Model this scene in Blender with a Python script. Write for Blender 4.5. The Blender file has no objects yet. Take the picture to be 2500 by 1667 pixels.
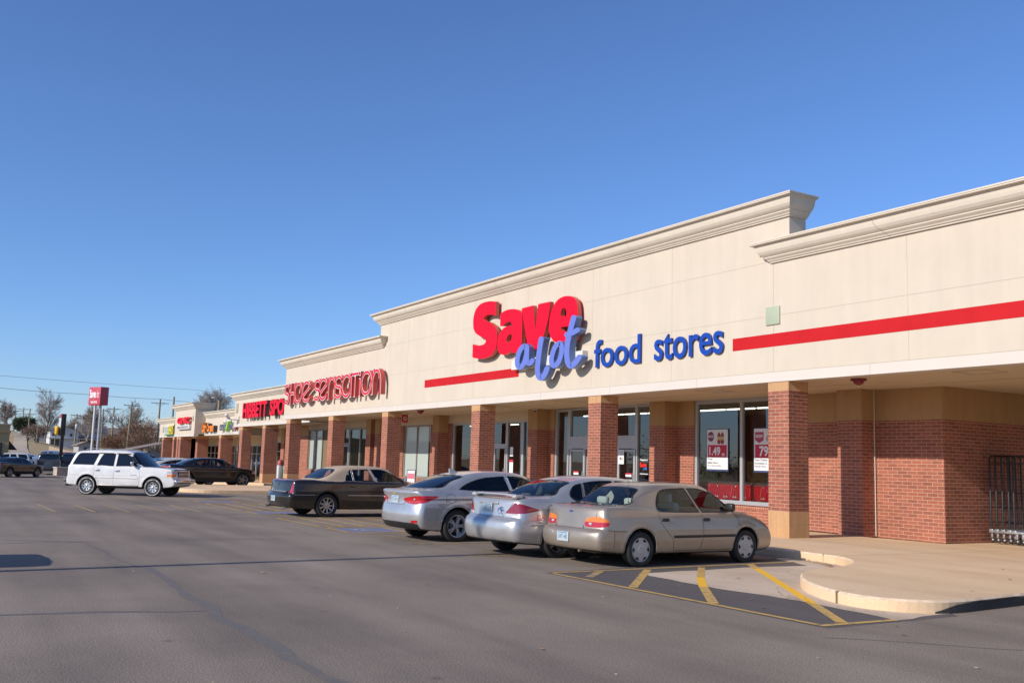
import bpy, math, random
import numpy as np
from mathutils import Vector, Matrix
from mathutils.geometry import tessellate_polygon

# ------------------------------------------------------------------ camera, sky, sun, exposure
SC = bpy.context.scene
CAM = dict(f=2383.85, yaw=30.5573, pitch=7.1653, roll=1.7266, loc=(15.4397, -16.2570, 1.5621))
def make_camera():
    ya, pi_, ro = [math.radians(CAM[k]) for k in ('yaw', 'pitch', 'roll')]
    w = Vector((-math.cos(ya)*math.cos(pi_), math.sin(ya)*math.cos(pi_), math.sin(pi_)))
    r = w.cross(Vector((0, 0, 1))).normalized(); u = r.cross(w)
    c, s = math.cos(ro), math.sin(ro)
    r2 = c*r + s*u; u2 = -s*r + c*u
    cd = bpy.data.cameras.new('camera'); cd.sensor_width = 36; cd.lens = CAM['f']/2500*36
    cd.clip_start = .1; cd.clip_end = 6000
    o = bpy.data.objects.new('camera', cd); SC.collection.objects.link(o)
    m = Matrix((r2, u2, -w)).transposed().to_4x4(); m.translation = CAM['loc']; o.matrix_world = m
    SC.camera = o
make_camera()
SUN_T, SUN_S = 0.085, 0.516          # to-sun = (T, -1, S)
tosun = Vector((SUN_T, -1, SUN_S)).normalized()
SUN_EL = math.asin(tosun.z)
def make_light():
    w = bpy.data.worlds.new('World'); SC.world = w; w.use_nodes = True
    nt = w.node_tree; bg = nt.nodes['Background']
    sk = nt.nodes.new('ShaderNodeTexSky'); sk.sky_type = 'NISHITA'; sk.sun_disc = False
    sk.sun_elevation = SUN_EL
    sk.sun_rotation = math.atan2(tosun.x, tosun.y)      # clockwise from +Y
    sk.altitude = 350; sk.air_density = 1.0; sk.dust_density = 0.3; sk.ozone_density = 8
    vm = nt.nodes.new('ShaderNodeVectorMath'); vm.operation = 'MULTIPLY'; vm.inputs[1].default_value = (1.05, 1.0, 1.07)
    nt.links.new(sk.outputs[0], vm.inputs[0]); nt.links.new(vm.outputs[0], bg.inputs[0]); bg.inputs[1].default_value = 0.15
    ld = bpy.data.lights.new('sun', 'SUN'); ld.energy = 4.9; ld.angle = math.radians(.53); ld.color = (1, .935, .85)
    lo = bpy.data.objects.new('sun', ld); SC.collection.objects.link(lo)
    lo.rotation_euler = tosun.to_track_quat('Z', 'Y').to_euler()
make_light()
SC.view_settings.view_transform = 'Standard'; SC.view_settings.look = 'None'
SC.view_settings.exposure = 0; SC.view_settings.gamma = 1
SC.cycles.max_bounces = 8; SC.cycles.transparent_max_bounces = 12
SC.cycles.use_denoising = True

# ------------------------------------------------------------------ helpers
R = math.radians
rnd = random.Random(7)
COL = SC.collection
def S(r, g, b):
    f = lambda v: (v/255/12.92 if v/255 <= .04045 else ((v/255+.055)/1.055)**2.4)
    return (f(r), f(g), f(b), 1)
MATS = {}
ALB = .86     # overall albedo level
def _new(name):
    m = bpy.data.materials.new(name); m.use_nodes = True; nt = m.node_tree
    return m, nt, nt.nodes['Principled BSDF']
def N(nt, t, **kw):
    n = nt.nodes.new(t)
    for k, v in kw.items():
        if k.startswith('i_'):
            n.inputs[k[2:].replace('_', ' ')].default_value = v
        else: setattr(n, k, v)
    return n
def mat(name, col, rough=.6, metal=0, var=0, vscale=3, bump=0, bscale=40, coat=0, spec=.5, emit=None, es=1, stretch=None, speck=0, uv=False):
    if name in MATS: return MATS[name]
    m, nt, b = _new(name)
    if len(col) == 3: col = (*col, 1)
    if not emit: col = (col[0]*ALB, col[1]*ALB, col[2]*ALB, 1)
    b.inputs['Base Color'].default_value = col; b.inputs['Roughness'].default_value = rough
    b.inputs['Metallic'].default_value = metal; b.inputs['Coat Weight'].default_value = coat
    b.inputs['Specular IOR Level'].default_value = spec
    tc = N(nt, 'ShaderNodeTexCoord'); src = tc.outputs['UV' if uv else 'Object']
    if stretch:
        mp = N(nt, 'ShaderNodeMapping'); mp.inputs['Scale'].default_value = stretch
        nt.links.new(src, mp.inputs[0]); src = mp.outputs[0]
    out = None
    if var:
        no = N(nt, 'ShaderNodeTexNoise', i_Scale=vscale, i_Detail=6.0, i_Roughness=.6); nt.links.new(src, no.inputs['Vector'])
        mr = N(nt, 'ShaderNodeMapRange'); mr.inputs[1].default_value = .3; mr.inputs[2].default_value = .7
        mr.inputs[3].default_value = 1-var; mr.inputs[4].default_value = 1+var*.7
        nt.links.new(no.outputs[0], mr.inputs[0])
        mx = N(nt, 'ShaderNodeVectorMath', operation='SCALE'); mx.inputs[0].default_value = col[:3]
        nt.links.new(mr.outputs[0], mx.inputs['Scale']); nt.links.new(mx.outputs[0], b.inputs['Base Color']); out = mx.outputs[0]
    if speck and out is not None:
        n2 = N(nt, 'ShaderNodeTexNoise', i_Scale=55.0, i_Detail=3.0); nt.links.new(src, n2.inputs['Vector'])
        m2 = N(nt, 'ShaderNodeMapRange'); m2.inputs[1].default_value = .35; m2.inputs[2].default_value = .65
        m2.inputs[3].default_value = 1-speck; m2.inputs[4].default_value = 1+speck
        nt.links.new(n2.outputs[0], m2.inputs[0])
        mx2 = N(nt, 'ShaderNodeVectorMath', operation='SCALE'); nt.links.new(out, mx2.inputs[0]); nt.links.new(m2.outputs[0], mx2.inputs['Scale'])
        nt.links.new(mx2.outputs[0], b.inputs['Base Color'])
    if bump:
        nb = N(nt, 'ShaderNodeTexNoise', i_Scale=bscale, i_Detail=4.0); nt.links.new(src, nb.inputs['Vector'])
        bp = N(nt, 'ShaderNodeBump', i_Strength=bump, i_Distance=.02); nt.links.new(nb.outputs[0], bp.inputs['Height'])
        nt.links.new(bp.outputs[0], b.inputs['Normal'])
    if emit:
        b.inputs['Emission Color'].default_value = (*emit[:3], 1); b.inputs['Emission Strength'].default_value = es
    MATS[name] = m; return m
def brick_mat(name, c1, c2, mortar, bw=.262, bh=.0803, ms=.0052, off=.5, dirty=.12):
    if name in MATS: return MATS[name]
    m, nt, b = _new(name); c1, c2, mortar = [tuple(q*ALB for q in c[:3])+(1,) for c in (c1, c2, mortar)]
    tc = N(nt, 'ShaderNodeTexCoord'); br = N(nt, 'ShaderNodeTexBrick')
    br.offset = off; br.offset_frequency = 2; br.squash = 1
    br.inputs['Scale'].default_value = 1; br.inputs['Brick Width'].default_value = bw; br.inputs['Row Height'].default_value = bh
    br.inputs['Mortar Size'].default_value = ms; br.inputs['Mortar Smooth'].default_value = .15; br.inputs['Bias'].default_value = -.1
    br.inputs['Color1'].default_value = c1; br.inputs['Color2'].default_value = c2; br.inputs['Mortar'].default_value = mortar
    nt.links.new(tc.outputs['UV'], br.inputs['Vector'])
    no = N(nt, 'ShaderNodeTexNoise', i_Scale=1.3, i_Detail=5.0); nt.links.new(tc.outputs['Object'], no.inputs['Vector'])
    mr = N(nt, 'ShaderNodeMapRange'); mr.inputs[1].default_value = .3; mr.inputs[2].default_value = .7; mr.inputs[3].default_value = 1-dirty; mr.inputs[4].default_value = 1+dirty
    nt.links.new(no.outputs[0], mr.inputs[0])
    mx = N(nt, 'ShaderNodeVectorMath', operation='SCALE'); nt.links.new(br.outputs['Color'], mx.inputs[0]); nt.links.new(mr.outputs[0], mx.inputs['Scale'])
    nt.links.new(mx.outputs[0], b.inputs['Base Color']); b.inputs['Roughness'].default_value = .8
    bp = N(nt, 'ShaderNodeBump', i_Strength=.6, i_Distance=.006); bp.invert = True
    nt.links.new(br.outputs['Fac'], bp.inputs['Height']); nt.links.new(bp.outputs[0], b.inputs['Normal'])
    MATS[name] = m; return m
def stucco_mat(name, col, streak=.10):
    col = tuple(q*ALB for q in col); m, nt, b = _new(name); tc = N(nt, 'ShaderNodeTexCoord'); src = tc.outputs['Object']
    def noise(scale, st, det=5.0):
        mp = N(nt, 'ShaderNodeMapping'); mp.inputs['Scale'].default_value = st; nt.links.new(src, mp.inputs[0])
        n = N(nt, 'ShaderNodeTexNoise', i_Scale=scale, i_Detail=det, i_Roughness=.6); nt.links.new(mp.outputs[0], n.inputs[0]); return n.outputs[0]
    a, c = noise(.8, (1, 1, 1)), noise(1.6, (2.2, 2.2, .22)); g = noise(70, (1, 1, 1), 2.0)
    def rng(x, lo, hi):
        r = N(nt, 'ShaderNodeMapRange'); r.inputs[1].default_value = .3; r.inputs[2].default_value = .7; r.inputs[3].default_value = lo; r.inputs[4].default_value = hi; nt.links.new(x, r.inputs[0]); return r.outputs[0]
    def mul(x, y): q = N(nt, 'ShaderNodeMath', operation='MULTIPLY'); nt.links.new(x, q.inputs[0]); nt.links.new(y, q.inputs[1]); return q.outputs[0]
    f = mul(mul(rng(a, .955, 1.03), rng(c, 1-streak, 1.02)), rng(g, .965, 1.03))
    mx = N(nt, 'ShaderNodeVectorMath', operation='SCALE'); mx.inputs[0].default_value = col; nt.links.new(f, mx.inputs['Scale']); nt.links.new(mx.outputs[0], b.inputs['Base Color'])
    b.inputs['Roughness'].default_value = .85; bp = N(nt, 'ShaderNodeBump', i_Strength=.25, i_Distance=.01); nt.links.new(g, bp.inputs['Height']); nt.links.new(bp.outputs[0], b.inputs['Normal'])
    MATS[name] = m; return m
def glass_mat(name, tint=(.6, .65, .62), refl=1.0, rough=.0, ior=1.5, see=.75):
    if name in MATS: return MATS[name]
    m = bpy.data.materials.new(name); m.use_nodes = True; nt = m.node_tree; nt.nodes.clear()
    out = N(nt, 'ShaderNodeOutputMaterial'); tr = N(nt, 'ShaderNodeBsdfTransparent'); tr.inputs[0].default_value = (*[t*see for t in tint], 1)
    gl = N(nt, 'ShaderNodeBsdfGlossy'); gl.inputs['Roughness'].default_value = rough; gl.inputs[0].default_value = (refl, refl, refl, 1)
    fr = N(nt, 'ShaderNodeFresnel'); fr.inputs[0].default_value = ior
    no = N(nt, 'ShaderNodeTexNoise', i_Scale=.9, i_Detail=1.0); tc = N(nt, 'ShaderNodeTexCoord'); nt.links.new(tc.outputs['Object'], no.inputs[0])
    bp = N(nt, 'ShaderNodeBump', i_Strength=.05, i_Distance=.05); nt.links.new(no.outputs[0], bp.inputs['Height'])
    nt.links.new(bp.outputs[0], gl.inputs['Normal'])
    mx = N(nt, 'ShaderNodeMixShader'); nt.links.new(fr.outputs[0], mx.inputs[0]); nt.links.new(tr.outputs[0], mx.inputs[1]); nt.links.new(gl.outputs[0], mx.inputs[2])
    nt.links.new(mx.outputs[0], out.inputs[0]); MATS[name] = m; return m

class MB:
    """collects polygons and links them as one mesh object"""
    def __init__(s): s.v = []; s.f = []; s.m = []; s.sm = []
    def add(s, verts, faces, mi=0, sm=False):
        o = len(s.v); s.v += [tuple(map(float, p)) for p in verts]
        for f in faces: s.f.append(tuple(o+i for i in f)); s.m.append(mi); s.sm.append(sm)
        return s
    def box(s, x0, x1, y0, y1, z0, z1, mi=0, M=None):
        v = [(x, y, z) for z in (z0, z1) for y in (y0, y1) for x in (x0, x1)]
        if M is not None: v = [tuple(M @ Vector(p)) for p in v]
        return s.add(v, [(0, 2, 3, 1), (4, 5, 7, 6), (0, 1, 5, 4), (2, 6, 7, 3), (0, 4, 6, 2), (1, 3, 7, 5)], mi)
    def bbox(s, cx, cy, cz, sx, sy, sz, b=.02, mi=0, M=None, seg=2):
        """box with rounded edges (super-ellipsoid grid)"""
        n = 4+2*seg; vs = []; fs = []
        def ax(h):
            h = max(h, 1e-5); bb = min(b, h*.95); t = [-h]+[-h+bb*(1-math.cos(math.pi/2*k/seg)) for k in range(1, seg+1)]
            return t+[-q for q in t[::-1]]
        X, Y, Z = ax(sx/2), ax(sy/2), ax(sz/2); K = len(X); idx = {}
        def pt(i, j, k):
            if (i, j, k) in idx: return idx[i, j, k]
            p = Vector((X[i], Y[j], Z[k])); bb = min(b, sx/2*.95, sy/2*.95, sz/2*.95)
            c = Vector((max(-sx/2+bb, min(sx/2-bb, p.x)), max(-sy/2+bb, min(sy/2-bb, p.y)), max(-sz/2+bb, min(sz/2-bb, p.z))))
            d = p-c
            if d.length > 1e-9: p = c+d.normalized()*bb
            p = p+Vector((cx, cy, cz))
            if M is not None: p = M @ p
            idx[i, j, k] = len(vs); vs.append(tuple(p)); return idx[i, j, k]
        L = K-1
        for a in range(L):
            for c in range(L):
                fs += [(pt(a, c, 0), pt(a, c+1, 0), pt(a+1, c+1, 0), pt(a+1, c, 0)), (pt(a, c, L), pt(a+1, c, L), pt(a+1, c+1, L), pt(a, c+1, L)),
                       (pt(a, 0, c), pt(a+1, 0, c), pt(a+1, 0, c+1), pt(a, 0, c+1)), (pt(a, L, c), pt(a, L, c+1), pt(a+1, L, c+1), pt(a+1, L, c)),
                       (pt(0, a, c), pt(0, a, c+1), pt(0, a+1, c+1), pt(0, a+1, c)), (pt(L, a, c), pt(L, a+1, c), pt(L, a+1, c+1), pt(L, a, c+1))]
        return s.add(vs, fs, mi, True)
    def prism(s, loops, fn, lo, hi, mi=0, side=None, back=True, smside=False):
        """loops: outer + holes (2d); fn(u, v, w) -> 3d"""
        side = mi if side is None else side
        tri = tessellate_polygon([[Vector((p[0], p[1], 0)) for p in L] for L in loops])
        flat = [p for L in loops for p in L]
        a = [fn(p[0], p[1], lo) for p in flat]; b = [fn(p[0], p[1], hi) for p in flat]
        s.add(a, [tuple(t) for t in tri], mi)
        if back: s.add(b, [tuple(t)[::-1] for t in tri], mi)
        for L in loops:
            n = len(L); A = [fn(p[0], p[1], lo) for p in L]; B = [fn(p[0], p[1], hi) for p in L]
            s.add(A+B, [(i, (i+1) % n, n+(i+1) % n, n+i) for i in range(n)], side, smside)
        return s
    def tube(s, pts, r, n=8, mi=0, closed=False, cap=True, sm=True):
        P = [Vector(p) for p in pts]; K = len(P); rs = r if hasattr(r, '__len__') else [r]*K; rings = []; up = None
        for i in range(K):
            t = (P[(i+1) % K]-P[i-1]) if closed else (P[min(i+1, K-1)]-P[max(i-1, 0)])
            t.normalize()
            if up is None or abs(up.dot(t)) > .999:
                up = Vector((0, 0, 1)) if abs(t.z) < .9 else Vector((1, 0, 0))
            a = (up-t*up.dot(t)).normalized(); up = a; b = t.cross(a)
            rings.append([P[i]+(a*math.cos(2*math.pi*k/n)+b*math.sin(2*math.pi*k/n))*rs[i] for k in range(n)])
        v = [p for ring in rings for p in ring]; f = []
        for i in range(K if closed else K-1):
            j = (i+1) % K
            for k in range(n): f.append((i*n+k, i*n+(k+1) % n, j*n+(k+1) % n, j*n+k))
        s.add(v, f, mi, sm)
        if cap and not closed:
            s.add(rings[0], [tuple(range(n))[::-1]], mi); s.add(rings[-1], [tuple(range(n))], mi)
        return s
    def lathe(s, prof, n=24, mi=0, M=None, sm=True, ang=2*math.pi):
        """prof: (r, h) around local Z"""
        v = []; f = []; K = len(prof); full = ang > 6.28; nn = n if full else n+1
        for j in range(nn):
            a = ang*j/n
            for r_, h in prof:
                p = Vector((r_*math.cos(a), r_*math.sin(a), h)); v.append(tuple(M @ p if M is not None else p))
        for j in range(n):
            q = (j+1) % nn
            for i in range(K-1): f.append((j*K+i, q*K+i, q*K+i+1, j*K+i+1))
        return s.add(v, f, mi, sm)
    def ribbon(s, L, Rr, closed, fn, lo, hi, mi=0, side=1, back=True):
        n = len(L); m = n if closed else n-1
        A = [fn(p[0], p[1], lo) for p in L]+[fn(p[0], p[1], lo) for p in Rr]+[fn(p[0], p[1], hi) for p in L]+[fn(p[0], p[1], hi) for p in Rr]
        fr = []; sd = []
        for i in range(m):
            j = (i+1) % n; fr.append((i, j, n+j, n+i)); sd += [(i, 2*n+i, 2*n+j, j), (n+i, n+j, 3*n+j, 3*n+i)]
        s.add(A, fr, mi); s.add(A, sd, side)
        if not closed: s.add(A, [(0, n, 3*n, 2*n), (n-1, 3*n-1, 4*n-1, 2*n-1)], side)
        return s
    def cap(s, P, fn, lo, hi, mi=0, side=1):
        n = len(P); s.add([fn(p[0], p[1], lo) for p in P], [tuple(range(n))], mi)
        return s.add([fn(p[0], p[1], lo) for p in P]+[fn(p[0], p[1], hi) for p in P], [(i, i+1, n+i+1, n+i) for i in range(n-1)], side)
    def sheet(s, poly, z, mi=0):
        tri = tessellate_polygon([[Vector((p[0], p[1], 0)) for p in poly]])
        fs = []
        for t in tri:
            a, b, c = [poly[i] for i in t]
            fs.append(tuple(t) if (b[0]-a[0])*(c[1]-a[1])-(b[1]-a[1])*(c[0]-a[0]) > 0 else tuple(t)[::-1])
        return s.add([(p[0], p[1], z if not callable(z) else z(p[0], p[1])) for p in poly], fs, mi)
    def build(s, name, mats, parent=None, label=None, cat=None, group=None, kind=None, M=None, uv=True):
        me = bpy.data.meshes.new(name); v = s.v
        if M is not None: v = [tuple(M @ Vector(p)) for p in v]
        me.from_pydata(v, [], s.f)
        if not isinstance(mats, (list, tuple)): mats = [mats]
        for m in mats: me.materials.append(m)
        me.polygons.foreach_set('material_index', s.m); me.polygons.foreach_set('use_smooth', s.sm)
        me.update()
        if uv: box_uv(me)
        o = bpy.data.objects.new(name, me); COL.objects.link(o)
        if parent: o.parent = parent
        tag(o, label, cat, group, kind); return o
def box_uv(me):
    nl = len(me.loops); npol = len(me.polygons)
    if not nl: return
    vi = np.empty(nl, int); me.loops.foreach_get('vertex_index', vi)
    co = np.empty(len(me.vertices)*3); me.vertices.foreach_get('co', co); co = co.reshape(-1, 3)
    nr = np.empty(npol*3); me.polygons.foreach_get('normal', nr); nr = np.abs(nr.reshape(-1, 3))
    lt = np.empty(npol, int); me.polygons.foreach_get('loop_total', lt)
    ln = np.repeat(nr, lt, axis=0); p = co[vi]
    uvl = np.where((ln[:, 2:3] >= ln[:, 0:1]) & (ln[:, 2:3] >= ln[:, 1:2]), p[:, [0, 1]],
                   np.where(ln[:, 0:1] > ln[:, 1:2], p[:, [1, 2]], p[:, [0, 2]]))
    u = me.uv_layers.new(name='uv'); u.data.foreach_set('uv', uvl.astype(np.float32).ravel())
def tag(o, label=None, cat=None, group=None, kind=None):
    if label: o['label'] = label
    if cat: o['category'] = cat
    if group: o['group'] = group
    if kind: o['kind'] = kind
    return o
def empty(name, loc=(0, 0, 0), rz=0, label=None, cat=None, group=None, parent=None):
    o = bpy.data.objects.new(name, None); o.empty_display_size = .2; COL.objects.link(o)
    o.location = loc; o.rotation_euler = (0, 0, rz)
    if parent: o.parent = parent
    return tag(o, label, cat, group)
def copy_tree(o, parent=None):
    c = o.copy(); COL.objects.link(c)
    if parent is not None: c.parent = parent
    for ch in list(o.children): copy_tree(ch, c)
    return c
def ss(a, b, x):
    t = min(1, max(0, (x-a)/(b-a))); return t*t*(3-2*t)
def text_loops_mesh(txt, size=1, bold=.0, shear=0, spacing=1):
    cu = bpy.data.curves.new('t', 'FONT'); cu.body = txt; cu.size = size; cu.offset = bold; cu.shear = shear; cu.space_character = spacing
    cu.resolution_u = 4; cu.fill_mode = 'FRONT'
    o = bpy.data.objects.new('t', cu); COL.objects.link(o)
    dg = bpy.context.evaluated_depsgraph_get(); dg.update()
    me = bpy.data.meshes.new_from_object(o.evaluated_get(dg)); bpy.data.objects.remove(o)
    v = np.array([p.co[:2] for p in me.vertices]) if len(me.vertices) else np.zeros((0, 2))
    f = [tuple(p.vertices) for p in me.polygons]
    # border edges
    cnt = {}
    for q in f:
        for i in range(len(q)):
            e = (q[i], q[(i+1) % len(q)]); k = tuple(sorted(e)); cnt.setdefault(k, []).append(e)
    be = [e[0] for e in cnt.values() if len(e) == 1]
    bpy.data.meshes.remove(me)
    return v, f, be
def text_mb(mb, txt, fn, w=None, h=None, depth=0, bold=0, mi=0, side=None, shear=0, size=1, spacing=1):
    """text scaled into box w x h (origin lower left) ; fn(u,v,d)->3d"""
    v, f, be = text_loops_mesh(txt, size, bold, shear, spacing)
    if not len(v): return
    lo = v.min(0); hi = v.max(0); sc = hi-lo
    sx = w/sc[0] if w else (h/sc[1] if h else 1); sy = h/sc[1] if h else sx
    p = (v-lo)*[sx, sy]
    mb.add([fn(a, b, depth) for a, b in p], f, mi)
    if depth and side is not None:
        n = len(p); mb.add([fn(a, b, depth) for a, b in p]+[fn(a, b, 0) for a, b in p], [(e[0], e[1], n+e[1], n+e[0]) for e in be], side)
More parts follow.
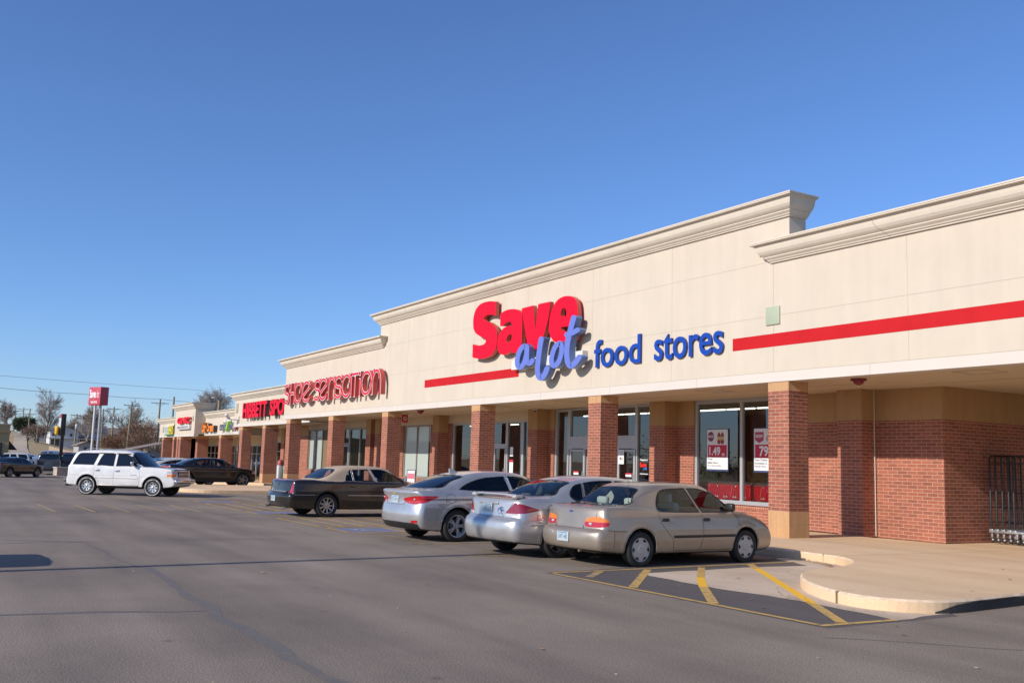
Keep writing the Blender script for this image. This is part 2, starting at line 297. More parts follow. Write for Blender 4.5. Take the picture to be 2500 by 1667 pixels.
SAVE={'S':[[(-12.845,6.986),(-12.837,6.505),(-12.914,6.527),(-12.991,6.549),(-13.073,6.567),(-13.166,6.581),(-13.265,6.59),(-13.356,6.593),(-13.436,6.588),(-13.508,6.575),(-13.567,6.559),(-13.614,6.539),(-13.648,6.515),(-13.658,6.489),(-13.638,6.462),(-13.595,6.432),(-13.542,6.406),(-13.482,6.383),(-13.413,6.362),(-13.339,6.341),(-13.262,6.32),(-13.181,6.298),(-13.099,6.268),(-13.015,6.227),(-12.931,6.178),(-12.859,6.126),(-12.802,6.075),(-12.758,6.021),(-12.724,5.963),(-12.703,5.902),(-12.693,5.837),(-12.689,5.764),(-12.686,5.675),(-12.689,5.576),(-12.703,5.491),(-12.728,5.428),(-12.764,5.378),(-12.816,5.329),(-12.889,5.275),(-12.978,5.221),(-13.074,5.178),(-13.175,5.151),(-13.283,5.134),(-13.398,5.123),(-13.522,5.116),(-13.653,5.114),(-13.779,5.118),(-13.9,5.129),(-14.016,5.146),(-14.122,5.163),(-14.213,5.179),(-14.292,5.195),(-14.372,5.211),(-14.382,5.677),(-14.29,5.654),(-14.199,5.63),(-14.106,5.612),(-14.007,5.598),(-13.906,5.589),(-13.812,5.585),(-13.724,5.586),(-13.643,5.591),(-13.573,5.604),(-13.515,5.626),(-13.47,5.655),(-13.446,5.686),(-13.449,5.718),(-13.473,5.753),(-13.514,5.786),(-13.576,5.814),(-13.654,5.839),(-13.735,5.865),(-13.816,5.891),(-13.899,5.917),(-13.983,5.949),(-14.072,5.987),(-14.161,6.031),(-14.238,6.081),(-14.296,6.136),(-14.341,6.196),(-14.375,6.263),(-14.397,6.341),(-14.407,6.425),(-14.408,6.507),(-14.401,6.58),(-14.386,6.649),(-14.358,6.717),(-14.318,6.787),(-14.266,6.855),(-14.199,6.915),(-14.117,6.964),(-14.021,7.004),(-13.914,7.035),(-13.793,7.053),(-13.661,7.062),(-13.53,7.064),(-13.4,7.06),(-13.271,7.05),(-13.15,7.036),(-13.043,7.021),(-12.944,7.003)]],'a':[[(-12.509,6.513),(-12.459,6.534),(-12.408,6.555),(-12.342,6.573),(-12.249,6.589),(-12.141,6.602),(-12.033,6.609),(-11.929,6.609),(-11.825,6.603),(-11.726,6.594),(-11.635,6.582),(-11.548,6.566),(-11.465,6.547),(-11.378,6.522),(-11.294,6.493),(-11.226,6.462),(-11.182,6.432),(-11.154,6.401),(-11.132,6.362),(-11.116,6.319),(-11.107,6.269),(-11.098,6.204),(-11.088,6.115),(-11.08,6.011),(-11.074,5.915),(-11.073,5.85),(-11.076,5.792),(-11.079,5.696),(-11.08,5.535),(-11.081,5.336),(-11.081,5.138),(-11.641,5.141),(-11.661,5.175),(-11.682,5.21),(-11.711,5.229),(-11.753,5.218),(-11.805,5.19),(-11.859,5.165),(-11.913,5.152),(-11.97,5.141),(-12.032,5.135),(-12.102,5.13),(-12.177,5.129),(-12.253,5.135),(-12.333,5.149),(-12.413,5.17),(-12.481,5.199),(-12.532,5.233),(-12.57,5.274),(-12.602,5.322),(-12.629,5.379),(-12.649,5.442),(-12.659,5.51),(-12.66,5.584),(-12.65,5.663),(-12.628,5.735),(-12.59,5.798),(-12.539,5.854),(-12.48,5.904),(-12.415,5.948),(-12.341,5.987),(-12.263,6.018),(-12.179,6.039),(-12.09,6.051),(-12.0,6.058),(-11.91,6.058),(-11.819,6.052),(-11.729,6.047),(-11.737,6.077),(-11.746,6.106),(-11.764,6.134),(-11.795,6.159),(-11.835,6.181),(-11.877,6.198),(-11.918,6.206),(-11.962,6.208),(-12.009,6.205),(-12.059,6.197),(-12.111,6.183),(-12.161,6.166),(-12.206,6.146),(-12.248,6.123),(-12.29,6.1),(-12.502,6.116)],[(-11.72,5.749),(-11.758,5.767),(-11.817,5.771),(-11.873,5.768),(-11.92,5.759),(-11.965,5.742),(-12.002,5.72),(-12.03,5.692),(-12.052,5.658),(-12.062,5.625),(-12.058,5.591),(-12.043,5.557),(-12.021,5.531),(-11.993,5.515),(-11.958,5.508),(-11.923,5.506),(-11.887,5.512),(-11.849,5.523),(-11.816,5.539),(-11.788,5.556),(-11.765,5.577),(-11.746,5.606),(-11.727,5.653),(-11.714,5.707)]],'v':[[(-11.138,6.544),(-10.446,6.553),(-10.424,6.469),(-10.403,6.385),(-10.379,6.274),(-10.349,6.116),(-10.316,5.931),(-10.284,5.746),(-10.257,5.888),(-10.23,6.029),(-10.205,6.167),(-10.184,6.3),(-10.164,6.429),(-10.145,6.558),(-9.462,6.55),(-9.472,6.422),(-9.482,6.293),(-9.502,6.171),(-9.534,6.059),(-9.575,5.953),(-9.621,5.847),(-9.67,5.741),(-9.723,5.636),(-9.78,5.525),(-9.843,5.405),(-9.91,5.278),(-9.977,5.152),(-10.678,5.158),(-10.735,5.332),(-10.792,5.506),(-10.849,5.673),(-10.908,5.831),(-10.966,5.982),(-11.019,6.129),(-11.062,6.271),(-11.1,6.407)]],'e':[[(-9.497,5.665),(-9.499,5.753),(-9.493,5.858),(-9.48,5.958),(-9.463,6.044),(-9.44,6.125),(-9.407,6.202),(-9.362,6.278),(-9.308,6.349),(-9.246,6.413),(-9.179,6.468),(-9.105,6.515),(-9.027,6.553),(-8.944,6.579),(-8.857,6.596),(-8.77,6.606),(-8.684,6.61),(-8.598,6.607),(-8.514,6.599),(-8.431,6.587),(-8.35,6.569),(-8.278,6.547),(-8.216,6.521),(-8.162,6.49),(-8.114,6.454),(-8.073,6.415),(-8.039,6.371),(-8.01,6.319),(-7.988,6.256),(-7.972,6.184),(-7.96,6.111),(-7.951,6.037),(-7.946,5.962),(-7.945,5.887),(-7.951,5.813),(-7.961,5.739),(-7.971,5.665),(-8.86,5.692),(-8.842,5.658),(-8.824,5.623),(-8.793,5.593),(-8.746,5.569),(-8.687,5.549),(-8.615,5.534),(-8.525,5.523),(-8.422,5.516),(-8.326,5.514),(-8.245,5.52),(-8.171,5.531),(-8.097,5.541),(-7.968,5.388),(-8.004,5.327),(-8.041,5.265),(-8.102,5.22),(-8.203,5.199),(-8.329,5.193),(-8.457,5.192),(-8.58,5.193),(-8.704,5.199),(-8.821,5.209),(-8.929,5.222),(-9.03,5.239),(-9.12,5.263),(-9.195,5.298),(-9.258,5.34),(-9.313,5.385),(-9.364,5.434),(-9.407,5.485),(-9.442,5.534),(-9.468,5.573),(-9.487,5.61)],[(-8.562,5.995),(-8.856,6.029),(-8.857,6.073),(-8.859,6.118),(-8.854,6.157),(-8.839,6.189),(-8.818,6.216),(-8.791,6.236),(-8.757,6.251),(-8.719,6.26),(-8.682,6.26),(-8.648,6.249),(-8.615,6.23),(-8.589,6.207),(-8.569,6.182),(-8.556,6.154),(-8.549,6.12),(-8.549,6.081),(-8.555,6.038)]],'a_bowl':[True,[(-10.461,5.315),(-10.613,5.344),(-10.719,5.331),(-10.808,5.306),(-10.885,5.272),(-10.948,5.229),(-11.002,5.179),(-11.049,5.124),(-11.087,5.07),(-11.117,5.014),(-11.141,4.955),(-11.157,4.896),(-11.165,4.84),(-11.165,4.785),(-11.156,4.729),(-11.138,4.677),(-11.106,4.627),(-11.047,4.581),(-10.962,4.546),(-10.861,4.531),(-10.765,4.537),(-10.688,4.558),(-10.62,4.588),(-10.559,4.625),(-10.506,4.666),(-10.464,4.714),(-10.432,4.765),(-10.405,4.817),(-10.383,4.866),(-10.363,4.914),(-10.345,4.964),(-10.332,5.017),(-10.329,5.069),(-10.335,5.126),(-10.348,5.186),(-10.377,5.248)],[(-10.608,5.212),(-10.555,5.199),(-10.579,5.195),(-10.627,5.18),(-10.671,5.161),(-10.71,5.134),(-10.751,5.095),(-10.79,5.049),(-10.822,5.003),(-10.848,4.956),(-10.868,4.906),(-10.881,4.856),(-10.888,4.81),(-10.888,4.766),(-10.881,4.723),(-10.87,4.688),(-10.859,4.67),(-10.857,4.668),(-10.866,4.672),(-10.881,4.674),(-10.888,4.674),(-10.867,4.68),(-10.827,4.698),(-10.784,4.724),(-10.748,4.752),(-10.718,4.785),(-10.691,4.827),(-10.667,4.874),(-10.646,4.921),(-10.627,4.967),(-10.611,5.011),(-10.601,5.054),(-10.598,5.094),(-10.603,5.14),(-10.613,5.189),(-10.627,5.221)],[],[]],'a_tail':[False,[(-10.585,5.222),(-10.584,5.174),(-10.583,5.124),(-10.583,5.076),(-10.582,5.03),(-10.584,4.986),(-10.588,4.942),(-10.59,4.897),(-10.585,4.851),(-10.573,4.807),(-10.556,4.763),(-10.53,4.721),(-10.487,4.677),(-10.413,4.64),(-10.327,4.62),(-10.248,4.617),(-10.174,4.625),(-10.112,4.647),(-10.068,4.672),(-10.033,4.695),(-10.001,4.715)],[(-10.316,5.196),(-10.315,5.147),(-10.315,5.099),(-10.314,5.05),(-10.314,5.003),(-10.316,4.956),(-10.319,4.912),(-10.321,4.874),(-10.318,4.84),(-10.309,4.807),(-10.297,4.776),(-10.284,4.753),(-10.28,4.748),(-10.293,4.754),(-10.305,4.758),(-10.308,4.758),(-10.309,4.758),(-10.302,4.76),(-10.279,4.774),(-10.246,4.796),(-10.211,4.817)],[(-10.001,4.715),(-9.975,4.746),(-9.985,4.783),(-10.027,4.815),(-10.09,4.834),(-10.158,4.835),(-10.211,4.817)],[(-10.316,5.196),(-10.334,5.233),(-10.384,5.264),(-10.451,5.28),(-10.518,5.277),(-10.567,5.256),(-10.585,5.222)]],'l':[False,[(-9.77,5.42),(-9.787,5.364),(-9.804,5.309),(-9.821,5.251),(-9.837,5.189),(-9.854,5.12),(-9.871,5.047),(-9.887,4.972),(-9.902,4.897),(-9.915,4.822),(-9.928,4.745),(-9.939,4.671),(-9.947,4.602),(-9.951,4.541),(-9.954,4.485),(-9.952,4.43),(-9.942,4.377),(-9.924,4.325),(-9.897,4.275),(-9.864,4.229),(-9.823,4.188),(-9.766,4.152),(-9.687,4.123),(-9.591,4.11),(-9.502,4.119),(-9.432,4.141),(-9.373,4.169),(-9.319,4.203),(-9.27,4.242),(-9.228,4.287),(-9.192,4.335),(-9.159,4.382),(-9.127,4.428)],[(-9.486,5.365),(-9.502,5.31),(-9.519,5.255),(-9.535,5.199),(-9.551,5.139),(-9.567,5.072),(-9.584,5.001),(-9.6,4.927),(-9.614,4.855),(-9.627,4.781),(-9.64,4.707),(-9.65,4.635),(-9.657,4.57),(-9.662,4.512),(-9.664,4.46),(-9.663,4.416),(-9.656,4.376),(-9.643,4.339),(-9.625,4.304),(-9.605,4.277),(-9.589,4.261),(-9.585,4.258),(-9.598,4.262),(-9.623,4.265),(-9.636,4.264),(-9.622,4.269),(-9.589,4.285),(-9.552,4.308),(-9.518,4.335),(-9.487,4.367),(-9.456,4.409),(-9.424,4.456),(-9.39,4.502)],[(-9.127,4.428),(-9.12,4.466),(-9.15,4.504),(-9.209,4.532),(-9.282,4.542),(-9.348,4.531),(-9.39,4.502)],[(-9.486,5.365),(-9.494,5.406),(-9.537,5.443),(-9.605,5.467),(-9.679,5.471),(-9.74,5.454),(-9.77,5.42)]],'o':[True,[(-8.697,5.236),(-8.753,5.223),(-8.817,5.203),(-8.884,5.174),(-8.946,5.136),(-8.995,5.088),(-9.036,5.035),(-9.072,4.979),(-9.101,4.925),(-9.126,4.871),(-9.146,4.815),(-9.159,4.76),(-9.163,4.706),(-9.157,4.654),(-9.14,4.604),(-9.112,4.557),(-9.07,4.513),(-9.007,4.475),(-8.925,4.45),(-8.835,4.441),(-8.75,4.45),(-8.682,4.474),(-8.623,4.505),(-8.57,4.542),(-8.523,4.584),(-8.483,4.631),(-8.447,4.683),(-8.418,4.738),(-8.394,4.792),(-8.378,4.848),(-8.367,4.904),(-8.363,4.959),(-8.364,5.009),(-8.374,5.056),(-8.391,5.099),(-8.414,5.136),(-8.441,5.168),(-8.477,5.198),(-8.545,5.23),(-8.633,5.242)],[(-8.582,5.101),(-8.612,5.094),(-8.654,5.081),(-8.696,5.063),(-8.731,5.041),(-8.764,5.008),(-8.798,4.964),(-8.829,4.915),(-8.855,4.866),(-8.877,4.818),(-8.894,4.77),(-8.905,4.724),(-8.909,4.685),(-8.904,4.649),(-8.893,4.617),(-8.879,4.592),(-8.869,4.58),(-8.867,4.579),(-8.87,4.58),(-8.875,4.581),(-8.875,4.581),(-8.855,4.588),(-8.819,4.607),(-8.781,4.634),(-8.746,4.665),(-8.714,4.702),(-8.684,4.747),(-8.657,4.795),(-8.637,4.842),(-8.623,4.889),(-8.614,4.938),(-8.61,4.985),(-8.611,5.025),(-8.618,5.057),(-8.629,5.084),(-8.642,5.106),(-8.654,5.119),(-8.654,5.121),(-8.624,5.108),(-8.583,5.102)],[],[]],'t_stem':[False,[(-8.021,5.888),(-8.047,5.835),(-8.072,5.783),(-8.098,5.728),(-8.126,5.667),(-8.157,5.599),(-8.189,5.526),(-8.222,5.45),(-8.251,5.376),(-8.277,5.305),(-8.301,5.236),(-8.322,5.166),(-8.338,5.094),(-8.349,5.02),(-8.355,4.945),(-8.356,4.871),(-8.352,4.802),(-8.344,4.736),(-8.331,4.672),(-8.312,4.612),(-8.286,4.556),(-8.251,4.504),(-8.207,4.456),(-8.148,4.412),(-8.054,4.373),(-7.936,4.366),(-7.857,4.383),(-7.802,4.404),(-7.755,4.423),(-7.71,4.444),(-7.665,4.469),(-7.625,4.495),(-7.587,4.52),(-7.551,4.546),(-7.518,4.573),(-7.489,4.598),(-7.459,4.622)],[(-7.762,5.817),(-7.788,5.764),(-7.813,5.713),(-7.838,5.659),(-7.865,5.6),(-7.895,5.533),(-7.927,5.461),(-7.958,5.387),(-7.986,5.315),(-8.011,5.247),(-8.034,5.181),(-8.053,5.116),(-8.068,5.051),(-8.078,4.983),(-8.083,4.914),(-8.084,4.847),(-8.081,4.784),(-8.074,4.725),(-8.063,4.67),(-8.048,4.621),(-8.029,4.581),(-8.007,4.548),(-7.983,4.521),(-7.967,4.508),(-7.983,4.512),(-8.017,4.516),(-8.008,4.519),(-7.974,4.533),(-7.935,4.549),(-7.901,4.565),(-7.867,4.583),(-7.832,4.605),(-7.799,4.627),(-7.769,4.648),(-7.741,4.671),(-7.711,4.696),(-7.68,4.721)],[(-7.459,4.622),(-7.44,4.657),(-7.455,4.696),(-7.5,4.729),(-7.565,4.746),(-7.631,4.743),(-7.68,4.721)],[(-7.762,5.817),(-7.763,5.857),(-7.798,5.895),(-7.858,5.922),(-7.927,5.931),(-7.987,5.918),(-8.021,5.888)]],'t_bar':[False,[(-8.197,5.311),(-8.138,5.315),(-8.077,5.317),(-8.008,5.322),(-7.932,5.331),(-7.851,5.346),(-7.769,5.365),(-7.689,5.384),(-7.611,5.402)],[(-8.27,5.459),(-8.208,5.462),(-8.149,5.464),(-8.096,5.467),(-8.04,5.474),(-7.974,5.486),(-7.899,5.502),(-7.819,5.521),(-7.74,5.539)],[(-7.611,5.402),(-7.566,5.423),(-7.551,5.457),(-7.568,5.495),(-7.615,5.526),(-7.677,5.542),(-7.74,5.539)],[(-8.27,5.459),(-8.327,5.446),(-8.359,5.416),(-8.357,5.378),(-8.322,5.342),(-8.264,5.318),(-8.197,5.311)]]}
# ------------------------------------------------------------------ ground
def gz(x, y):
    z = -.5*ss(36, 58, -x)
    z += 1.9*ss(105, 200, -x) + 0.6*ss(230, 345, -x)
    z += 7.2*ss(180, 400, -x)*math.exp(-((y-5)/9)**2)
    z += 3.0*ss(380, 700, -x)
    return z
def axis(segs):
    out = []
    for a, b, st in segs:
        n = max(1, int(round((b-a)/st))); out += [a+(b-a)*i/n for i in range(n)]
    return out+[segs[-1][1]]
def terrain(name, xs, ys, dz, m, kind='structure'):
    nx, ny = len(xs), len(ys)
    v = [(x, y, gz(x, y)+(dz(x, y) if callable(dz) else dz)) for x in xs for y in ys]
    f = [(i*ny+j, (i+1)*ny+j, (i+1)*ny+j+1, i*ny+j+1) for i in range(nx-1) for j in range(ny-1)]
    mb = MB().add(v, f, 0, True); return mb.build(name, m, kind=kind, uv=False)
def ground_mat(name, base, dark, light, sc=.35, rough=.85, gran=.35):
    m, nt, b = _new(name); tc = N(nt, 'ShaderNodeTexCoord'); src = tc.outputs['Object']; base, dark, light = [tuple(q*ALB for q in c[:3])+(1,) for c in (base, dark, light)]
    n1 = N(nt, 'ShaderNodeTexNoise', i_Scale=sc, i_Detail=7.0, i_Roughness=.62); nt.links.new(src, n1.inputs[0])
    mp = N(nt, 'ShaderNodeMapping'); mp.inputs['Scale'].default_value = (.12, 1.1, 1); nt.links.new(src, mp.inputs[0])
    n2 = N(nt, 'ShaderNodeTexNoise', i_Scale=1.1, i_Detail=5.0); nt.links.new(mp.outputs[0], n2.inputs[0])
    n3 = N(nt, 'ShaderNodeTexNoise', i_Scale=62.0, i_Detail=2.0); nt.links.new(src, n3.inputs[0])
    n4 = N(nt, 'ShaderNodeTexVoronoi', i_Scale=1.15); nt.links.new(src, n4.inputs['Vector'])
    cr = N(nt, 'ShaderNodeValToRGB'); cr.color_ramp.elements[0].position = .32; cr.color_ramp.elements[0].color = dark
    cr.color_ramp.elements[1].position = .7; cr.color_ramp.elements[1].color = light; e = cr.color_ramp.elements.new(.5); e.color = base
    ad = N(nt, 'ShaderNodeMath', operation='MULTIPLY_ADD'); ad.inputs[1].default_value = .5
    a2 = N(nt, 'ShaderNodeMath', operation='MULTIPLY'); a2.inputs[1].default_value = .5
    nt.links.new(n2.outputs[0], a2.inputs[0]); nt.links.new(n1.outputs[0], ad.inputs[0]); nt.links.new(a2.outputs[0], ad.inputs[2])
    nt.links.new(ad.outputs[0], cr.inputs[0])
    mr = N(nt, 'ShaderNodeMapRange'); mr.inputs[1].default_value = .3; mr.inputs[2].default_value = .7; mr.inputs[3].default_value = 1-gran; mr.inputs[4].default_value = 1+gran
    n5 = N(nt, 'ShaderNodeTexNoise', i_Scale=170.0, i_Detail=2.0); nt.links.new(src, n5.inputs[0]); a5 = N(nt, 'ShaderNodeMath', operation='ADD'); nt.links.new(n3.outputs[0], a5.inputs[0]); nt.links.new(n5.outputs[0], a5.inputs[1])
    h5 = N(nt, 'ShaderNodeMath', operation='MULTIPLY'); h5.inputs[1].default_value = .5; nt.links.new(a5.outputs[0], h5.inputs[0]); nt.links.new(h5.outputs[0], mr.inputs[0]); mr.inputs[1].default_value = .36; mr.inputs[2].default_value = .64
    # small oil drips
    m4 = N(nt, 'ShaderNodeMapRange'); m4.inputs[1].default_value = .02; m4.inputs[2].default_value = .075; m4.inputs[3].default_value = .62; m4.inputs[4].default_value = 1
    nt.links.new(n4.outputs['Distance'], m4.inputs[0])
    mm = N(nt, 'ShaderNodeMath', operation='MULTIPLY'); nt.links.new(mr.outputs[0], mm.inputs[0]); nt.links.new(m4.outputs[0], mm.inputs[1])
    mx = N(nt, 'ShaderNodeVectorMath', operation='SCALE'); nt.links.new(cr.outputs[0], mx.inputs[0]); nt.links.new(mm.outputs[0], mx.inputs['Scale'])
    nt.links.new(mx.outputs[0], b.inputs['Base Color']); b.inputs['Roughness'].default_value = rough; b.inputs['Specular IOR Level'].default_value = .35
    bp = N(nt, 'ShaderNodeBump', i_Strength=.32, i_Distance=.010); nt.links.new(n3.outputs[0], bp.inputs['Height']); nt.links.new(bp.outputs[0], b.inputs['Normal'])
    MATS[name] = m; return m
ASPH = ground_mat('asphalt', (.250, .200, .155, 1), (.160, .129, .104, 1), (.345, .278, .218, 1), gran=.55)
NEWASPH = ground_mat('dark_asphalt', (.125, .108, .100, 1), (.100, .088, .083, 1), (.155, .135, .122, 1), sc=.6, gran=.28)
CONC = ground_mat('concrete', (.75, .53, .32, 1), (.63, .435, .26, 1), (.84, .62, .40, 1), sc=.5, rough=.85, gran=.10)
PATCH = ground_mat('gutter_concrete', (.62, .48, .35, 1), (.48, .365, .26, 1), (.74, .59, .45, 1), sc=.9, rough=.9, gran=.2)
DRY = ground_mat('dry_grass', (.42, .30, .15, 1), (.26, .19, .09, 1), (.52, .40, .22, 1), sc=.12, gran=.3)
ROADM = ground_mat('worn_road', (.52, .41, .29, 1), (.42, .33, .22, 1), (.60, .49, .36, 1), sc=.2, gran=.1)
terrain('ground', axis([(-3000, -700, 300), (-700, -400, 25), (-400, -100, 6), (-100, 80, 30), (80, 1500, 300)]), axis([(-1500, -150, 200), (-150, 160, 6), (160, 2500, 200)]), lambda x, y: -.35 if x > -112 and -66 < y < 22 else -.03, DRY)
terrain('parking_lot', axis([(-118, 60, 2)]), axis([(-70, 26, 4)]), 0, ASPH)
# darker newer asphalt beside the nib, concrete gutter apron
MB().sheet([(3.1, -8.3), (8.3, -8.2), (8.25, -6.0), (3.3, -2.6), (2.9, -2.35), (2.2, -2.35)], .0015).build('asphalt_patch', NEWASPH, kind='structure', uv=False)
def jit(poly, st=.25, a=.03, seed=3):
    rr = random.Random(seed); out = []
    for i in range(len(poly)):
        p, q = Vector(poly[i]), Vector(poly[(i+1) % len(poly)]); n = max(1, int((q-p).length/st))
        for k in range(n):
            w = p.lerp(q, k/n); out.append((w.x+rr.uniform(-a, a), w.y+rr.uniform(-a, a)))
    return out
MB().sheet(jit([(3.62, -6.95), (3.36, -4.45), (3.42, -3.2), (2.2, -2.72), (2.2, -2.3), (6, -2.3), (7.9, -4.6), (8.09, -6.2), (8.2, -6.98), (7.4, -6.9), (6.4, -6.86), (5.4, -7.02)]), .0030).build('gutter_apron', PATCH, kind='structure', uv=False)
# sidewalk outline
NIB = [(3.36, -2.43), (3.74, -2.58), (4.16, -2.92), (4.52, -3.37), (4.76, -3.9), (4.88, -4.5), (5.1, -5.1), (5.5, -5.6), (6.0, -6.05), (6.5, -6.36), (6.92, -6.54), (7.33, -6.62), (7.75, -6.5), (8.02, -6.15), (8.1, -5.78), (8.02, -4.98), (7.93, -4.15), (7.85, -2), (7.8, 26)]
def chaikin(P, it=2):
    for _ in range(it):
        Q = [P[0]]
        for a, b in zip(P, P[1:]): Q += [(.75*a[0]+.25*b[0], .75*a[1]+.25*b[1]), (.25*a[0]+.75*b[0], .25*a[1]+.75*b[1])]
        P = Q+[P[-1]]
    return P
ISL = [(-34.5, -.4), (-33.6, -.6), (-33.2, -1.6), (-33.1, -5.4), (-32.7, -6.3), (-31.9, -6.9), (-30, -7.15), (-27.4, -7.1), (-26.5, -6.6), (-26.15, -5.6), (-26.1, -3.4), (-25.9, -2.7), (-25.1, -2.43)]
OUT = [(-100, 26), (-100, -.4)]+chaikin(ISL)+[(-20, -2.43)]+chaikin(NIB)
def swz(x): return gz(x, 0)
def sidewalk():
    # densify along X so that it follows the slope
    P = []
    for a, b in zip(OUT, OUT[1:]+OUT[:1]):
        n = max(1, int(math.dist(a, b)/4)); P += [(a[0]+(b[0]-a[0])*k/n, a[1]+(b[1]-a[1])*k/n) for k in range(n)]
    n = len(P); ins = []
    for i in range(n):
        a, b, c = Vector(P[i-1]), Vector(P[i]), Vector(P[(i+1) % n]); d = ((b-a).normalized()+(c-b).normalized()).normalized()
        nn = Vector((-d.y, d.x)); ins.append(b+nn*.03)
    area = sum(P[i][0]*P[(i+1) % n][1]-P[(i+1) % n][0]*P[i][1] for i in range(n))
    if area < 0: ins = [2*Vector(P[i])-ins[i] for i in range(n)]
    mb = MB(); ins = [(p.x, p.y) for p in ins]
    mb.sheet(ins, lambda x, y: swz(x)+.15)
    v = [(p[0], p[1], swz(p[0])+.15) for p in ins]+[(p[0], p[1], swz(p[0])+.125) for p in P]+[(p[0], p[1], swz(p[0])-.05) for p in P]
    f = []
    for i in range(n):
        j = (i+1) % n
        f.append((n+i, n+j, 2*n+j, 2*n+i))
    mb.add(v, f, 0); mb.add(v, [(i, (i+1) % n, n+(i+1) % n, n+i) for i in range(n)], 2)
    # expansion joints and a gutter lip line
    for x in [-24+3.05*k for k in range(10)]: mb.box(x, x+.012, -2.39, 3.0, .150, .1515, 1)
    mb.box(3.1, 3.108, -2.436, -2.0, .004, .1512, 1); mb.box(6.995, 7.003, -6.585, -6.2, .004, .1512, 1)
    mb.box(-24, 7.7, -.35, -.338, .150, .1512, 1); mb.box(1.7, 7.7, 3.5, 3.512, .15, .1512, 1)
    mb.build('sidewalk', [CONC, mat('joint', (.38, .28, .18), .9), mat('kerb_edge', (.77, .58, .40), .9, var=.25, vscale=9)], kind='structure', uv=False)
sidewalk()
# tar stained stretch of kerb and a few chalk marks
def tar():
    rr = random.Random(2); P = [p for p in chaikin(NIB) if p[0] > 7.8 and -6.12 < p[1] < -1.0]; mb = MB(); v = []; Q = []
    for a, b in zip(P, P[1:]):
        n = max(1, int(math.dist(a, b)/.12)); Q += [(a[0]+(b[0]-a[0])*k/n, a[1]+(b[1]-a[1])*k/n) for k in range(n)]
    h = .10
    for i, p in enumerate(Q):
        a, b = Q[max(i-1, 0)], Q[min(i+1, len(Q)-1)]; d = Vector((b[0]-a[0], b[1]-a[1])).normalized()
        o = .008; x, y = p[0]+d.y*o, p[1]-d.x*o; h = min(.122, max(.085, h+rr.uniform(-.018, .02))); t = h if i > 3 else .02+.025*i
        v += [(x, y, .004), (x, y, t)]
    mb.add(v, [(2*i, 2*i+2, 2*i+3, 2*i+1) for i in range(len(Q)-1)]).build('kerb_tar', mat('tar', (.045, .042, .04), .8, var=.3, bump=.4), kind='structure')
tar()
# painted lines ---------------------------------------------------------------
def paint_mat(name, c, worn):
    m, nt, b = _new(name); tc = N(nt, 'ShaderNodeTexCoord'); no = N(nt, 'ShaderNodeTexNoise', i_Scale=7.0, i_Detail=8.0, i_Roughness=.75); nt.links.new(tc.outputs['Object'], no.inputs[0])
    mr = N(nt, 'ShaderNodeMapRange'); mr.inputs[1].default_value = worn-.06; mr.inputs[2].default_value = worn+.08; nt.links.new(no.outputs[0], mr.inputs[0])
    mx = N(nt, 'ShaderNodeMix', data_type='RGBA'); mx.inputs[6].default_value = (.20*ALB, .165*ALB, .138*ALB, 1); mx.inputs[7].default_value = c
    nt.links.new(mr.outputs[0], mx.inputs[0]); nt.links.new(mx.outputs[2], b.inputs['Base Color']); b.inputs['Roughness'].default_value = .75
    MATS[name] = m; return m
YEL = paint_mat('yellow_paint', (.55, .34, .085, 1), .415); YELW = paint_mat('worn_yellow_paint', (.46, .31, .11, 1), .49); YELF = paint_mat('fresh_yellow_paint', (.82, .45, .02, 1), .22)
BLU = paint_mat('blue_paint', (.15, .19, .36, 1), .47); SEAL = paint_mat('crack_sealant', (.138, .120, .103, 1), .44)
lines = MB()
def ln(a, b, w=.1, mi=0, z=.011, mb=None):
    z = .0045+(z-.009)*.25 if z > .0085 else z*.4
    a, b = Vector(a), Vector(b); d = (b-a).normalized(); n = Vector((-d.y, d.x))*w/2; K = max(1, int((b-a).length/1.0)); mb = mb or lines
    for k in range(K):
        p, q = a.lerp(b, k/K), a.lerp(b, (k+1)/K)
        mb.add([(s.x, s.y, gz(s.x, s.y)+z) for s in (p-n, q-n, q+n, p+n)], [(0, 1, 2, 3)], mi)
ln((3.18, -8.2), (2.86, -2.75), .075, 0, .011); ln((3.25, -8.24), (8.1, -8.12), .08, 0, .012)
ln((3.2, -7.36), (3.8, -8.0), .12, 1, .010); ln((3.2, -6.45), (4.95, -8.1), .12, 0, .0105)
ln((3.2, -5.35), (4.3, -6.35), .115, 0, .0105); ln((4.3, -6.35), (5.2, -7.1), .12, 2, .0112); ln((5.2, -7.1), (6.5, -8.1), .125, 0, .0105)
ln((2.95, -4.05), (3.6, -4.52), .13, 0, .0105); ln((3.6, -4.52), (6.9, -6.88), .125, 2, .0105); ln((6.9, -6.88), (8.1, -7.75), .125, 0, .0105); ln((8.16, -8.15), (8.18, -7.0), .085, 0, .0115)
for x in (.62, -1.8, -4.3): ln((x, -8.25), (x+.02, -2.6), .09, 1)
for x in (-6.55, -9.66, -13.06, -17.2, -20.0): ln((x, -8.35), (x, -2.6), .09, 0)
ln((-9.66, -8.33), (-6.55, -8.3), .08, 0, .012)
for y in (-7.72, -7.2, -6.64, -5.9, -5.2, -4.4): ln((-9.62, y-.02), (-6.6, y), .09, 0, .0125)
for y in (-8.35, -7.75, -7.18, -6.6, -5.8, -5.0): ln((-17.2, y), (-13.1, y+.02), .09, 0, .0125)
for y in (-9.66, -10.6, -11.55, -12.4, -13.35): ln((-16.4, y), (-12.3, y+.05), .11, 1)
for x in (-12.2, -13.0): ln((x, -20), (x, -9.6), .06, 3, .009)
for y in (-16.2, -19): ln((-20, y), (-12, y), .1, 1)
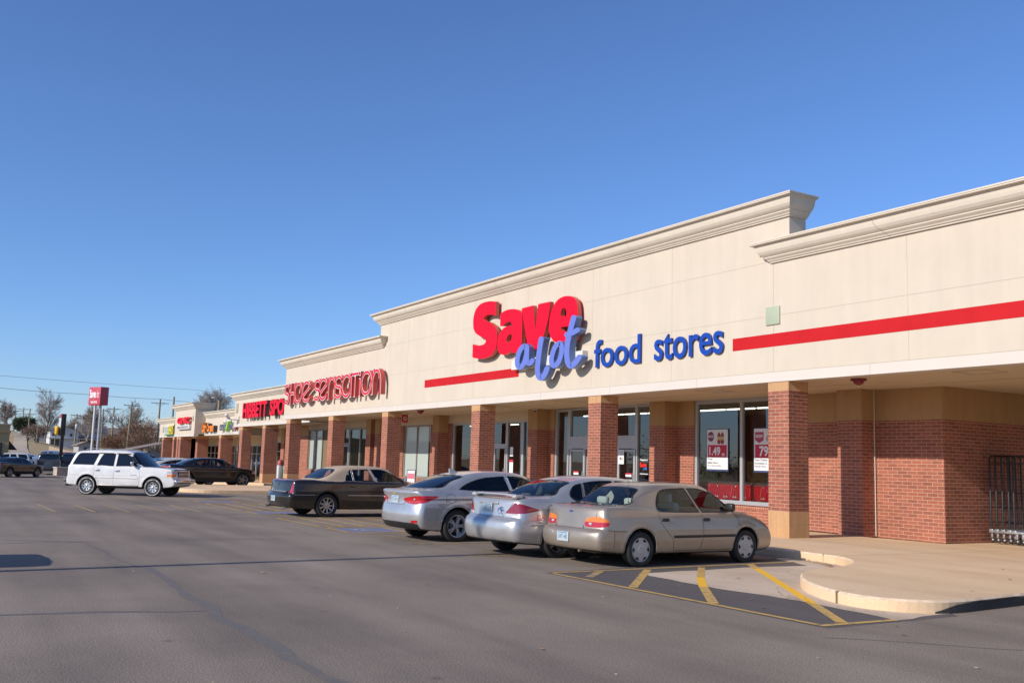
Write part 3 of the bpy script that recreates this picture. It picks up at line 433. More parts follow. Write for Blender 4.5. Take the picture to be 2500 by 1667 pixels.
for (x0, x1) in ((-6.1, -4.75), (-12.75, -11.5), (-19.2, -18.2)):
    ln(((x0), -8.25), ((x0), -6.95), .08, 0, .0128); ln((x1, -8.25), (x1, -6.95), .08, 0, .0128); ln((x0, -8.28), (x1, -8.28), .08, 0, .0135); ln((x0, -6.95), (x1, -6.95), .08, 0, .0135)
lines.build('parking_lines', [YEL, YELW, YELF, SEAL], kind='structure', uv=False)
def isa(cx, cy):
    """wheelchair symbol painted on a blue square, read from the driving aisle"""
    b = MB(); b.sheet([(cx-.62, cy-.6), (cx+.62, cy-.6), (cx+.62, cy+.6), (cx-.62, cy+.6)], .0028)
    W = 1; z = .0145
    T = lambda x, y: (cx+y, cy-x)
    ring = [T(.20*math.cos(a)-.02, .20*math.sin(a)-.12) for a in np.linspace(-2.6, 1.2, 16)]
    for p, q in zip(ring, ring[1:]): ln(p, q, .055, 1, z, b)
    for p, q in (((.0, .25), (.0, -.02)), ((.0, -.02), (.17, -.02)), ((.17, -.02), (.25, -.27)), ((.25, -.27), (.33, -.24)), ((0, .1), (.14, .1))): ln(T(*p), T(*q), .06, 1, z+.001, b)
    b.sheet([T(.055*math.cos(a), .055*math.sin(a)+.34) for a in np.linspace(0, 6.28, 12)[:-1]], .0059)
    return b
for cx, cy in ((-5.42, -7.6), (-12.1, -7.6), (-18.7, -7.6)): isa(cx, cy).build('accessible_marking', [BLU, paint_mat('worn_white_paint%d' % int(-cx), (.5, .5, .5, 1), .46)], kind='structure', uv=False)
crk = MB()
def wig(a, b, w, seed):
    rr = random.Random(seed); a, b = Vector(a), Vector(b); d = (b-a); n = max(2, int(d.length/.35)); nn = Vector((-d.y, d.x)).normalized(); P = []; o = 0
    for k in range(n+1): o = o*.8+rr.uniform(-.05, .05); P.append(a+d*k/n+nn*o)
    v = []; zz = .0018+.0002*(seed % 5)
    for p in P:
        ww = w*rr.uniform(.5, 1.25)/2; v += [(p.x-nn.x*ww, p.y-nn.y*ww, zz+gz(p.x, 0)), (p.x+nn.x*ww, p.y+nn.y*ww, zz+gz(p.x, 0))]
    crk.add(v, [(2*i, 2*i+2, 2*i+3, 2*i+1) for i in range(n)])
wig((12, -13.7), (1.0, -13.58), .13, 1); wig((1.0, -13.58), (-3, -13.7), .05, 5); wig((5.1, -13.6), (4.4, -17.5), .08, 2); 
wig((-11.45, -19), (-11.6, -8.5), .06, 4); wig((8.7, -8.7), (12.8, -4), .03, 6); wig((-3.2, -13.65), (-4.5, -16.4), .05, 8); wig((-3.1, -16.4), (-3.4, -10), .03, 10)
crk.build('crack_seal', [SEAL], kind='structure', uv=False)
# ------------------------------------------------------------------ shopping centre
BRICK = brick_mat('brick', (.385, .120, .068, 1), (.255, .080, .050, 1), (.58, .39, .265, 1))
SOLD = brick_mat('soldier_brick', (.385, .120, .068, 1), (.30, .088, .052, 1), (.58, .39, .265, 1), bw=.082, bh=.2, off=0)
STUC = stucco_mat('cream_stucco', (.655, .562, .44), .05)
BAND = mat('white_band', (.68, .61, .53), .7, var=.04, vscale=.6, speck=.02)
JNT = mat('panel_joint', (.50, .42, .32), .9)
TANB = mat('split_face_block', (.62, .355, .17), .9, var=.12, vscale=2.5, bump=.9, bscale=28, stretch=(3.5, 3.5, .6), speck=.08)
TANE = mat('tan_wall', (.46, .275, .125), .9, var=.10, vscale=1.8, bump=.4, bscale=45, stretch=(2.5, 2.5, .5))
SOFF = mat('soffit', (.62, .50, .35), .8, var=.05, vscale=.8)
ALU = mat('aluminium_frame', (.50, .50, .50), .42, metal=.35, var=.05)
ALUD = mat('bronze_frame', (.34, .32, .28), .45, metal=.3)
METAL = mat('galvanised', (.5, .5, .5), .4, metal=.8)
GL = glass_mat('shop_glass', (.86, .92, .92), 1, 0, 2.0, .9)
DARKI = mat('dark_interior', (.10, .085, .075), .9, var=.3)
RED = mat('red_paint', (.56, .014, .018), .6, spec=.15, var=.10, vscale=1.1)
ZF, ZB = 3.58, 3.81
centre = empty('shopping_centre', (0, 0, 0), 0, 'long cream stucco strip mall with a row of brick columns under its canopy', 'building')
fx = lambda u, v, w: (u, w, v)
def fascia(name, x0, x1, y, zb, zt, ztop, ret=.5, zband=None, jx=(), jz=(), bandj=3.6):
    zband = zb+.23 if zband is None else zband
    mb = MB(); mb.box(x0, x1, y, y+ret, zband, ztop-.02, 0)
    for j in jx: mb.box(j-.004, j+.004, y-.0025, y+.01, zband, zt-.45, 1)
    for z, a, b in jz: mb.box(a, b, y-.003, y+.01, z-.004, z+.004, 1)
    w = mb.build(name, [STUC, JNT], centre)
    mb = MB(); mb.box(x0, x1, y-.022, y+.32, zb, zband, 0)
    x = x0+bandj*.6
    while x < x1: mb.box(x-.005, x+.005, y-.0245, y, zb+.002, zband, 1); x += bandj
    mb.box(x0, x1, y-.0235, y, zband-.012, zband+.002, 1)
    mb.build('canopy_band', [BAND, JNT], centre); return w
PROF = [(0, 0), (.38, 0), (.38, .048), (.31, .055), (.292, .09), (.276, .15), (.255, .21), (.215, .265), (.168, .305), (.145, .313), (.145, .338), (.118, .362), (.09, .386), (.078, .41), (.05, .415), (.05, .445), (0, .445)]
def cornice(path, zt, sc=1.0, joints=7.3):
    P = [Vector(p) for p in path]; n = len(P); mb = MB(); offs = []
    for i in range(n):
        d1 = (P[i]-P[i-1]).normalized() if i else (P[1]-P[0]).normalized(); d2 = (P[i+1]-P[i]).normalized() if i < n-1 else d1
        n1 = Vector((d1.y, -d1.x)); n2 = Vector((d2.y, -d2.x)); m = (n1+n2); m = m/ (1+n1.dot(n2)); offs.append(m)
    K = len(PROF)
    for i in range(n-1):
        v = [];
        for e in (i, i+1):
            for p, z in PROF: q = P[e]+offs[e]*p*sc; v.append((q.x, q.y, zt-z*sc))
        f = []
        for k in range(K-1): f.append((k, k+1, K+k+1, K+k))
        mb.add(v, f, 0, False)
        d = P[i+1]-P[i]
        if d.length > 3:
            x = joints*.45
            while x < d.length:
                c = P[i]+d.normalized()*x; L = []
                for p, z in PROF[2:-1]: q = c+offs[i]*(p*sc+.0035); L.append((q.x, q.y, zt-z*sc-.001))
                if abs(d.y) < 1e-6:
                    vv = [(a[0]-.008, a[1], a[2]) for a in L]+[(a[0]+.008, a[1], a[2]) for a in L]; kk = len(L)
                    mb.add(vv, [(k, k+1, kk+k+1, kk+k) for k in range(kk-1)], 1)
                x += joints
    # closed ends and cap flashing
    for e in (0, n-1):
        q = [(P[e]+offs[e]*p*sc) for p, z in PROF]; mb.add([(a.x, a.y, zt-z*sc) for a, (p, z) in zip(q, PROF)], [tuple(range(K))], 0)
    v = []
    for e in range(n):
        a = P[e]+offs[e]*.392*sc; b = P[e]-offs[e]*.42; v += [(a.x, a.y, zt+.012), (b.x, b.y, zt+.012), (a.x, a.y, zt-.02)]
    f = []
    for e in range(n-1): f += [(3*e, 3*e+3, 3*e+4, 3*e+1), (3*e+2, 3*e+5, 3*e+3, 3*e)]
    mb.add(v, f, 0)
    return mb.build('cornice', [CORN, JNT], centre)
CORN = stucco_mat('cornice_stucco', (.74, .65, .52), .04)
ZR, ZS = 6.75, 7.75
# front walls: grocery right part, tall centre, shoe shop, sports shop, left wing
fascia('fascia_wall', -23.17, .055, 0, ZF, ZS, ZS, .52, jx=[-20.3, -14.73, -11.14, -7.53, -3.99], jz=[(5.09, -23.1, .05), (6.35, -23.1, -.5)])
fascia('fascia_wall', .055, 15, 0, ZF, ZR, ZR, .5, jx=[3.12, 6.7, 10.3], jz=[(5.09, .06, 15)])
MB().box(-.446, -.434, -.003, .01, ZB, 6.3, 0).build('panel_joint', JNT, centre)
fascia('fascia_wall', -35.9, -23.17, 0, ZF, ZR, ZR, .5, jx=[-29.6, -26.4], jz=[(5.09, -24.4, -23.2)])
fascia('fascia_wall', -51.45, -35.9, 1.5, 3.51, 5.72, 5.72, .5, jx=[-46, -40.5], jz=[(4.62, -51.4, -36)])
fascia('fascia_wall', -61.6, -51.9, 2.0, 3.05, 4.79, 4.79, .5, jx=[-57.6])
fascia('fascia_wall', -68.6, -61.62, 1.2, 2.98, 5.55, 5.55, 1.4, zband=3.17, jz=[(4.7, -68.5, -61.7)])
fascia('fascia_wall', -78.8, -68.62, 2.0, 3.05, 4.70, 4.70, .5)
cornice([(-23.17, .52), (-23.17, 0), (.055, 0), (.055, .52)], ZS)
cornice([(-.445, .02), (-.445, 0), (15, 0)], ZR)
cornice([(-35.9, .5), (-35.9, 0), (-22.76, 0), (-22.76, .02)], ZR)
cornice([(-51.45, 2), (-51.45, 1.5), (-35.9, 1.5)], 5.72, .92)
cornice([(-61.2, 2), (-51.46, 2)], 4.79, .95); cornice([(-68.6, 2.6), (-68.6, 1.2), (-61.6, 1.2), (-61.6, 2.6)], 5.55, 1.0); cornice([(-78.8, 2.5), (-78.8, 2.0), (-68.7, 2.0)], 4.70, .95)
# parapet backs and roof deck
mb = MB(); mb.box(-35.7, 15, .52, 34, 5.9, 6.05); mb.box(-51.2, -35.9, 2.0, 34, 5.0, 5.1); mb.box(-78.6, -51.9, 2.5, 30, 4.2, 4.3)
mb.box(-78.7, -78.5, 2.5, 30, -.5, 4.2); mb.box(-51.9, -51.46, 2.02, 30, 3.0, 5.0)
mb.build('roof', mat('roof_membrane', (.42, .40, .36), .9, var=.1), centre)
# soffit, one sheet per canopy, with light hatches
mb = MB(); mb.box(-35.9, 1.61, .0, 3.1, ZF+.004, ZF+.08); mb.box(1.61, 15, .0, 20, ZF+.005, ZF+.08); mb.box(-51.4, -35.92, 1.52, 4.6, 3.515, 3.6); mb.box(-78.7, -51.5, 2.02, 5.2, 3.055, 3.1)
for x in (-29, -22, -14.5, -10, -3.4, 4.0, 9):
    y = .55
    for a, b, c, d in ((x-.35, x+.35, y, y+.012), (x-.35, x+.35, y+.7, y+.712), (x-.35, x-.338, y, y+.7), (x+.338, x+.35, y, y+.7)): mb.box(a, b, c, d, ZF-.004, ZF+.01, 1)
mb.box(1.62, 15, 2.45, 2.47, ZF-.003, ZF+.01, 1); mb.box(-35.8, 1.5, 1.5, 1.512, ZF-.002, ZF+.01, 1)
for x in (-27, -20, -12, -3.45, 3.6): mb.lathe([(.0, 0), (.07, 0), (.085, .012), (.085, .02)], 16, 2, Matrix.Translation((x, 1.15, ZF-.016)))
mb.build('soffit', [SOFF, JNT, mat('soffit_lamp', (.55, .52, .46), .5)], centre)
# columns
def column(x, y, g=0.0, w=.61, d=.61, top=ZF, base=.565, cap=.215):
    o = MB().box(x, x+w, y+.003, y+.003+d, g+.15+base, top-cap, 0).build('column', BRICK, centre)
    mb = MB(); p = .004
    mb.box(x-p, x+w+p, y+.003-p, y+.003+d+p, g+.15, g+.15+base, 0)
    mb.box(x-p-.001, x+w+p+.001, y+.001-p, y+.004+d+p, g+.15+base/2-.004, g+.15+base/2+.004, 1)
    mb.build('column_base', [TANB, mat('block_joint', (.5, .33, .18), .9)], o)
    MB().box(x-.002, x+w+.002, y+.001, y+.005+d, top-cap, top+.003, 0).build('column_cap', TANB, o)
for x in (-.61, -7.66, -14.74, -22.62, -29.02, -35.38): column(x, 0)
for x, d in ((-39.9, .61), (-44.84, .8), (-49.95, .61)): column(x, 1.52, gz(x, 0), d=d, top=3.515)
for x in (-57.29, -64.46): column(x, 2.02, gz(x, 0), d=.85, top=3.055, base=.5)
for x in (-67.0, -71.5, -73.1, -77.6): column(x, 1.25 if x > -68 else 2.02, gz(x, 0), d=.85, top=3.0 if x > -68 else 3.055, base=.5)
# rear (shop front) wall. zones between glass, all at y = 3.1
YW = 3.1; BT = 2.851
def wallpiece(x0, x1, z0=.13, z1=BT, y=YW, upper=True, top=ZF, bk=.25):
    o = MB().box(x0, x1, y, y+bk, z0, z1).build('brick_wall', BRICK, centre)
    if upper: MB().box(x0, x1, y-.006, y+bk, z1, top+.01).build('tan_wall_band', TANE, centre)
    return o
def pilaster(x0, x1, y0=2.62, y1=YW, g=0, top=ZF, bt=BT):
    o = MB().box(x0, x1, y0, y1, .13+g, bt+g).build('pilaster', BRICK, centre)
    MB().box(x0-.004, x1+.004, y0-.006, y1, bt+g, top+.003).build('pilaster_cap', TANE, o)
def sash(x0, x1, z0, z1, y=YW, mull=(), trans=(), fr=.055, m=None, glass=True, depth=.10, recess=.05, gm=None, name='shop_window'):
    m = m or ALU; mb = MB(); yf = y+recess
    mb.box(x0, x0+fr, yf, yf+depth, z0, z1); mb.box(x1-fr, x1, yf, yf+depth, z0, z1)
    mb.box(x0+fr, x1-fr, yf+.001, yf+depth, z1-fr, z1); mb.box(x0+fr, x1-fr, yf+.001, yf+depth, z0, z0+fr)
    for a in mull: mb.box(a-fr/2, a+fr/2, yf+.002, yf+depth-.001, z0+fr, z1-fr)
    for z, a, b, h in trans: mb.box(a, b, yf+.003, yf+depth-.002, z, z+h)
    f = mb.build(name, m, centre)
    if glass: MB().add([(x0+fr, yf+depth*.6, z0+fr), (x1-fr, yf+depth*.6, z0+fr), (x1-fr, yf+depth*.6, z1-fr), (x0+fr, yf+depth*.6, z1-fr)], [(0, 1, 2, 3)]).build('glass_pane', gm or GL, f)
    return f
def door_leaf(x0, x1, z0, z1, y, m=None, rail=.09, kick=.22, handle=True):
    m = m or ALU; mb = MB(); d = .05
    mb.box(x0, x0+rail, y, y+d, z0, z1); mb.box(x1-rail, x1, y, y+d, z0, z1); mb.box(x0+rail, x1-rail, y+.001, y+d, z1-.1, z1); mb.box(x0+rail, x1-rail, y+.001, y+d, z0, z0+kick)
    mb.box(x0+rail, x1-rail, y+.001, y+d, z0+.95, z0+1.05)
    f = mb.build('door', m, centre)
    MB().add([(x0+rail, y+.03, z0+kick), (x1-rail, y+.03, z0+kick), (x1-rail, y+.03, z1-.1), (x0+rail, y+.03, z1-.1)], [(0, 1, 2, 3)]).build('glass_pane', GL, f)
    if handle: MB().tube([(x1-rail/2, y-.06, z0+.85), (x1-rail/2, y-.06, z0+1.25)], .012).build('handle', METAL, f)
    return f
wallpiece(-3.3, 1.61); MB().box(1.30, 1.615, YW+.001, 20, .13, BT).build('side_wall', BRICK, centre); MB().box(1.30, 1.621, YW-.004, 20, BT, ZF+.01).build('tan_wall_band', TANE, centre)
pilaster(-.92, -.20)
# big grocery window with sill and soldier course
MB().box(-6.66, -3.3, YW, YW+.25, .13, .545).build('brick_wall', BRICK, centre)
MB().box(-6.66, -3.3, YW-.004, YW+.25, .545, .655).build('soldier_course', SOLD, centre)
w = sash(-6.66, -3.3, .655, 3.575, mull=[-4.75], fr=.10)
MB().box(-6.66, -3.3, YW-.05, YW+.1, .656, .73).build('window_sill', ALU, w)
wallpiece(-7.55, -6.66); pilaster(-8.12, -7.41); MB().box(-8.12, -7.55, YW, YW+.25, .13, ZF).build('brick_wall', BRICK, centre)
# entrance bay
sash(-9.46, -8.1, .15, 3.575, fr=.07)
e = sash(-13.28, -9.46, 2.15, 3.575, trans=[(2.15, -13.2, -9.5, .45)], fr=.07, name='entrance_transom')
door_leaf(-13.22, -12.3, .15, 2.18, YW+.05); door_leaf(-12.28, -11.4, .15, 2.18, YW+.12, handle=False); door_leaf(-11.38, -10.45, .15, 2.18, YW+.12, handle=False); door_leaf(-10.43, -9.5, .15, 2.18, YW+.05)
sash(-14.16, -13.28, .15, 3.575, fr=.10)
wallpiece(-14.82, -14.16); pilaster(-15.19, -14.56)
# dollar shop
MB().box(-16.0, -14.8, YW, YW+.25, 3.24, ZF+.01).build('cream_bulkhead', SOFF, centre)
MB().box(-35.2, -14.82, YW-.003, YW+.25, 3.24, ZF+.01).build('cream_bulkhead', SOFF, centre)
sash(-16.42, -15.15, .15, 3.24, fr=.07, m=ALU); sash(-17.62, -16.42, .15, 3.24, fr=.09, m=ALU)
sash(-19.5, -17.62, 2.27, 3.24, fr=.08, m=ALU, name='entrance_transom'); door_leaf(-18.6, -17.66, .15, 2.27, YW+.05, ALU); door_leaf(-19.5, -18.62, .15, 2.27, YW+.05, ALU)
sash(-22.2, -19.5, .15, 3.24, mull=[-20.5], fr=.09)
wallpiece(-24.3, -22.2, top=3.3, upper=False, z1=3.24); pilaster(-23.12, -22.56)
WP = mat('white_window_film', (.50, .56, .50), .25, var=.03, coat=.6)
w = sash(-27.2, -24.3, .83, 3.24, mull=[-25.82], fr=.08, m=ALUD, glass=False)
for a, b in ((-27.12, -25.86), (-25.78, -24.66)): MB().box(a, b, YW+.10, YW+.13, .91, 3.16).build('window_film', WP, w)
MB().add([(-24.62, YW+.11, .91), (-24.38, YW+.11, .91), (-24.38, YW+.11, 3.16), (-24.62, YW+.11, 3.16)], [(0, 1, 2, 3)]).build('glass_pane', GL, w)
MB().box(-27.2, -24.3, YW, YW+.25, .13, .83).build('brick_wall', BRICK, centre)
wallpiece(-29.9, -27.2, upper=False, z1=3.24); pilaster(-29.55, -28.9); pilaster(-30.7, -30.1)
# shoe shop
sash(-34.3, -30.6, .15, 3.24, mull=[-32.8, -31.4], fr=.10, m=ALUD)
door_leaf(-35.35, -34.36, .15, 2.35, YW+.05, ALU); sash(-36.3, -34.3, 2.37, 3.24, fr=.08, m=ALUD, name='entrance_transom'); sash(-37.4, -36.3, .15, 3.24, fr=.08, m=ALUD)
door_leaf(-36.26, -35.4, .15, 2.35, YW+.05, ALU)
w = sash(-40.75, -37.4, .9, 3.24, mull=[-39.6, -38.5], fr=.08, m=ALUD, glass=False)
for a, b in ((-40.67, -39.64), (-39.56, -38.54)): MB().box(a, b, YW+.10, YW+.13, .98, 3.16).build('window_film', WP, w)
MB().box(-38.46, -37.48, YW+.12, YW+.14, .98, 3.16).build('window_blind', mat('brown_blind', (.22, .15, .08), .8), w)
MB().box(-40.75, -37.4, YW, YW+.25, .13, .9).build('brick_wall', BRICK, centre)
wallpiece(-42.3, -40.75, upper=True, z0=-.1, z1=2.9, top=3.5); MB().box(-42.3, -35.92, YW-.003, YW+.25, 3.24, 3.6).build('cream_bulkhead', SOFF, centre)
MB().box(-42.3, -42.05, YW+.25, 4.6, -.2, 3.6).build('brick_wall', BRICK, centre)
# sports shop and left wing shop fronts, stepping down with the ground
def far_front(x0, x1, y, g, top, n, cream=True):
    MB().box(x0, x1, y-.003, y+.25, g+2.95, top+.01).build('cream_bulkhead', SOFF, centre)
    mull = [x0+(x1-x0)*k/n for k in range(1, n)]
    return sash(x0, x1, g+.15, g+2.95, y=y, mull=mull, fr=.09, m=ALU, trans=[(g+2.25, x0+.09, x1-.09, .06)])
far_front(-48.2, -42.3, 4.6, -.08, 3.51, 5); wallpiece(-49.6, -48.2, y=4.6, z0=-.3, z1=2.6, top=3.51); pilaster(-49.3, -48.6, 4.15, 4.6, -.25, 3.51, 2.7)
far_front(-51.8, -49.6, 4.6, -.3, 3.51, 2)
for a, b, n in ((-56.4, -51.9, 4), (-62.5, -57.4, 4), (-69, -63.5, 4), (-77, -70, 5)): far_front(a, b, 5.2, -.5, 3.06, n)
for a, b in ((-57.4, -56.4), (-63.5, -62.5), (-70, -69), (-78.7, -77)): wallpiece(a, b, y=5.2, z0=-.7, z1=2.3, top=3.06)
MB().box(-51.9, -51.8, 4.5, 5.3, -.7, 3.5).build('brick_wall', BRICK, centre)
MB().box(-78.7, -78.5, 2.6, 5.2, -.7, 3.05).build('brick_wall', BRICK, centre)
# down pipes by the pilasters
for x in (-7.5, -14.78, -.20):
    MB().tube([(x, YW-.04, .15), (x, YW-.04, ZF)], .017, 8).build('conduit', mat('cream_pipe', (.62, .54, .44), .6), centre)
# interiors: floor, back wall, side walls, ceilings with lit strip lights
def interior(x0, x1, y0, y1, z0, z1, wall, name='shop_interior'):
    mb = MB(); mb.box(x0, x1, y0, y1, z0-.05, z0+.012, 1); mb.box(x0, x1, y1, y1+.1, z0, z1, 0); mb.box(x0, x0+.1, y0, y1, z0, z1, 0); mb.box(x1-.1, x1, y0, y1, z0, z1, 0); mb.box(x0, x1, y0, y1, z1, z1+.05, 2)
    return mb.build(name, [wall, mat('vinyl_floor', (.25, .23, .20), .35), mat('ceiling_tile', (.40, .38, .34), .9)], centre)
LIT = mat('strip_light', (.9, .9, .85), .5, emit=(1, .96, .82), es=2.6)
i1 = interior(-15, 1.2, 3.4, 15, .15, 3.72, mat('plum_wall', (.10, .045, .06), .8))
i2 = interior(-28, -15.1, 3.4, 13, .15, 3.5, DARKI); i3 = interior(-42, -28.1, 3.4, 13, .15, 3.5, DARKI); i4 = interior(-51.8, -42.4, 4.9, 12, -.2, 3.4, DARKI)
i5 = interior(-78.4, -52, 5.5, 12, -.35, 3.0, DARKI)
mb = MB()
for y in (4.6,):
    x = -14.5
    while x < .5: mb.box(x, x+1.15, y, y+.07, 3.40, 3.44); x += 1.27
mb.build('ceiling_lights', LIT, i1)
mb = MB()
for x in (-26, -22.5, -19, -16.5): mb.box(x, x+.9, 6, 6.1, 3.3, 3.34)
mb.build('ceiling_lights', LIT, i2)
mb = MB(); mb.box(-14.5, 1, 14.8, 14.9, 2.5, 3.4, 0); mb.box(-14.5, 1, 14.75, 14.8, 1.1, 2.3, 1); mb.box(-4.6, -4.1, 4.5, 4.9, .16, 3.6, 0)
mb.box(-9, -5.4, 7.5, 7.8, .16, 1.9, 2); mb.box(-4.4, -1, 9, 9.4, .16, 2.0, 1); mb.box(-13.6, -11, 8, 8.4, .16, 1.9, 1)
mb.build('shelving', [mat('interior_red', (.42, .03, .04), .6), mat('interior_green', (.10, .16, .05), .7, var=.5, vscale=4), mat('interior_goods', (.28, .20, .06), .7, var=.8, vscale=5)], i1)
mb = MB(); mb.box(-27, -15.5, 12.8, 12.9, 2.0, 2.9, 0); mb.box(-26, -16, 9, 9.3, .16, 1.7, 1); mb.box(-24, -15.6, 6, 6.3, .16, 1.3, 1)
mb.build('shelving', [mat('interior_yellow', (.40, .30, .02), .6), mat('shop_goods', (.16, .12, .10), .7, var=.9, vscale=6)], i2)
mb = MB(); mb.box(-41, -29, 8, 8.2, .16, 1.8, 0); mb.build('shelving', [mat('shop_goods', (.16, .12, .10), .7)], i3)
mb = MB(); mb.box(-51, -44, 7, 7.2, -.2, 2.0, 0); mb.build('shelving', [mat('interior_lime', (.12, .38, .06), .7, var=.5, vscale=2)], i4)
mb = MB(); mb.box(-77, -53, 8, 8.2, -.3, 1.8, 0); mb.build('shelving', [mat('shop_goods', (.16, .12, .10), .7)], i5)
# painted red stripes (4 mm thick board)
st = MB(); st.box(-18.62, -11.6, -.006, .002, 4.385, 4.68).build('painted_stripe', RED, centre); MB().box(-1.75, 15, -.006, .002, 4.385, 4.68).build('painted_stripe', RED, centre)
# ------------------------------------------------------------------ things fixed to the building
def place_box(name, x0, x1, y0, y1, z0, z1, m, label, cat, group=None, b=.01):
    return MB().bbox((x0+x1)/2, (y0+y1)/2, (z0+z1)/2, x1-x0, y1-y0, z1-z0, b).build(name, m, None, label, cat, group)
place_box('wall_plate', -.65, -.23, -.035, 0, 4.88, 5.3, mat('pale_green', (.42, .47, .33), .6, var=.06), 'pale green square cover plate above the left end of the right hand red stripe', 'wall plate')
PLT = mat('beige_plate', (.40, .36, .26), .7)
place_box('wall_plate', -51.05, -50.62, 1.46, 1.5, 4.45, 5.1, PLT, 'narrow beige plate high on the wall left of the red sports shop lettering', 'wall plate')
place_box('wall_plate', -62.4, -62.05, 1.16, 1.2, 4.15, 4.55, PLT, 'small beige plate on the far tower to the right of its red letters', 'wall plate')
place_box('wall_plate', -77.4, -76.9, 1.96, 2.0, 3.5, 4.0, PLT, 'small beige plate at the far left end of the strip mall wall', 'wall plate')
def alarm_bell(x, y, label):
    t = empty('fire_alarm', (x, y, ZF), 0, label, 'fire alarm', 'red fire alarms under the canopy')
    m = mat('alarm_red', (.24, .012, .022), .35)
    MB().box(-.13, .13, -.10, .10, -.05, 0).build('mounting_plate', m, t)
    MB().lathe([(.0, -.15), (.035, -.15), (.05, -.12), (.09, -.115), (.11, -.06), (.11, -.045), (0, -.045)], 20, 0).build('bell_housing', m, t)
    MB().lathe([(0, -.172), (.022, -.168), (.034, -.15)], 14).build('strobe_lens', mat('strobe', (.8, .75, .7), .2), t)
alarm_bell(1.45, .55, 'dark red round fire alarm under the canopy to the right of the nearest brick column')
alarm_bell(-19.85, .45, 'dark red fire alarm under the canopy between the third and fourth columns')
t = empty('blade_sign', (-22.0, .76, 3.36), 0, 'small red blade sign hanging under the canopy behind the fourth brick column', 'hanging sign')
MB().box(-.015, .015, -.13, .13, -.2, .14).build('sign_panel', mat('blade_red', (.45, .02, .03), .5), t)
b = MB(); text_mb(b, 'Q', lambda u, v, d: (.017, -.07+u, -.12+v), h=.16, bold=.01); b.build('lettering', mat('white_vinyl', (.8, .8, .8), .5), t)
MB().tube([(0, -.09, .13), (0, -.09, .22)], .01).tube([(0, .09, .13), (0, .09, .22)], .01).build('hanger', METAL, t)
def camera_dome(x, y, z, label):
    t = empty('security_camera', (x, y, z), 0, label, 'security camera', 'cameras under the canopy')
    MB().lathe([(0, 0), (.08, 0), (.08, -.04), (.075, -.05), (0, -.05)], 18).build('camera_base', mat('white_plastic', (.7, .68, .62), .4), t)
    MB().lathe([(.06, -.05), (.055, -.08), (.03, -.105), (0, -.11)], 18).build('camera_dome', mat('dark_dome', (.05, .05, .05), .1), t)
camera_dome(-14.55, 2.5, ZF, 'small white dome camera at the soffit above the pilaster left of the grocery entrance')
t = empty('wall_floodlight', (-50.2, 1.5, 4.1), 0, 'white security floodlight on an arm left of the red sports shop lettering', 'floodlight')
MB().box(-.05, .05, -.04, 0, -.35, .1).build('bracket', METAL, t)
MB().tube([(0, -.04, -.15), (-.2, -.5, -.12), (-.3, -.75, -.02)], .03).build('arm', METAL, t)
MB().bbox(0, 0, 0, .22, .20, .42, .05, M=Matrix.Translation((-.32, -.72, .08)) @ Matrix.Rotation(.8, 4, 'X') @ Matrix.Rotation(.4, 4, 'Y')).build('lamp_head', mat('white_enamel', (.72, .68, .62), .35), t)
# ------------------------------------------------------------------ signs
RF = mat('sign_red', (.80, .004, .028), .5, spec=.15); RSIDE = mat('sign_red_return', (.62, .10, .07), .4); RSD = mat('sign_dark_return', (.045, .035, .035), .4)
BF = mat('sign_periwinkle', (.15, .205, .58), .5, spec=.2); BSIDE = mat('sign_blue_return', (.12, .20, .42), .3); BLUE = mat('sign_blue', (.012, .065, .38), .45, spec=.2); BLUES = mat('sign_blue_side', (.015, .06, .28), .35)
WHT = mat('sign_white', (.82, .80, .78), .4); BLK = mat('black_plastic', (.02, .02, .02), .45)
sg = empty('channel_letter_sign', (0, 0, 0), 0, 'huge red Save letters with a blue a lot script in front', 'store sign')
fy = lambda u, v, w: (u, w, v)
for k, nm in (('S', 'letter'), ('a', 'letter'), ('v', 'letter'), ('e', 'letter')):
    MB().prism(SAVE[k], fy, -.24, -.10, 0, 1, smside=False).build(nm, [RF, RSIDE], sg)
MB().box(-11.75, -7.72, -.20, -.001, 4.60, 4.90).build('raceway', mat('raceway_cream', (.74, .70, .62), .5), sg)
def script(*ks):
    mb = MB()
    for q, k in enumerate(ks):
        cl, L_, R__, c1, c2 = SAVE[k]; e = .004*q; mb.ribbon(L_, R__, cl, fy, -.42-e, -.201-e)
        if not cl: mb.cap(c1, fy, -.42-e, -.201-e); mb.cap(c2, fy, -.42-e, -.201-e)
    mb.build('script_letter', [BF, BSIDE], sg)
script('a_bowl', 'a_tail'); script('l'); script('o'); script('t_stem', 't_bar')
sg = empty('lettering_sign', (0, 0, 0), 0, 'blue food stores lettering on the cream wall to the right of the red letters', 'store sign')
def word(parent, txt, x0, x1, z0, z1, y, depth, mf, ms, bold=.02, name='letter', shear=0):
    """a word fitted to a box, each glyph its own letter: glyph advance measured once"""
    full = text_loops_mesh(txt, 1, bold, shear)[0]; lo, hi = full.min(0), full.max(0)
    sx, sz = (x1-x0)/(hi[0]-lo[0]), (z1-z0)/(hi[1]-lo[1])
    # measure the left edge of each glyph by growing prefixes
    for i, ch in enumerate(txt):
        if ch == ' ': continue
        v, f, be = text_loops_mesh(ch, 1, bold, shear)
        pre = text_loops_mesh(txt[:i+1], 1, bold, shear)[0]; dx = pre[:, 0].max()-v[:, 0].max()
        P = [(x0+(a+dx-lo[0])*sx, z0+(b-lo[1])*sz) for a, b in v]; n = len(P)
        mb = MB(); mb.add([(p[0], y-depth, p[1]) for p in P], f, 0)
        mb.add([(p[0], y-depth, p[1]) for p in P]+[(p[0], y, p[1]) for p in P], [(e[0], e[1], n+e[1], n+e[0]) for e in be], 1)
        mb.build(name, [mf, ms], parent)
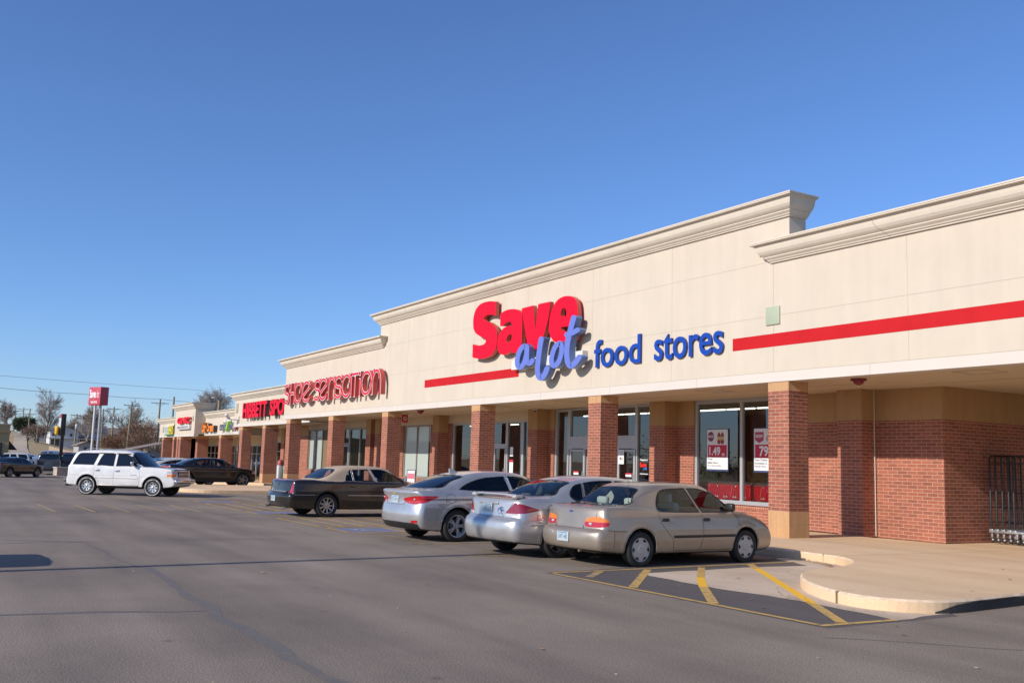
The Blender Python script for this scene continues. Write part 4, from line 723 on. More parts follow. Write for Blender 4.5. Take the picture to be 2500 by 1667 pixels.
word(sg, 'food', -7.33, -5.2, 4.36, 5.16, -.012, .06, BLUE, BLUES, .010)
word(sg, 'stores', -4.62, -2.02, 4.36, 5.03, -.012, .06, BLUE, BLUES, .010)
# shoe shop: monoline letters, white edge, red face, deep red returns
def offset_stroke(P, w, closed):
    P = [Vector(p) for p in P]; n = len(P); L = []; Rr = []
    for i in range(n):
        d = (P[(i+1) % n]-P[i-1]) if closed else (P[min(i+1, n-1)]-P[max(i-1, 0)])
        d.normalize(); nn = Vector((-d.y, d.x)); L.append(P[i]+nn*w/2); Rr.append(P[i]-nn*w/2)
    return L, Rr
def arc(cx, cy, rx, ry, a0, a1, n=14): return [(cx+rx*math.cos(R(a0+(a1-a0)*k/n)), cy+ry*math.sin(R(a0+(a1-a0)*k/n))) for k in range(n+1)]
def glyph(ch, w, h):
    t = .16*.5; x0, x1, y0, y1 = t, w-t, t, h-t; cx, cy = w/2, h/2; rx, ry = cx-t, cy-t
    if ch == 's':
        q = ry/2; return [(arc(cx, cy+q, rx, q, 25, 270, 16)+arc(cx, cy-q, rx, q, 90, -155, 16)[1:], False)]
    if ch == 'H': return [([(x0, 0), (x0, h)], False), ([(x1, 0), (x1, h)], False), ([(x0+.07, cy), (x1-.07, cy)], False)]
    if ch == 'o': return [(arc(cx, cy, rx, ry, 0, 360, 36)[:-1], True)]
    if ch == 'e': return [([(x0+.07, cy-.22), (x1-.02, cy+.24)]+arc(cx, cy, rx, ry, 30, 325, 26), False)]
    if ch == 'n': return [([(x0, 0), (x0, h)], False), (arc(cx, h-t-rx*1.3, rx, rx*1.3, 165, 0, 14)+[(x1, 0)], False)]
    if ch == 'a': return [(arc(cx-.02, cy, rx, ry, 0, 360, 36)[:-1], True), ([(x1+.02, 0), (x1+.02, h)], False)]
    if ch == 'T': return [([(cx, 0), (cx, h-.17)], False), ([(0, h-t), (w, h-t)], False)]
    if ch == 'i': return [([(cx, 0), (cx, h-.30)], False), ([(cx, h-.2), (cx, h)], False)]
PK = mat('sign_rose', (.68, .03, .055), .5, spec=.2); DR = mat('sign_deep_red', (.55, .075, .06), .4)
sg = empty('channel_letter_sign', (0, 0, 0), 0, 'long row of tall thin red letters outlined in white reading SHOE SENSATION', 'store sign')
for ch, a, b in (('s', -34.95, -34.15), ('H', -34.05, -33.25), ('o', -33.35, -32.1), ('e', -32.15, -30.8), ('s', -30.35, -29.45), ('e', -29.65, -28.45), ('n', -28.42, -27.42), ('s', -27.52, -26.55), ('a', -26.62, -25.42), ('T', -25.5, -24.6), ('i', -24.62, -24.3), ('o', -24.33, -23.1), ('n', -23.12, -22.1)):
    h = 1.1; zb = 4.29; mb = MB()
    for q, (P, cl) in enumerate(glyph(ch, b-a, h)):
        P = [(a+x, zb+y) for x, y in P]; e = .004*q
        mb.ribbon(*offset_stroke(P, .165, cl), cl, fy, -.34-e, -.13-e, 0, 1)
        if not cl and len(P) == 2:
            d = (Vector(P[1])-Vector(P[0])).normalized()*.035; P2 = [tuple(Vector(P[0])+d), tuple(Vector(P[1])-d)]
        else: P2 = P
        mb.ribbon(*offset_stroke(P2, .105, cl), cl, fy, -.352-e, -.341-e, 2, 2)
    mb.build('letter', [WHT, DR, PK], sg)
sg = empty('channel_letter_sign', (0, 0, 0), 0, 'bold red sports shop letters with black sides partly hidden by the shoe shop wall', 'store sign')
word(sg, 'HIBBETT', -48.25, -42.95, 4.0, 4.98, 1.47, .33, RF, RSD, .045); word(sg, 'SPORTS', -42.35, -37.0, 4.0, 4.98, 1.47, .33, RF, RSD, .045)
sg = empty('channel_letter_sign', (0, 0, 0), 0, 'charcoal cricket lettering with a lime green slash and white peaks on the left wing', 'store sign')
CH = mat('sign_charcoal', (.07, .075, .09), .4); LIME = mat('sign_lime', (.30, .78, .05), .4); ORG = mat('sign_orange', (.95, .25, .02), .4)
word(sg, 'cric', -56.3, -54.55, 3.35, 3.95, 1.97, .22, CH, WHT, .03); word(sg, 'et', -53.75, -52.6, 3.35, 3.9, 1.97, .22, CH, WHT, .03)
mb = MB(); mb.prism([[(-54.5, 3.3), (-54.35, 3.3), (-54.1, 3.62), (-53.9, 3.98), (-54.1, 3.98), (-54.25, 3.66)]], fy, 1.72, 1.95); mb.build('slash', LIME, sg)
mb = MB()
for x in (-55.0, -54.1, -52.75): mb.prism([[(x-.2, 3.97), (x+.2, 3.97), (x+.1, 4.12), (x-.1, 4.12)]], fy, 1.78, 1.95)
mb.build('peak', WHT, sg)
MB().prism([[(-52.4, 3.35), (-52.1, 3.35), (-52.1, 3.62), (-52.4, 3.62)]], fy, 1.8, 1.95).build('emblem', mat('sign_brown_red', (.35, .05, .03), .5), sg)
b = MB(); text_mb(b, 'w i r e l e s s', lambda u, v, d: (-55.6+u, 1.78, 3.12+v), w=2.9, h=.13); b.build('tagline', CH, sg)
sg = empty('channel_letter_sign', (0, 0, 0), 0, 'bright orange pizza shop letters with dark sides to the right of the far tower', 'store sign')
word(sg, 'Little', -61.35, -60.05, 3.3, 4.0, 1.97, .28, ORG, RSD, .05); word(sg, 'Caesars', -59.85, -57.8, 3.3, 3.95, 1.97, .28, ORG, RSD, .05)
sg = empty('channel_letter_sign', (0, 0, 0), 0, 'red GNC letters near the top of the far cream tower', 'store sign')
word(sg, 'GNC', -66.95, -62.65, 3.98, 4.5, 1.18, .2, RF, RSIDE, .06)
sg = empty('panel_sign', (0, 0, 0), 0, 'white panel with small dark words GENERAL NUTRITION CENTER under the red letters', 'store sign')
MB().bbox(-64.75, 1.08, 3.7, 4.1, .2, .32, .03).build('sign_panel', WHT, sg)
b = MB(); text_mb(b, 'GENERAL NUTRITION CENTER', lambda u, v, d: (-66.65+u, .975, 3.60+v), w=3.8, h=.2, bold=.02); b.build('lettering', mat('ink', (.06, .06, .07), .6), sg)
sg = empty('panel_sign', (0, 0, 0), 0, 'white yellow and green sandwich shop sign at the left end of the mall', 'store sign')
YL = mat('sign_yellow', (.90, .62, .01), .4); GR = mat('sign_green', (.03, .22, .06), .5)
mb = MB(); mb.box(-75.3, -73.8, 1.75, 1.98, 3.3, 4.02, 0); mb.box(-73.8, -71.9, 1.75, 1.98, 3.3, 4.02, 1); mb.box(-75.5, -71.8, 1.77, 1.98, 3.2, 3.3, 2); mb.build('sign_box', [WHT, YL, GR], sg)
word(sg, 'SUB', -75.25, -73.85, 3.36, 3.96, 1.75, .03, mat('pale_grey_letter', (.55, .62, .60), .5), GR, .03); word(sg, 'WAY', -73.75, -71.8, 3.36, 3.96, 1.75, .05, mat('sign_yellow_letter', (.98, .74, .02), .4), GR, .03)
MB().prism([[(-71.8, 3.35), (-71.2, 3.75), (-71.35, 4.2), (-71.8, 4.0)]], fy, 1.75, 1.95).build('arrow', mat('dark_olive', (.05, .06, .02), .5), sg)
# posters, stickers and papers on the grocery glass
def poster(x0, x1, z0, z1, label, y=YW+.085):
    t = empty('poster', (x0, y, z0), 0, label, 'poster')
    MB().box(-.02, x1-x0+.02, 0, .004, -.05, z1-z0+.02).build('sleeve', mat('navy_sleeve', (.05, .07, .16), .4), t)
    MB().box(0, x1-x0, -.004, -.0005, 0, z1-z0).build('paper', mat('poster_paper', (.80, .80, .80), .6), t); return t
PRED = mat('poster_red', (.60, .02, .05), .5); INK = mat('poster_ink', (.03, .03, .035), .7); PWHT = mat('poster_white', (.9, .9, .9), .5)
def ptext(t, txt, x, z, h, w=None, m=None, bold=.01, y=-.008):
    b = MB(); text_mb(b, txt, lambda u, v, d: (x+u, y, z+v), w=w, h=h, bold=bold); b.build('lettering', m or INK, t)
t = poster(-6.17, -5.31, 1.60, 2.73, 'white window poster with two sauce jars and the price 1.49')
MB().box(.04, .82, -.006, -.0045, .34, .69).build('price_panel', PRED, t)
ptext(t, '1.49', .10, .39, .25, .46, PWHT, .03); ptext(t, 'ea', .62, .38, .08, .12, PWHT, .02)
MB().prism([[(.165+.13*math.cos(a), .93+.14*math.sin(a)) for a in np.linspace(0, 6.28, 24)[:-1]]], lambda u, v, w: (u, w, v), -.006, -.0045).build('badge', mat('badge_maroon', (.22, .04, .10), .5), t)
ptext(t, 'BUYS', .06, .90, .07, .21, PWHT, .03, -.0085)
JAR = mat('sauce_red', (.30, .03, .015), .4); LAB = mat('jar_label', (.62, .45, .20), .6)
for cx in (.50, .64):
    mb = MB(); mb.prism([[(cx-.055, .72), (cx+.055, .72), (cx+.065, .78), (cx+.065, .98), (cx+.03, 1.03), (cx+.03, 1.05), (cx-.03, 1.05), (cx-.03, 1.03), (cx-.065, .98), (cx-.065, .78)]], lambda u, v, w: (u, w, v), -.006-.001*(cx > .6), -.0045, 0)
    mb.box(cx-.06, cx+.06, -.0085, -.007, .83, .93, 1); mb.build('jar_picture', [JAR, LAB], t)
ptext(t, 'Prego', .04, .255, .06, .2); ptext(t, 'Italian Sauce', .04, .16, .06, .42); ptext(t, '24 oz. Assorted Varieties', .04, .085, .04, .56)
t = poster(-4.28, -3.42, 1.60, 2.73, 'white window poster with a chicken price of 79 cents half behind the nearest column')
MB().box(.04, .82, -.006, -.0045, .34, .70).build('price_panel', PRED, t); ptext(t, '79', .2, .38, .28, .33, PWHT, .03); ptext(t, '¢', .56, .50, .15, .09, PWHT, .02)
MB().prism([[(.04, .82), (.20, .74), (.36, .82), (.36, 1.04), (.04, 1.04)]], lambda u, v, w: (u, w, v), -.006, -.0045).build('badge', mat('badge_rose', (.45, .06, .14), .5), t); ptext(t, 'WOW', .06, .88, .09, .27, PWHT, .03, -.0085)
MB().prism([[(.6+.15*math.cos(a)*(1+.2*math.sin(2*a)), .88+.12*math.sin(a)) for a in np.linspace(0, 6.28, 18)[:-1]]], lambda u, v, w: (u, w, v), -.006, -.0045).build('meat_picture', mat('meat', (.60, .40, .32), .6), t)
ptext(t, 'Fresh Chicken', .03, .255, .06, .47); ptext(t, 'Drumsticks or', .03, .165, .06, .46); ptext(t, 'Family Pack', .03, .075, .06, .42)
t = empty('window_notice', (-10.36, YW+.05, 1.68), 0, 'white notice sheet taped to the grocery door right of the second column', 'notice')
MB().box(0, .3, -.02, -.014, 0, .46).build('paper', mat('poster_paper', (.8, .8, .8), .6), t); ptext(t, 'NOTICE', .06, .38, .03, .18, y=-.0225); ptext(t, 'NO PETS', .05, .29, .04, .2, mat('ink_blue', (.05, .1, .4), .6), y=-.0225)
mb = MB(); mb.box(.08, .15, -.0225, -.0205, .14, .22, 0); mb.box(.17, .24, -.0225, -.0205, .12, .22, 1); mb.build('picture', [mat('ink_blue', (.05, .1, .4), .6), mat('ink_gold', (.6, .4, .1), .6)], t)
for x, lb in ((-9.98, 'red and white sticker low on the right entrance door of the grocery'), (-12.95, 'red and white sticker low on the left entrance door of the grocery')):
    t = empty('door_sticker', (x, YW+.07, 1.28), 0, lb, 'sticker'); MB().box(0, .3, -.02, -.014, 0, .07, 0).box(0, .3, -.02, -.014, .07, .12, 1).build('vinyl', [mat('poster_paper', (.8, .8, .8), .6), PRED], t)
t = empty('window_lettering', (-9.3, YW+.09, 1.3), 0, 'white and red welcome lettering on the dark glass right of the grocery doors', 'window lettering')
for txt, z, h, w, m in (('Weatherford', .50, .06, .38, PWHT), ('Save', .30, .15, .34, mat('vinyl_red', (.9, .03, .02), .4)), ('a lot', .22, .09, .18, mat('vinyl_blue', (.05, .25, .8), .4)), ('welcomes you', .06, .06, .42, PWHT)):
    b = MB(); text_mb(b, txt, lambda u, v, d: ((.18 if txt == 'a lot' else .0)+u, 0, z+v), w=w, h=h, bold=.03); b.build('lettering', m, t)
# lettering and round logo glimpsed in the dollar shop window
t = empty('window_poster', (-21.7, YW+.25, 1.9), 0, 'pale round logo on a dark yellow banner inside the window left of the third column', 'poster')
MB().box(0, 1.1, .02, .03, 0, .7).build('banner', mat('mustard', (.26, .19, .015), .6), t)
b = MB().prism([[(.28+.26*math.cos(a), .36+.28*math.sin(a)) for a in np.linspace(0, 6.28, 28)[:-1]]], lambda u, v, w: (u, w, v), .0, .018); b.build('badge', mat('dull_teal', (.12, .18, .18), .6), t)
t = empty('window_notice', (-17.45, YW+.09, 1.45), 0, 'white paper notices taped in a column on the glass right of the dollar shop door', 'notice')
mb = MB(); mb.box(.05, .28, 0, .005, .42, .78, 0); mb.box(.03, .3, 0, .005, -.3, .3, 0); mb.box(.03, .3, -.003, -.0005, .2, .3, 1); mb.build('paper', [mat('poster_paper', (.8, .8, .8), .6), PRED], t)
# ------------------------------------------------------------------ cars (body = smooth solid sampled on a grid, then cut into panels)
def cat_rom(P, n=6):
    """closed smooth outline through control points; a third value marks a sharp corner"""
    out = []; N_ = len(P)
    for i in range(N_):
        p0, p1, p2, p3 = P[i-1], P[i], P[(i+1) % N_], P[(i+2) % N_]
        A, B = np.array(p1[:2], float), np.array(p2[:2], float)
        t1 = (B-np.array(p0[:2], float))*.5 if len(p1) < 3 else B-A; t2 = (np.array(p3[:2], float)-A)*.5 if len(p2) < 3 else B-A
        L = np.linalg.norm(B-A); t1 = t1*min(1, 1.2*L/(np.linalg.norm(t1)+1e-9)); t2 = t2*min(1, 1.2*L/(np.linalg.norm(t2)+1e-9))
        for k in range(n):
            t = k/n; out.append((2*t**3-3*t**2+1)*A+(t**3-2*t**2+t)*t1+(-2*t**3+3*t**2)*B+(t**3-t**2)*t2)
    return np.array(out)
def psdf(P, X, Y):
    """signed distance to a polygon (negative inside)"""
    d = np.full(X.shape, 1e9); ins = np.zeros(X.shape, bool); n = len(P)
    for i in range(n):
        ax, ay = P[i]; bx, by = P[(i+1) % n]; ex, ey = bx-ax, by-ay; L = ex*ex+ey*ey+1e-12
        t = np.clip(((X-ax)*ex+(Y-ay)*ey)/L, 0, 1); q = (X-ax-t*ex)**2+(Y-ay-t*ey)**2; d = np.minimum(d, q)
        c = ((ay <= Y) != (by <= Y)) & (X < ax+(Y-ay)*ex/(ey if abs(ey) > 1e-12 else 1e-12)); ins ^= c
    d = np.sqrt(d); return np.where(ins, -d, d)
def nearest(P, X, Y):
    bd = np.full(X.shape, 1e9); bx_ = X.copy(); by_ = Y.copy(); n = len(P)
    for i in range(n):
        ax, ay = P[i]; bx, by = P[(i+1) % n]; ex, ey = bx-ax, by-ay; L = ex*ex+ey*ey+1e-12
        t = np.clip(((X-ax)*ex+(Y-ay)*ey)/L, 0, 1); qx, qy = ax+t*ex, ay+t*ey; q = (X-qx)**2+(Y-qy)**2
        m = q < bd; bd = np.where(m, q, bd); bx_ = np.where(m, qx, bx_); by_ = np.where(m, qy, by_)
    return np.sqrt(bd), bx_, by_
def smax(a, b, k): h = np.maximum(k-np.abs(a-b), 0)/k; return np.maximum(a, b)+h*h*k*.25
def smin(a, b, k): h = np.maximum(k-np.abs(a-b), 0)/k; return np.minimum(a, b)-h*h*k*.25
def nets(F, o, c):
    """naive surface nets -> verts, quads"""
    n = np.array(F.shape); ins = F < 0
    cell = np.zeros(n-1, np.int16)
    for dx in (0, 1):
        for dy in (0, 1):
            for dz in (0, 1): cell += ins[dx:n[0]-1+dx, dy:n[1]-1+dy, dz:n[2]-1+dz]
    act = (cell > 0) & (cell < 8); idx = -np.ones(n-1, int); I = np.argwhere(act); idx[act] = np.arange(len(I))
    acc = np.zeros((len(I), 3)); cnt = np.zeros(len(I))
    C = [(a, b, d) for a in (0, 1) for b in (0, 1) for d in (0, 1)]
    for p in C:
        for q in C:
            if sum(q)-sum(p) != 1 or any(q[k] < p[k] for k in range(3)): continue
            A = F[I[:, 0]+p[0], I[:, 1]+p[1], I[:, 2]+p[2]]; B = F[I[:, 0]+q[0], I[:, 1]+q[1], I[:, 2]+q[2]]
            m = (A < 0) != (B < 0); t = np.where(m, A/np.where(m, A-B, 1), 0)
            pos = np.array(p)+np.outer(t, np.array(q)-np.array(p)); acc += pos*m[:, None]; cnt += m
    V = (I+acc/cnt[:, None])*c+o; Q = []
    for ax in range(3):
        u, v = (ax+1) % 3, (ax+2) % 3; sl = [slice(None)]*3; s0 = list(sl); s1 = list(sl); s0[ax] = slice(0, -1); s1[ax] = slice(1, None)
        a, b = ins[tuple(s0)], ins[tuple(s1)]; E_ = np.argwhere(a != b); E_ = E_[(E_[:, u] > 0) & (E_[:, v] > 0) & (E_[:, u] < n[u]-1) & (E_[:, v] < n[v]-1)]
        def ci(du, dv): e = E_.copy(); e[:, u] += du; e[:, v] += dv; return idx[e[:, 0], e[:, 1], e[:, 2]]
        q = np.stack([ci(-1, -1), ci(0, -1), ci(0, 0), ci(-1, 0)], 1); fl = a[E_[:, 0], E_[:, 1], E_[:, 2]]
        q[~fl] = q[~fl][:, ::-1]; Q.append(q)
    return V, np.concatenate(Q)
class Solid:
    def __init__(s, F, o, c): s.F, s.o, s.c = F, np.array(o), c
    def at(s, P):
        g = (np.atleast_2d(P)-s.o)/s.c; g = np.clip(g, 0, np.array(s.F.shape)-1.001); i = g.astype(int); t = g-i; r = 0
        for a in (0, 1):
            for b in (0, 1):
                for d in (0, 1):
                    w = (t[:, 0] if a else 1-t[:, 0])*(t[:, 1] if b else 1-t[:, 1])*(t[:, 2] if d else 1-t[:, 2]); r = r+w*s.F[i[:, 0]+a, i[:, 1]+b, i[:, 2]+d]
        return r
    def grad(s, P, h=None):
        h = h or s.c; G = np.stack([s.at(P+np.eye(3)[k]*h)-s.at(P-np.eye(3)[k]*h) for k in range(3)], 1); return G/(np.linalg.norm(G, axis=1)[:, None]+1e-9)
    def hit(s, P, D, mx):
        """march from P along D to the surface"""
        t = 0
        for _ in range(400):
            v = s.at(np.array(P)+np.array(D)*t)[0]
            if v < .001: break
            t += max(v*.6, .002)
            if t > mx: return None
        return np.array(P)+np.array(D)*t
    def side(s, y, z, sg=1):
        return s.hit((sg*1.3, y, z), (-sg, 0, 0), 1.3)
    def back(s, x, z): return s.hit((x, -.3, z), (0, 1, 0), 2.5)
    def front(s, x, z, L): return s.hit((x, L+.3, z), (0, -1, 0), 2.5)
    def top(s, x, y): return s.hit((x, y, 2.4), (0, 0, -1), 2.4)
def plain(pm):
    n = pm.name+'_plain'
    return mat(n, tuple(q/ALB for q in pm['rgb']), .3, metal=.35 if 'silver' in n else .1, coat=.6)
def car_paint(name, c, metal=.55, rough=.32, dust=.08, back=(.03, .03, .03)):
    if name in MATS: return MATS[name]
    c = tuple(q*ALB for q in c); m, nt, b = _new(name); m['rgb'] = c; tc = N(nt, 'ShaderNodeTexCoord'); no = N(nt, 'ShaderNodeTexNoise', i_Scale=2.2, i_Detail=5.0); nt.links.new(tc.outputs['Object'], no.inputs[0])
    mr = N(nt, 'ShaderNodeMapRange'); mr.inputs[1].default_value = .3; mr.inputs[2].default_value = .7; mr.inputs[3].default_value = 1-dust; mr.inputs[4].default_value = 1+dust; nt.links.new(no.outputs[0], mr.inputs[0])
    mx = N(nt, 'ShaderNodeVectorMath', operation='SCALE'); mx.inputs[0].default_value = c; nt.links.new(mr.outputs[0], mx.inputs['Scale'])
    ge = N(nt, 'ShaderNodeNewGeometry'); mi = N(nt, 'ShaderNodeMix', data_type='RGBA'); nt.links.new(ge.outputs['Backfacing'], mi.inputs[0]); nt.links.new(mx.outputs[0], mi.inputs[6]); mi.inputs[7].default_value = (*back, 1)
    nt.links.new(mi.outputs[2], b.inputs['Base Color'])
    inv = N(nt, 'ShaderNodeMath', operation='MULTIPLY_ADD'); inv.inputs[1].default_value = -metal; inv.inputs[2].default_value = metal; nt.links.new(ge.outputs['Backfacing'], inv.inputs[0]); nt.links.new(inv.outputs[0], b.inputs['Metallic'])
    m2 = N(nt, 'ShaderNodeMapRange'); m2.inputs[1].default_value = .3; m2.inputs[2].default_value = .7; m2.inputs[3].default_value = rough*.85; m2.inputs[4].default_value = rough*1.25; nt.links.new(no.outputs[0], m2.inputs[0]); nt.links.new(m2.outputs[0], b.inputs['Roughness'])
    b.inputs['Coat Weight'].default_value = .7; b.inputs['Coat Roughness'].default_value = .06
    MATS[name] = m; return m
CG = glass_mat('car_glass', (.86, .91, .88), .9, 0, 1.5, .93); CGD = glass_mat('tinted_glass', (.10, .10, .10), .9, 0, 1.7, .5)
BLKT = mat('black_trim', (.018, .018, .018), .5); TYRE = mat('tyre_rubber', (.022, .022, .022), .75, var=.2, vscale=9); CHROME = mat('chrome', (.75, .75, .76), .12, metal=1)
REDL = mat('red_lens', (.50, .006, .012), .12, coat=1, var=.15, vscale=12); AMB = mat('amber_lens', (.85, .22, .01), .15, coat=1); CLR = mat('clear_lens', (.55, .50, .50), .12, coat=1); DREDL = mat('dark_red_lens', (.26, .008, .014), .12, coat=1)
UNDER = mat('underbody', (.025, .023, .022), .9)
def wheel_meshes(r, w, rr, style, n, rimmat, key):
    """tyre and rim meshes; axis = local X, outer face towards +X"""
    M = Matrix.Rotation(R(90), 4, 'Y')
    t = MB(); h = w/2
    t.lathe([(rr*.9, -h*.8), (rr, -h*.92), (r*.80, -h), (r*.93, -h*.93), (r*.985, -h*.78), (r, -h*.5), (r, h*.5), (r*.985, h*.78), (r*.93, h*.93), (r*.80, h), (rr+.004, h*.9), (rr*.97, h*.72)], 40, 0, M)
    for q in (-.45, 0, .45):
        t.lathe([(r+.0005, h*q-.006), (r-.006, h*q-.004), (r-.006, h*q+.004), (r+.0005, h*q+.006)], 40, 1, M)
    k = MB(); dep = h*.55
    k.lathe([(rr*1.0, -h*.7), (rr*.88, -h*.3), (rr*.86, dep*.2), (rr*.93, h*.75), (rr*1.0, h*.9), (rr*1.02, h*.86)], 40, 0, M)
    if style == 'cover':
        # plastic wheel cover with curved slots near the rim
        k.lathe([(rr*.94, h*.80), (rr*.86, h*.86), (rr*.80, h*.84), (rr*.30, h*.98), (.0, h*1.0)], 40, 0, M)
        for a in range(n):
            a0 = 2*math.pi*a/n; P = []
            for u, v in ((-.22, .91), (.0, .93), (.24, .89), (.16, .76), (-.02, .70), (-.16, .80)): P.append((rr*v*math.cos(a0+u), rr*v*math.sin(a0+u)))
            k.prism([P], lambda u, v, w_: (w_, u, v), h*.935+.002, h*.90, 1)
        k.lathe([(rr*.34, h*.985), (rr*.31, h*1.03), (rr*.26, h*1.0), (0, h*1.02)], 24, 0, M)
    else:
        k.lathe([(rr*.9, -h*.1), (.0, -h*.1)], 30, 1, M)      # dark brake side
        k.lathe([(rr*.55, h*.05), (rr*.5, h*.12), (0, h*.12)], 30, 2, M)   # disc
        k.lathe([(rr*.27, dep*.3), (rr*.26, dep+.004), (rr*.18, dep+.014), (0, dep+.016)], 24, 0, M)
        for a in range(n):
            a0 = 2*math.pi*a/n
            pair = {'spoke': [(0, .16, .10)], 'double': [(-.15, .10, .085), (.15, .10, .085)], 'wide': [(0, .30, .22)], 'star': [(0, .22, .12)]}[style]
            for off, wi, wo in pair:
                P = []
                for rad, hw in ((.20, wi), (.55, (wi+wo)/2), (.92, wo)): P.append((rad, off*(1 if style != 'double' else (.55+.6*rad)), hw*.62))
                v = []; 
                for rad, o_, hw in P:
                    for sgn in (-1, 1):
                        ang = a0+(o_*(.9 if style == 'double' else 1)); cx, cy = rad*rr*math.cos(ang), rad*rr*math.sin(ang); tx, ty = -math.sin(ang), math.cos(ang)
                        zf = dep+.010-(.3*dep*(rad-.2)**2 if rad < .9 else -.006)
                        v += [(zf, cx+tx*sgn*hw*rr, cy+ty*sgn*hw*rr), (zf-.035, cx+tx*sgn*hw*rr*1.3, cy+ty*sgn*hw*rr*1.3)]
                # ring order: (-f,-b,+f,+b) per station
                fs = []
                for q in (0, 1):
                    a_, b_ = 4*q, 4*q+4
                    fs += [(a_, a_+2, b_+2, b_), (a_+1, a_, b_, b_+1), (a_+2, a_+3, b_+3, b_+2)]
                k.add(v, fs, 0)
        for a in range(5): k.lathe([(.0, dep+.022), (.011, dep+.02), (.011, dep)], 8, 2, Matrix.Rotation(2*math.pi*a/5, 4, 'X') @ Matrix.Translation((0, rr*.18, 0)) @ M)
    return t, k
TREAD = mat('tyre_groove', (.008, .008, .008), .9); DISC = mat('brake_disc', (.22, .21, .2), .4, metal=.8); SHADE = mat('wheel_dark', (.02, .02, .02), .7)
def build_wheels(root, sp):
    t, k = wheel_meshes(sp['wr'], sp.get('ww', .2), sp['rim'], sp['wstyle'], sp['wn'], None, sp['name'])
    first = None
    for sy, yy in ((0, sp['ax']), (1, sp['ax']+sp['wb'])):
        for sx in (1, -1):
            x = sp['tr']*sx
            w = empty('wheel', (x, yy, sp['wr']-.008), 0 if sx > 0 else math.pi, parent=root)
            if first is None:
                a = t.build('tyre', [TYRE, TREAD], w, uv=False); b = k.build('rim', [sp['rimmat'], SHADE, DISC], w, uv=False); first = (a, b)
                if sp.get('rwl'):
                    M = Matrix.Rotation(R(90), 4, 'Y'); q = MB().lathe([(sp['wr']*.86, sp['ww']/2+.001), (sp['wr']*.79, sp['ww']/2+.0012)], 40, 0, M).build('tyre_lettering_band', mat('white_letter', (.6, .6, .58), .7, var=.9, vscale=14), a, uv=False); first = (a, b)
            else:
                for o in first:
                    c = o.copy(); COL.objects.link(c); c.parent = w
                    for ch in o.children: d = ch.copy(); COL.objects.link(d); d.parent = c
def build_car(sp, loc, head, label, cat='car', group=None, scale=1.0):
    """sp: spec dictionary; loc = ground point below the middle of the rear bumper; head = degrees from +Y towards -X"""
    root = empty(sp['obj'], loc, R(head), label, cat, group); root.scale = (scale,)*3
    c = sp['cell']; L, W, H = sp['L'], sp['W']/2, sp['H']
    xs = np.arange(-W-.08, W+.08+c, c); xs = xs-(xs[0]+xs[-1])/2; ys = np.arange(-.1, L+.1+c, c); zs = np.arange(.08, H+.1+c, c)
    o = np.array([xs[0], ys[0], zs[0]]); X, Y, Z = np.meshgrid(xs, ys, zs, indexing='ij'); aX = np.abs(X)
    # 2d profile fields, sampled finely then looked up
    fy = np.arange(-.6, L+.6, .02); fz = np.arange(0, H+.3, .02); GY, GZ = np.meshgrid(fy, fz, indexing='ij')
    Bd = psdf(cat_rom(sp['body']), GY, GZ); Gd = psdf(cat_rom(sp['green']), GY, GZ)
    def look(T, y, z):
        gy = np.clip((y+.6)/.02, 0, T.shape[0]-1.01); gz_ = np.clip(z/.02, 0, T.shape[1]-1.01); i = gy.astype(int); j = gz_.astype(int); a = gy-i; b = gz_-j
        return (1-a)*(1-b)*T[i, j]+a*(1-b)*T[i+1, j]+(1-a)*b*T[i, j+1]+a*b*T[i+1, j+1]
    u = aX/W; kr, kf = sp.get('kr', .16), sp.get('kf', .30)
    sh = -kr*u**3*np.clip(1-Y/1.3, 0, 1)+kf*u**2.6*np.clip((Y-(L-1.5))/1.5, 0, 1)
    Yp = Y+sh
    bw = np.interp(Z, *zip(*sp['bw'])); ta = sp.get('taper', (.09, .10))
    Wy = W-ta[0]*np.clip(1-Y/1.4, 0, 1)**2-ta[1]*np.clip((Y-(L-1.6))/1.6, 0, 1)**2
    body = smax(look(Bd, Yp, Z), (aX-Wy*bw)*.97, sp.get('kb', .07))
    gw = np.interp(Z, *zip(*sp['gw']))-sp.get('gt', .10)*np.clip(1-(Y-.6)/1.3, 0, 1)**2-sp.get('gtf', .06)*np.clip((Y-L*.55)/1.3, 0, 1)**2
    kg = sp.get('kg', .10)
    sg = -sp.get('gr', .16)*u**2*np.clip(1-(Y-.4)/1.4, 0, 1)+sp.get('gf', .22)*u**2*np.clip((Y-L*.52)/(L*.2), 0, 1)
    green = smax(look(Gd, Y+sg, Z+.055*u**2*np.clip((Z-1)*3, 0, 1)), (aX-gw)*.94, kg)
    F = smin(body, green, sp.get('kj', .06))
    if 'crease' in sp:
        for (z0, z1), w_, dep in sp['crease']:
            zc = z0+(z1-z0)*Y/L; F = F+dep*np.exp(-((Z-zc)/w_)**2)*np.clip((aX-W*.75)/.1, 0, 1)
    if 'bed' in sp:
        y0, y1, zb = sp['bed']; F = np.maximum(F, -np.maximum.reduce([y0-Y, Y-y1, zb-Z, aX-(W-.09)]))
    ra = sp['wr']+sp.get('arch', .045)
    for yy in (sp['ax'], sp['ax']+sp['wb']):
        cyl = np.sqrt((Y-yy)**2+(Z-sp['wr']-.01)**2)-ra
        if sp.get('flare'): F = np.where(aX > W*.7, F-sp['flare']*np.exp(-((cyl-.02)/.045)**2), F)
        F = smax(F, -np.maximum(cyl, (W-.32)-aX), .012)
    V, Q = nets(F, o, c); sol = Solid(F, o, c)
    # project vertices on the surface for smoothness
    for _ in range(2):
        g = sol.grad(V); V = V-g*(sol.at(V)*.9)[:, None]
    nrm = sol.grad(V)
    # regions --------------------------------------------------
    reg = []   # (name, poly, plane, cond(V or centroid, normal), sides)
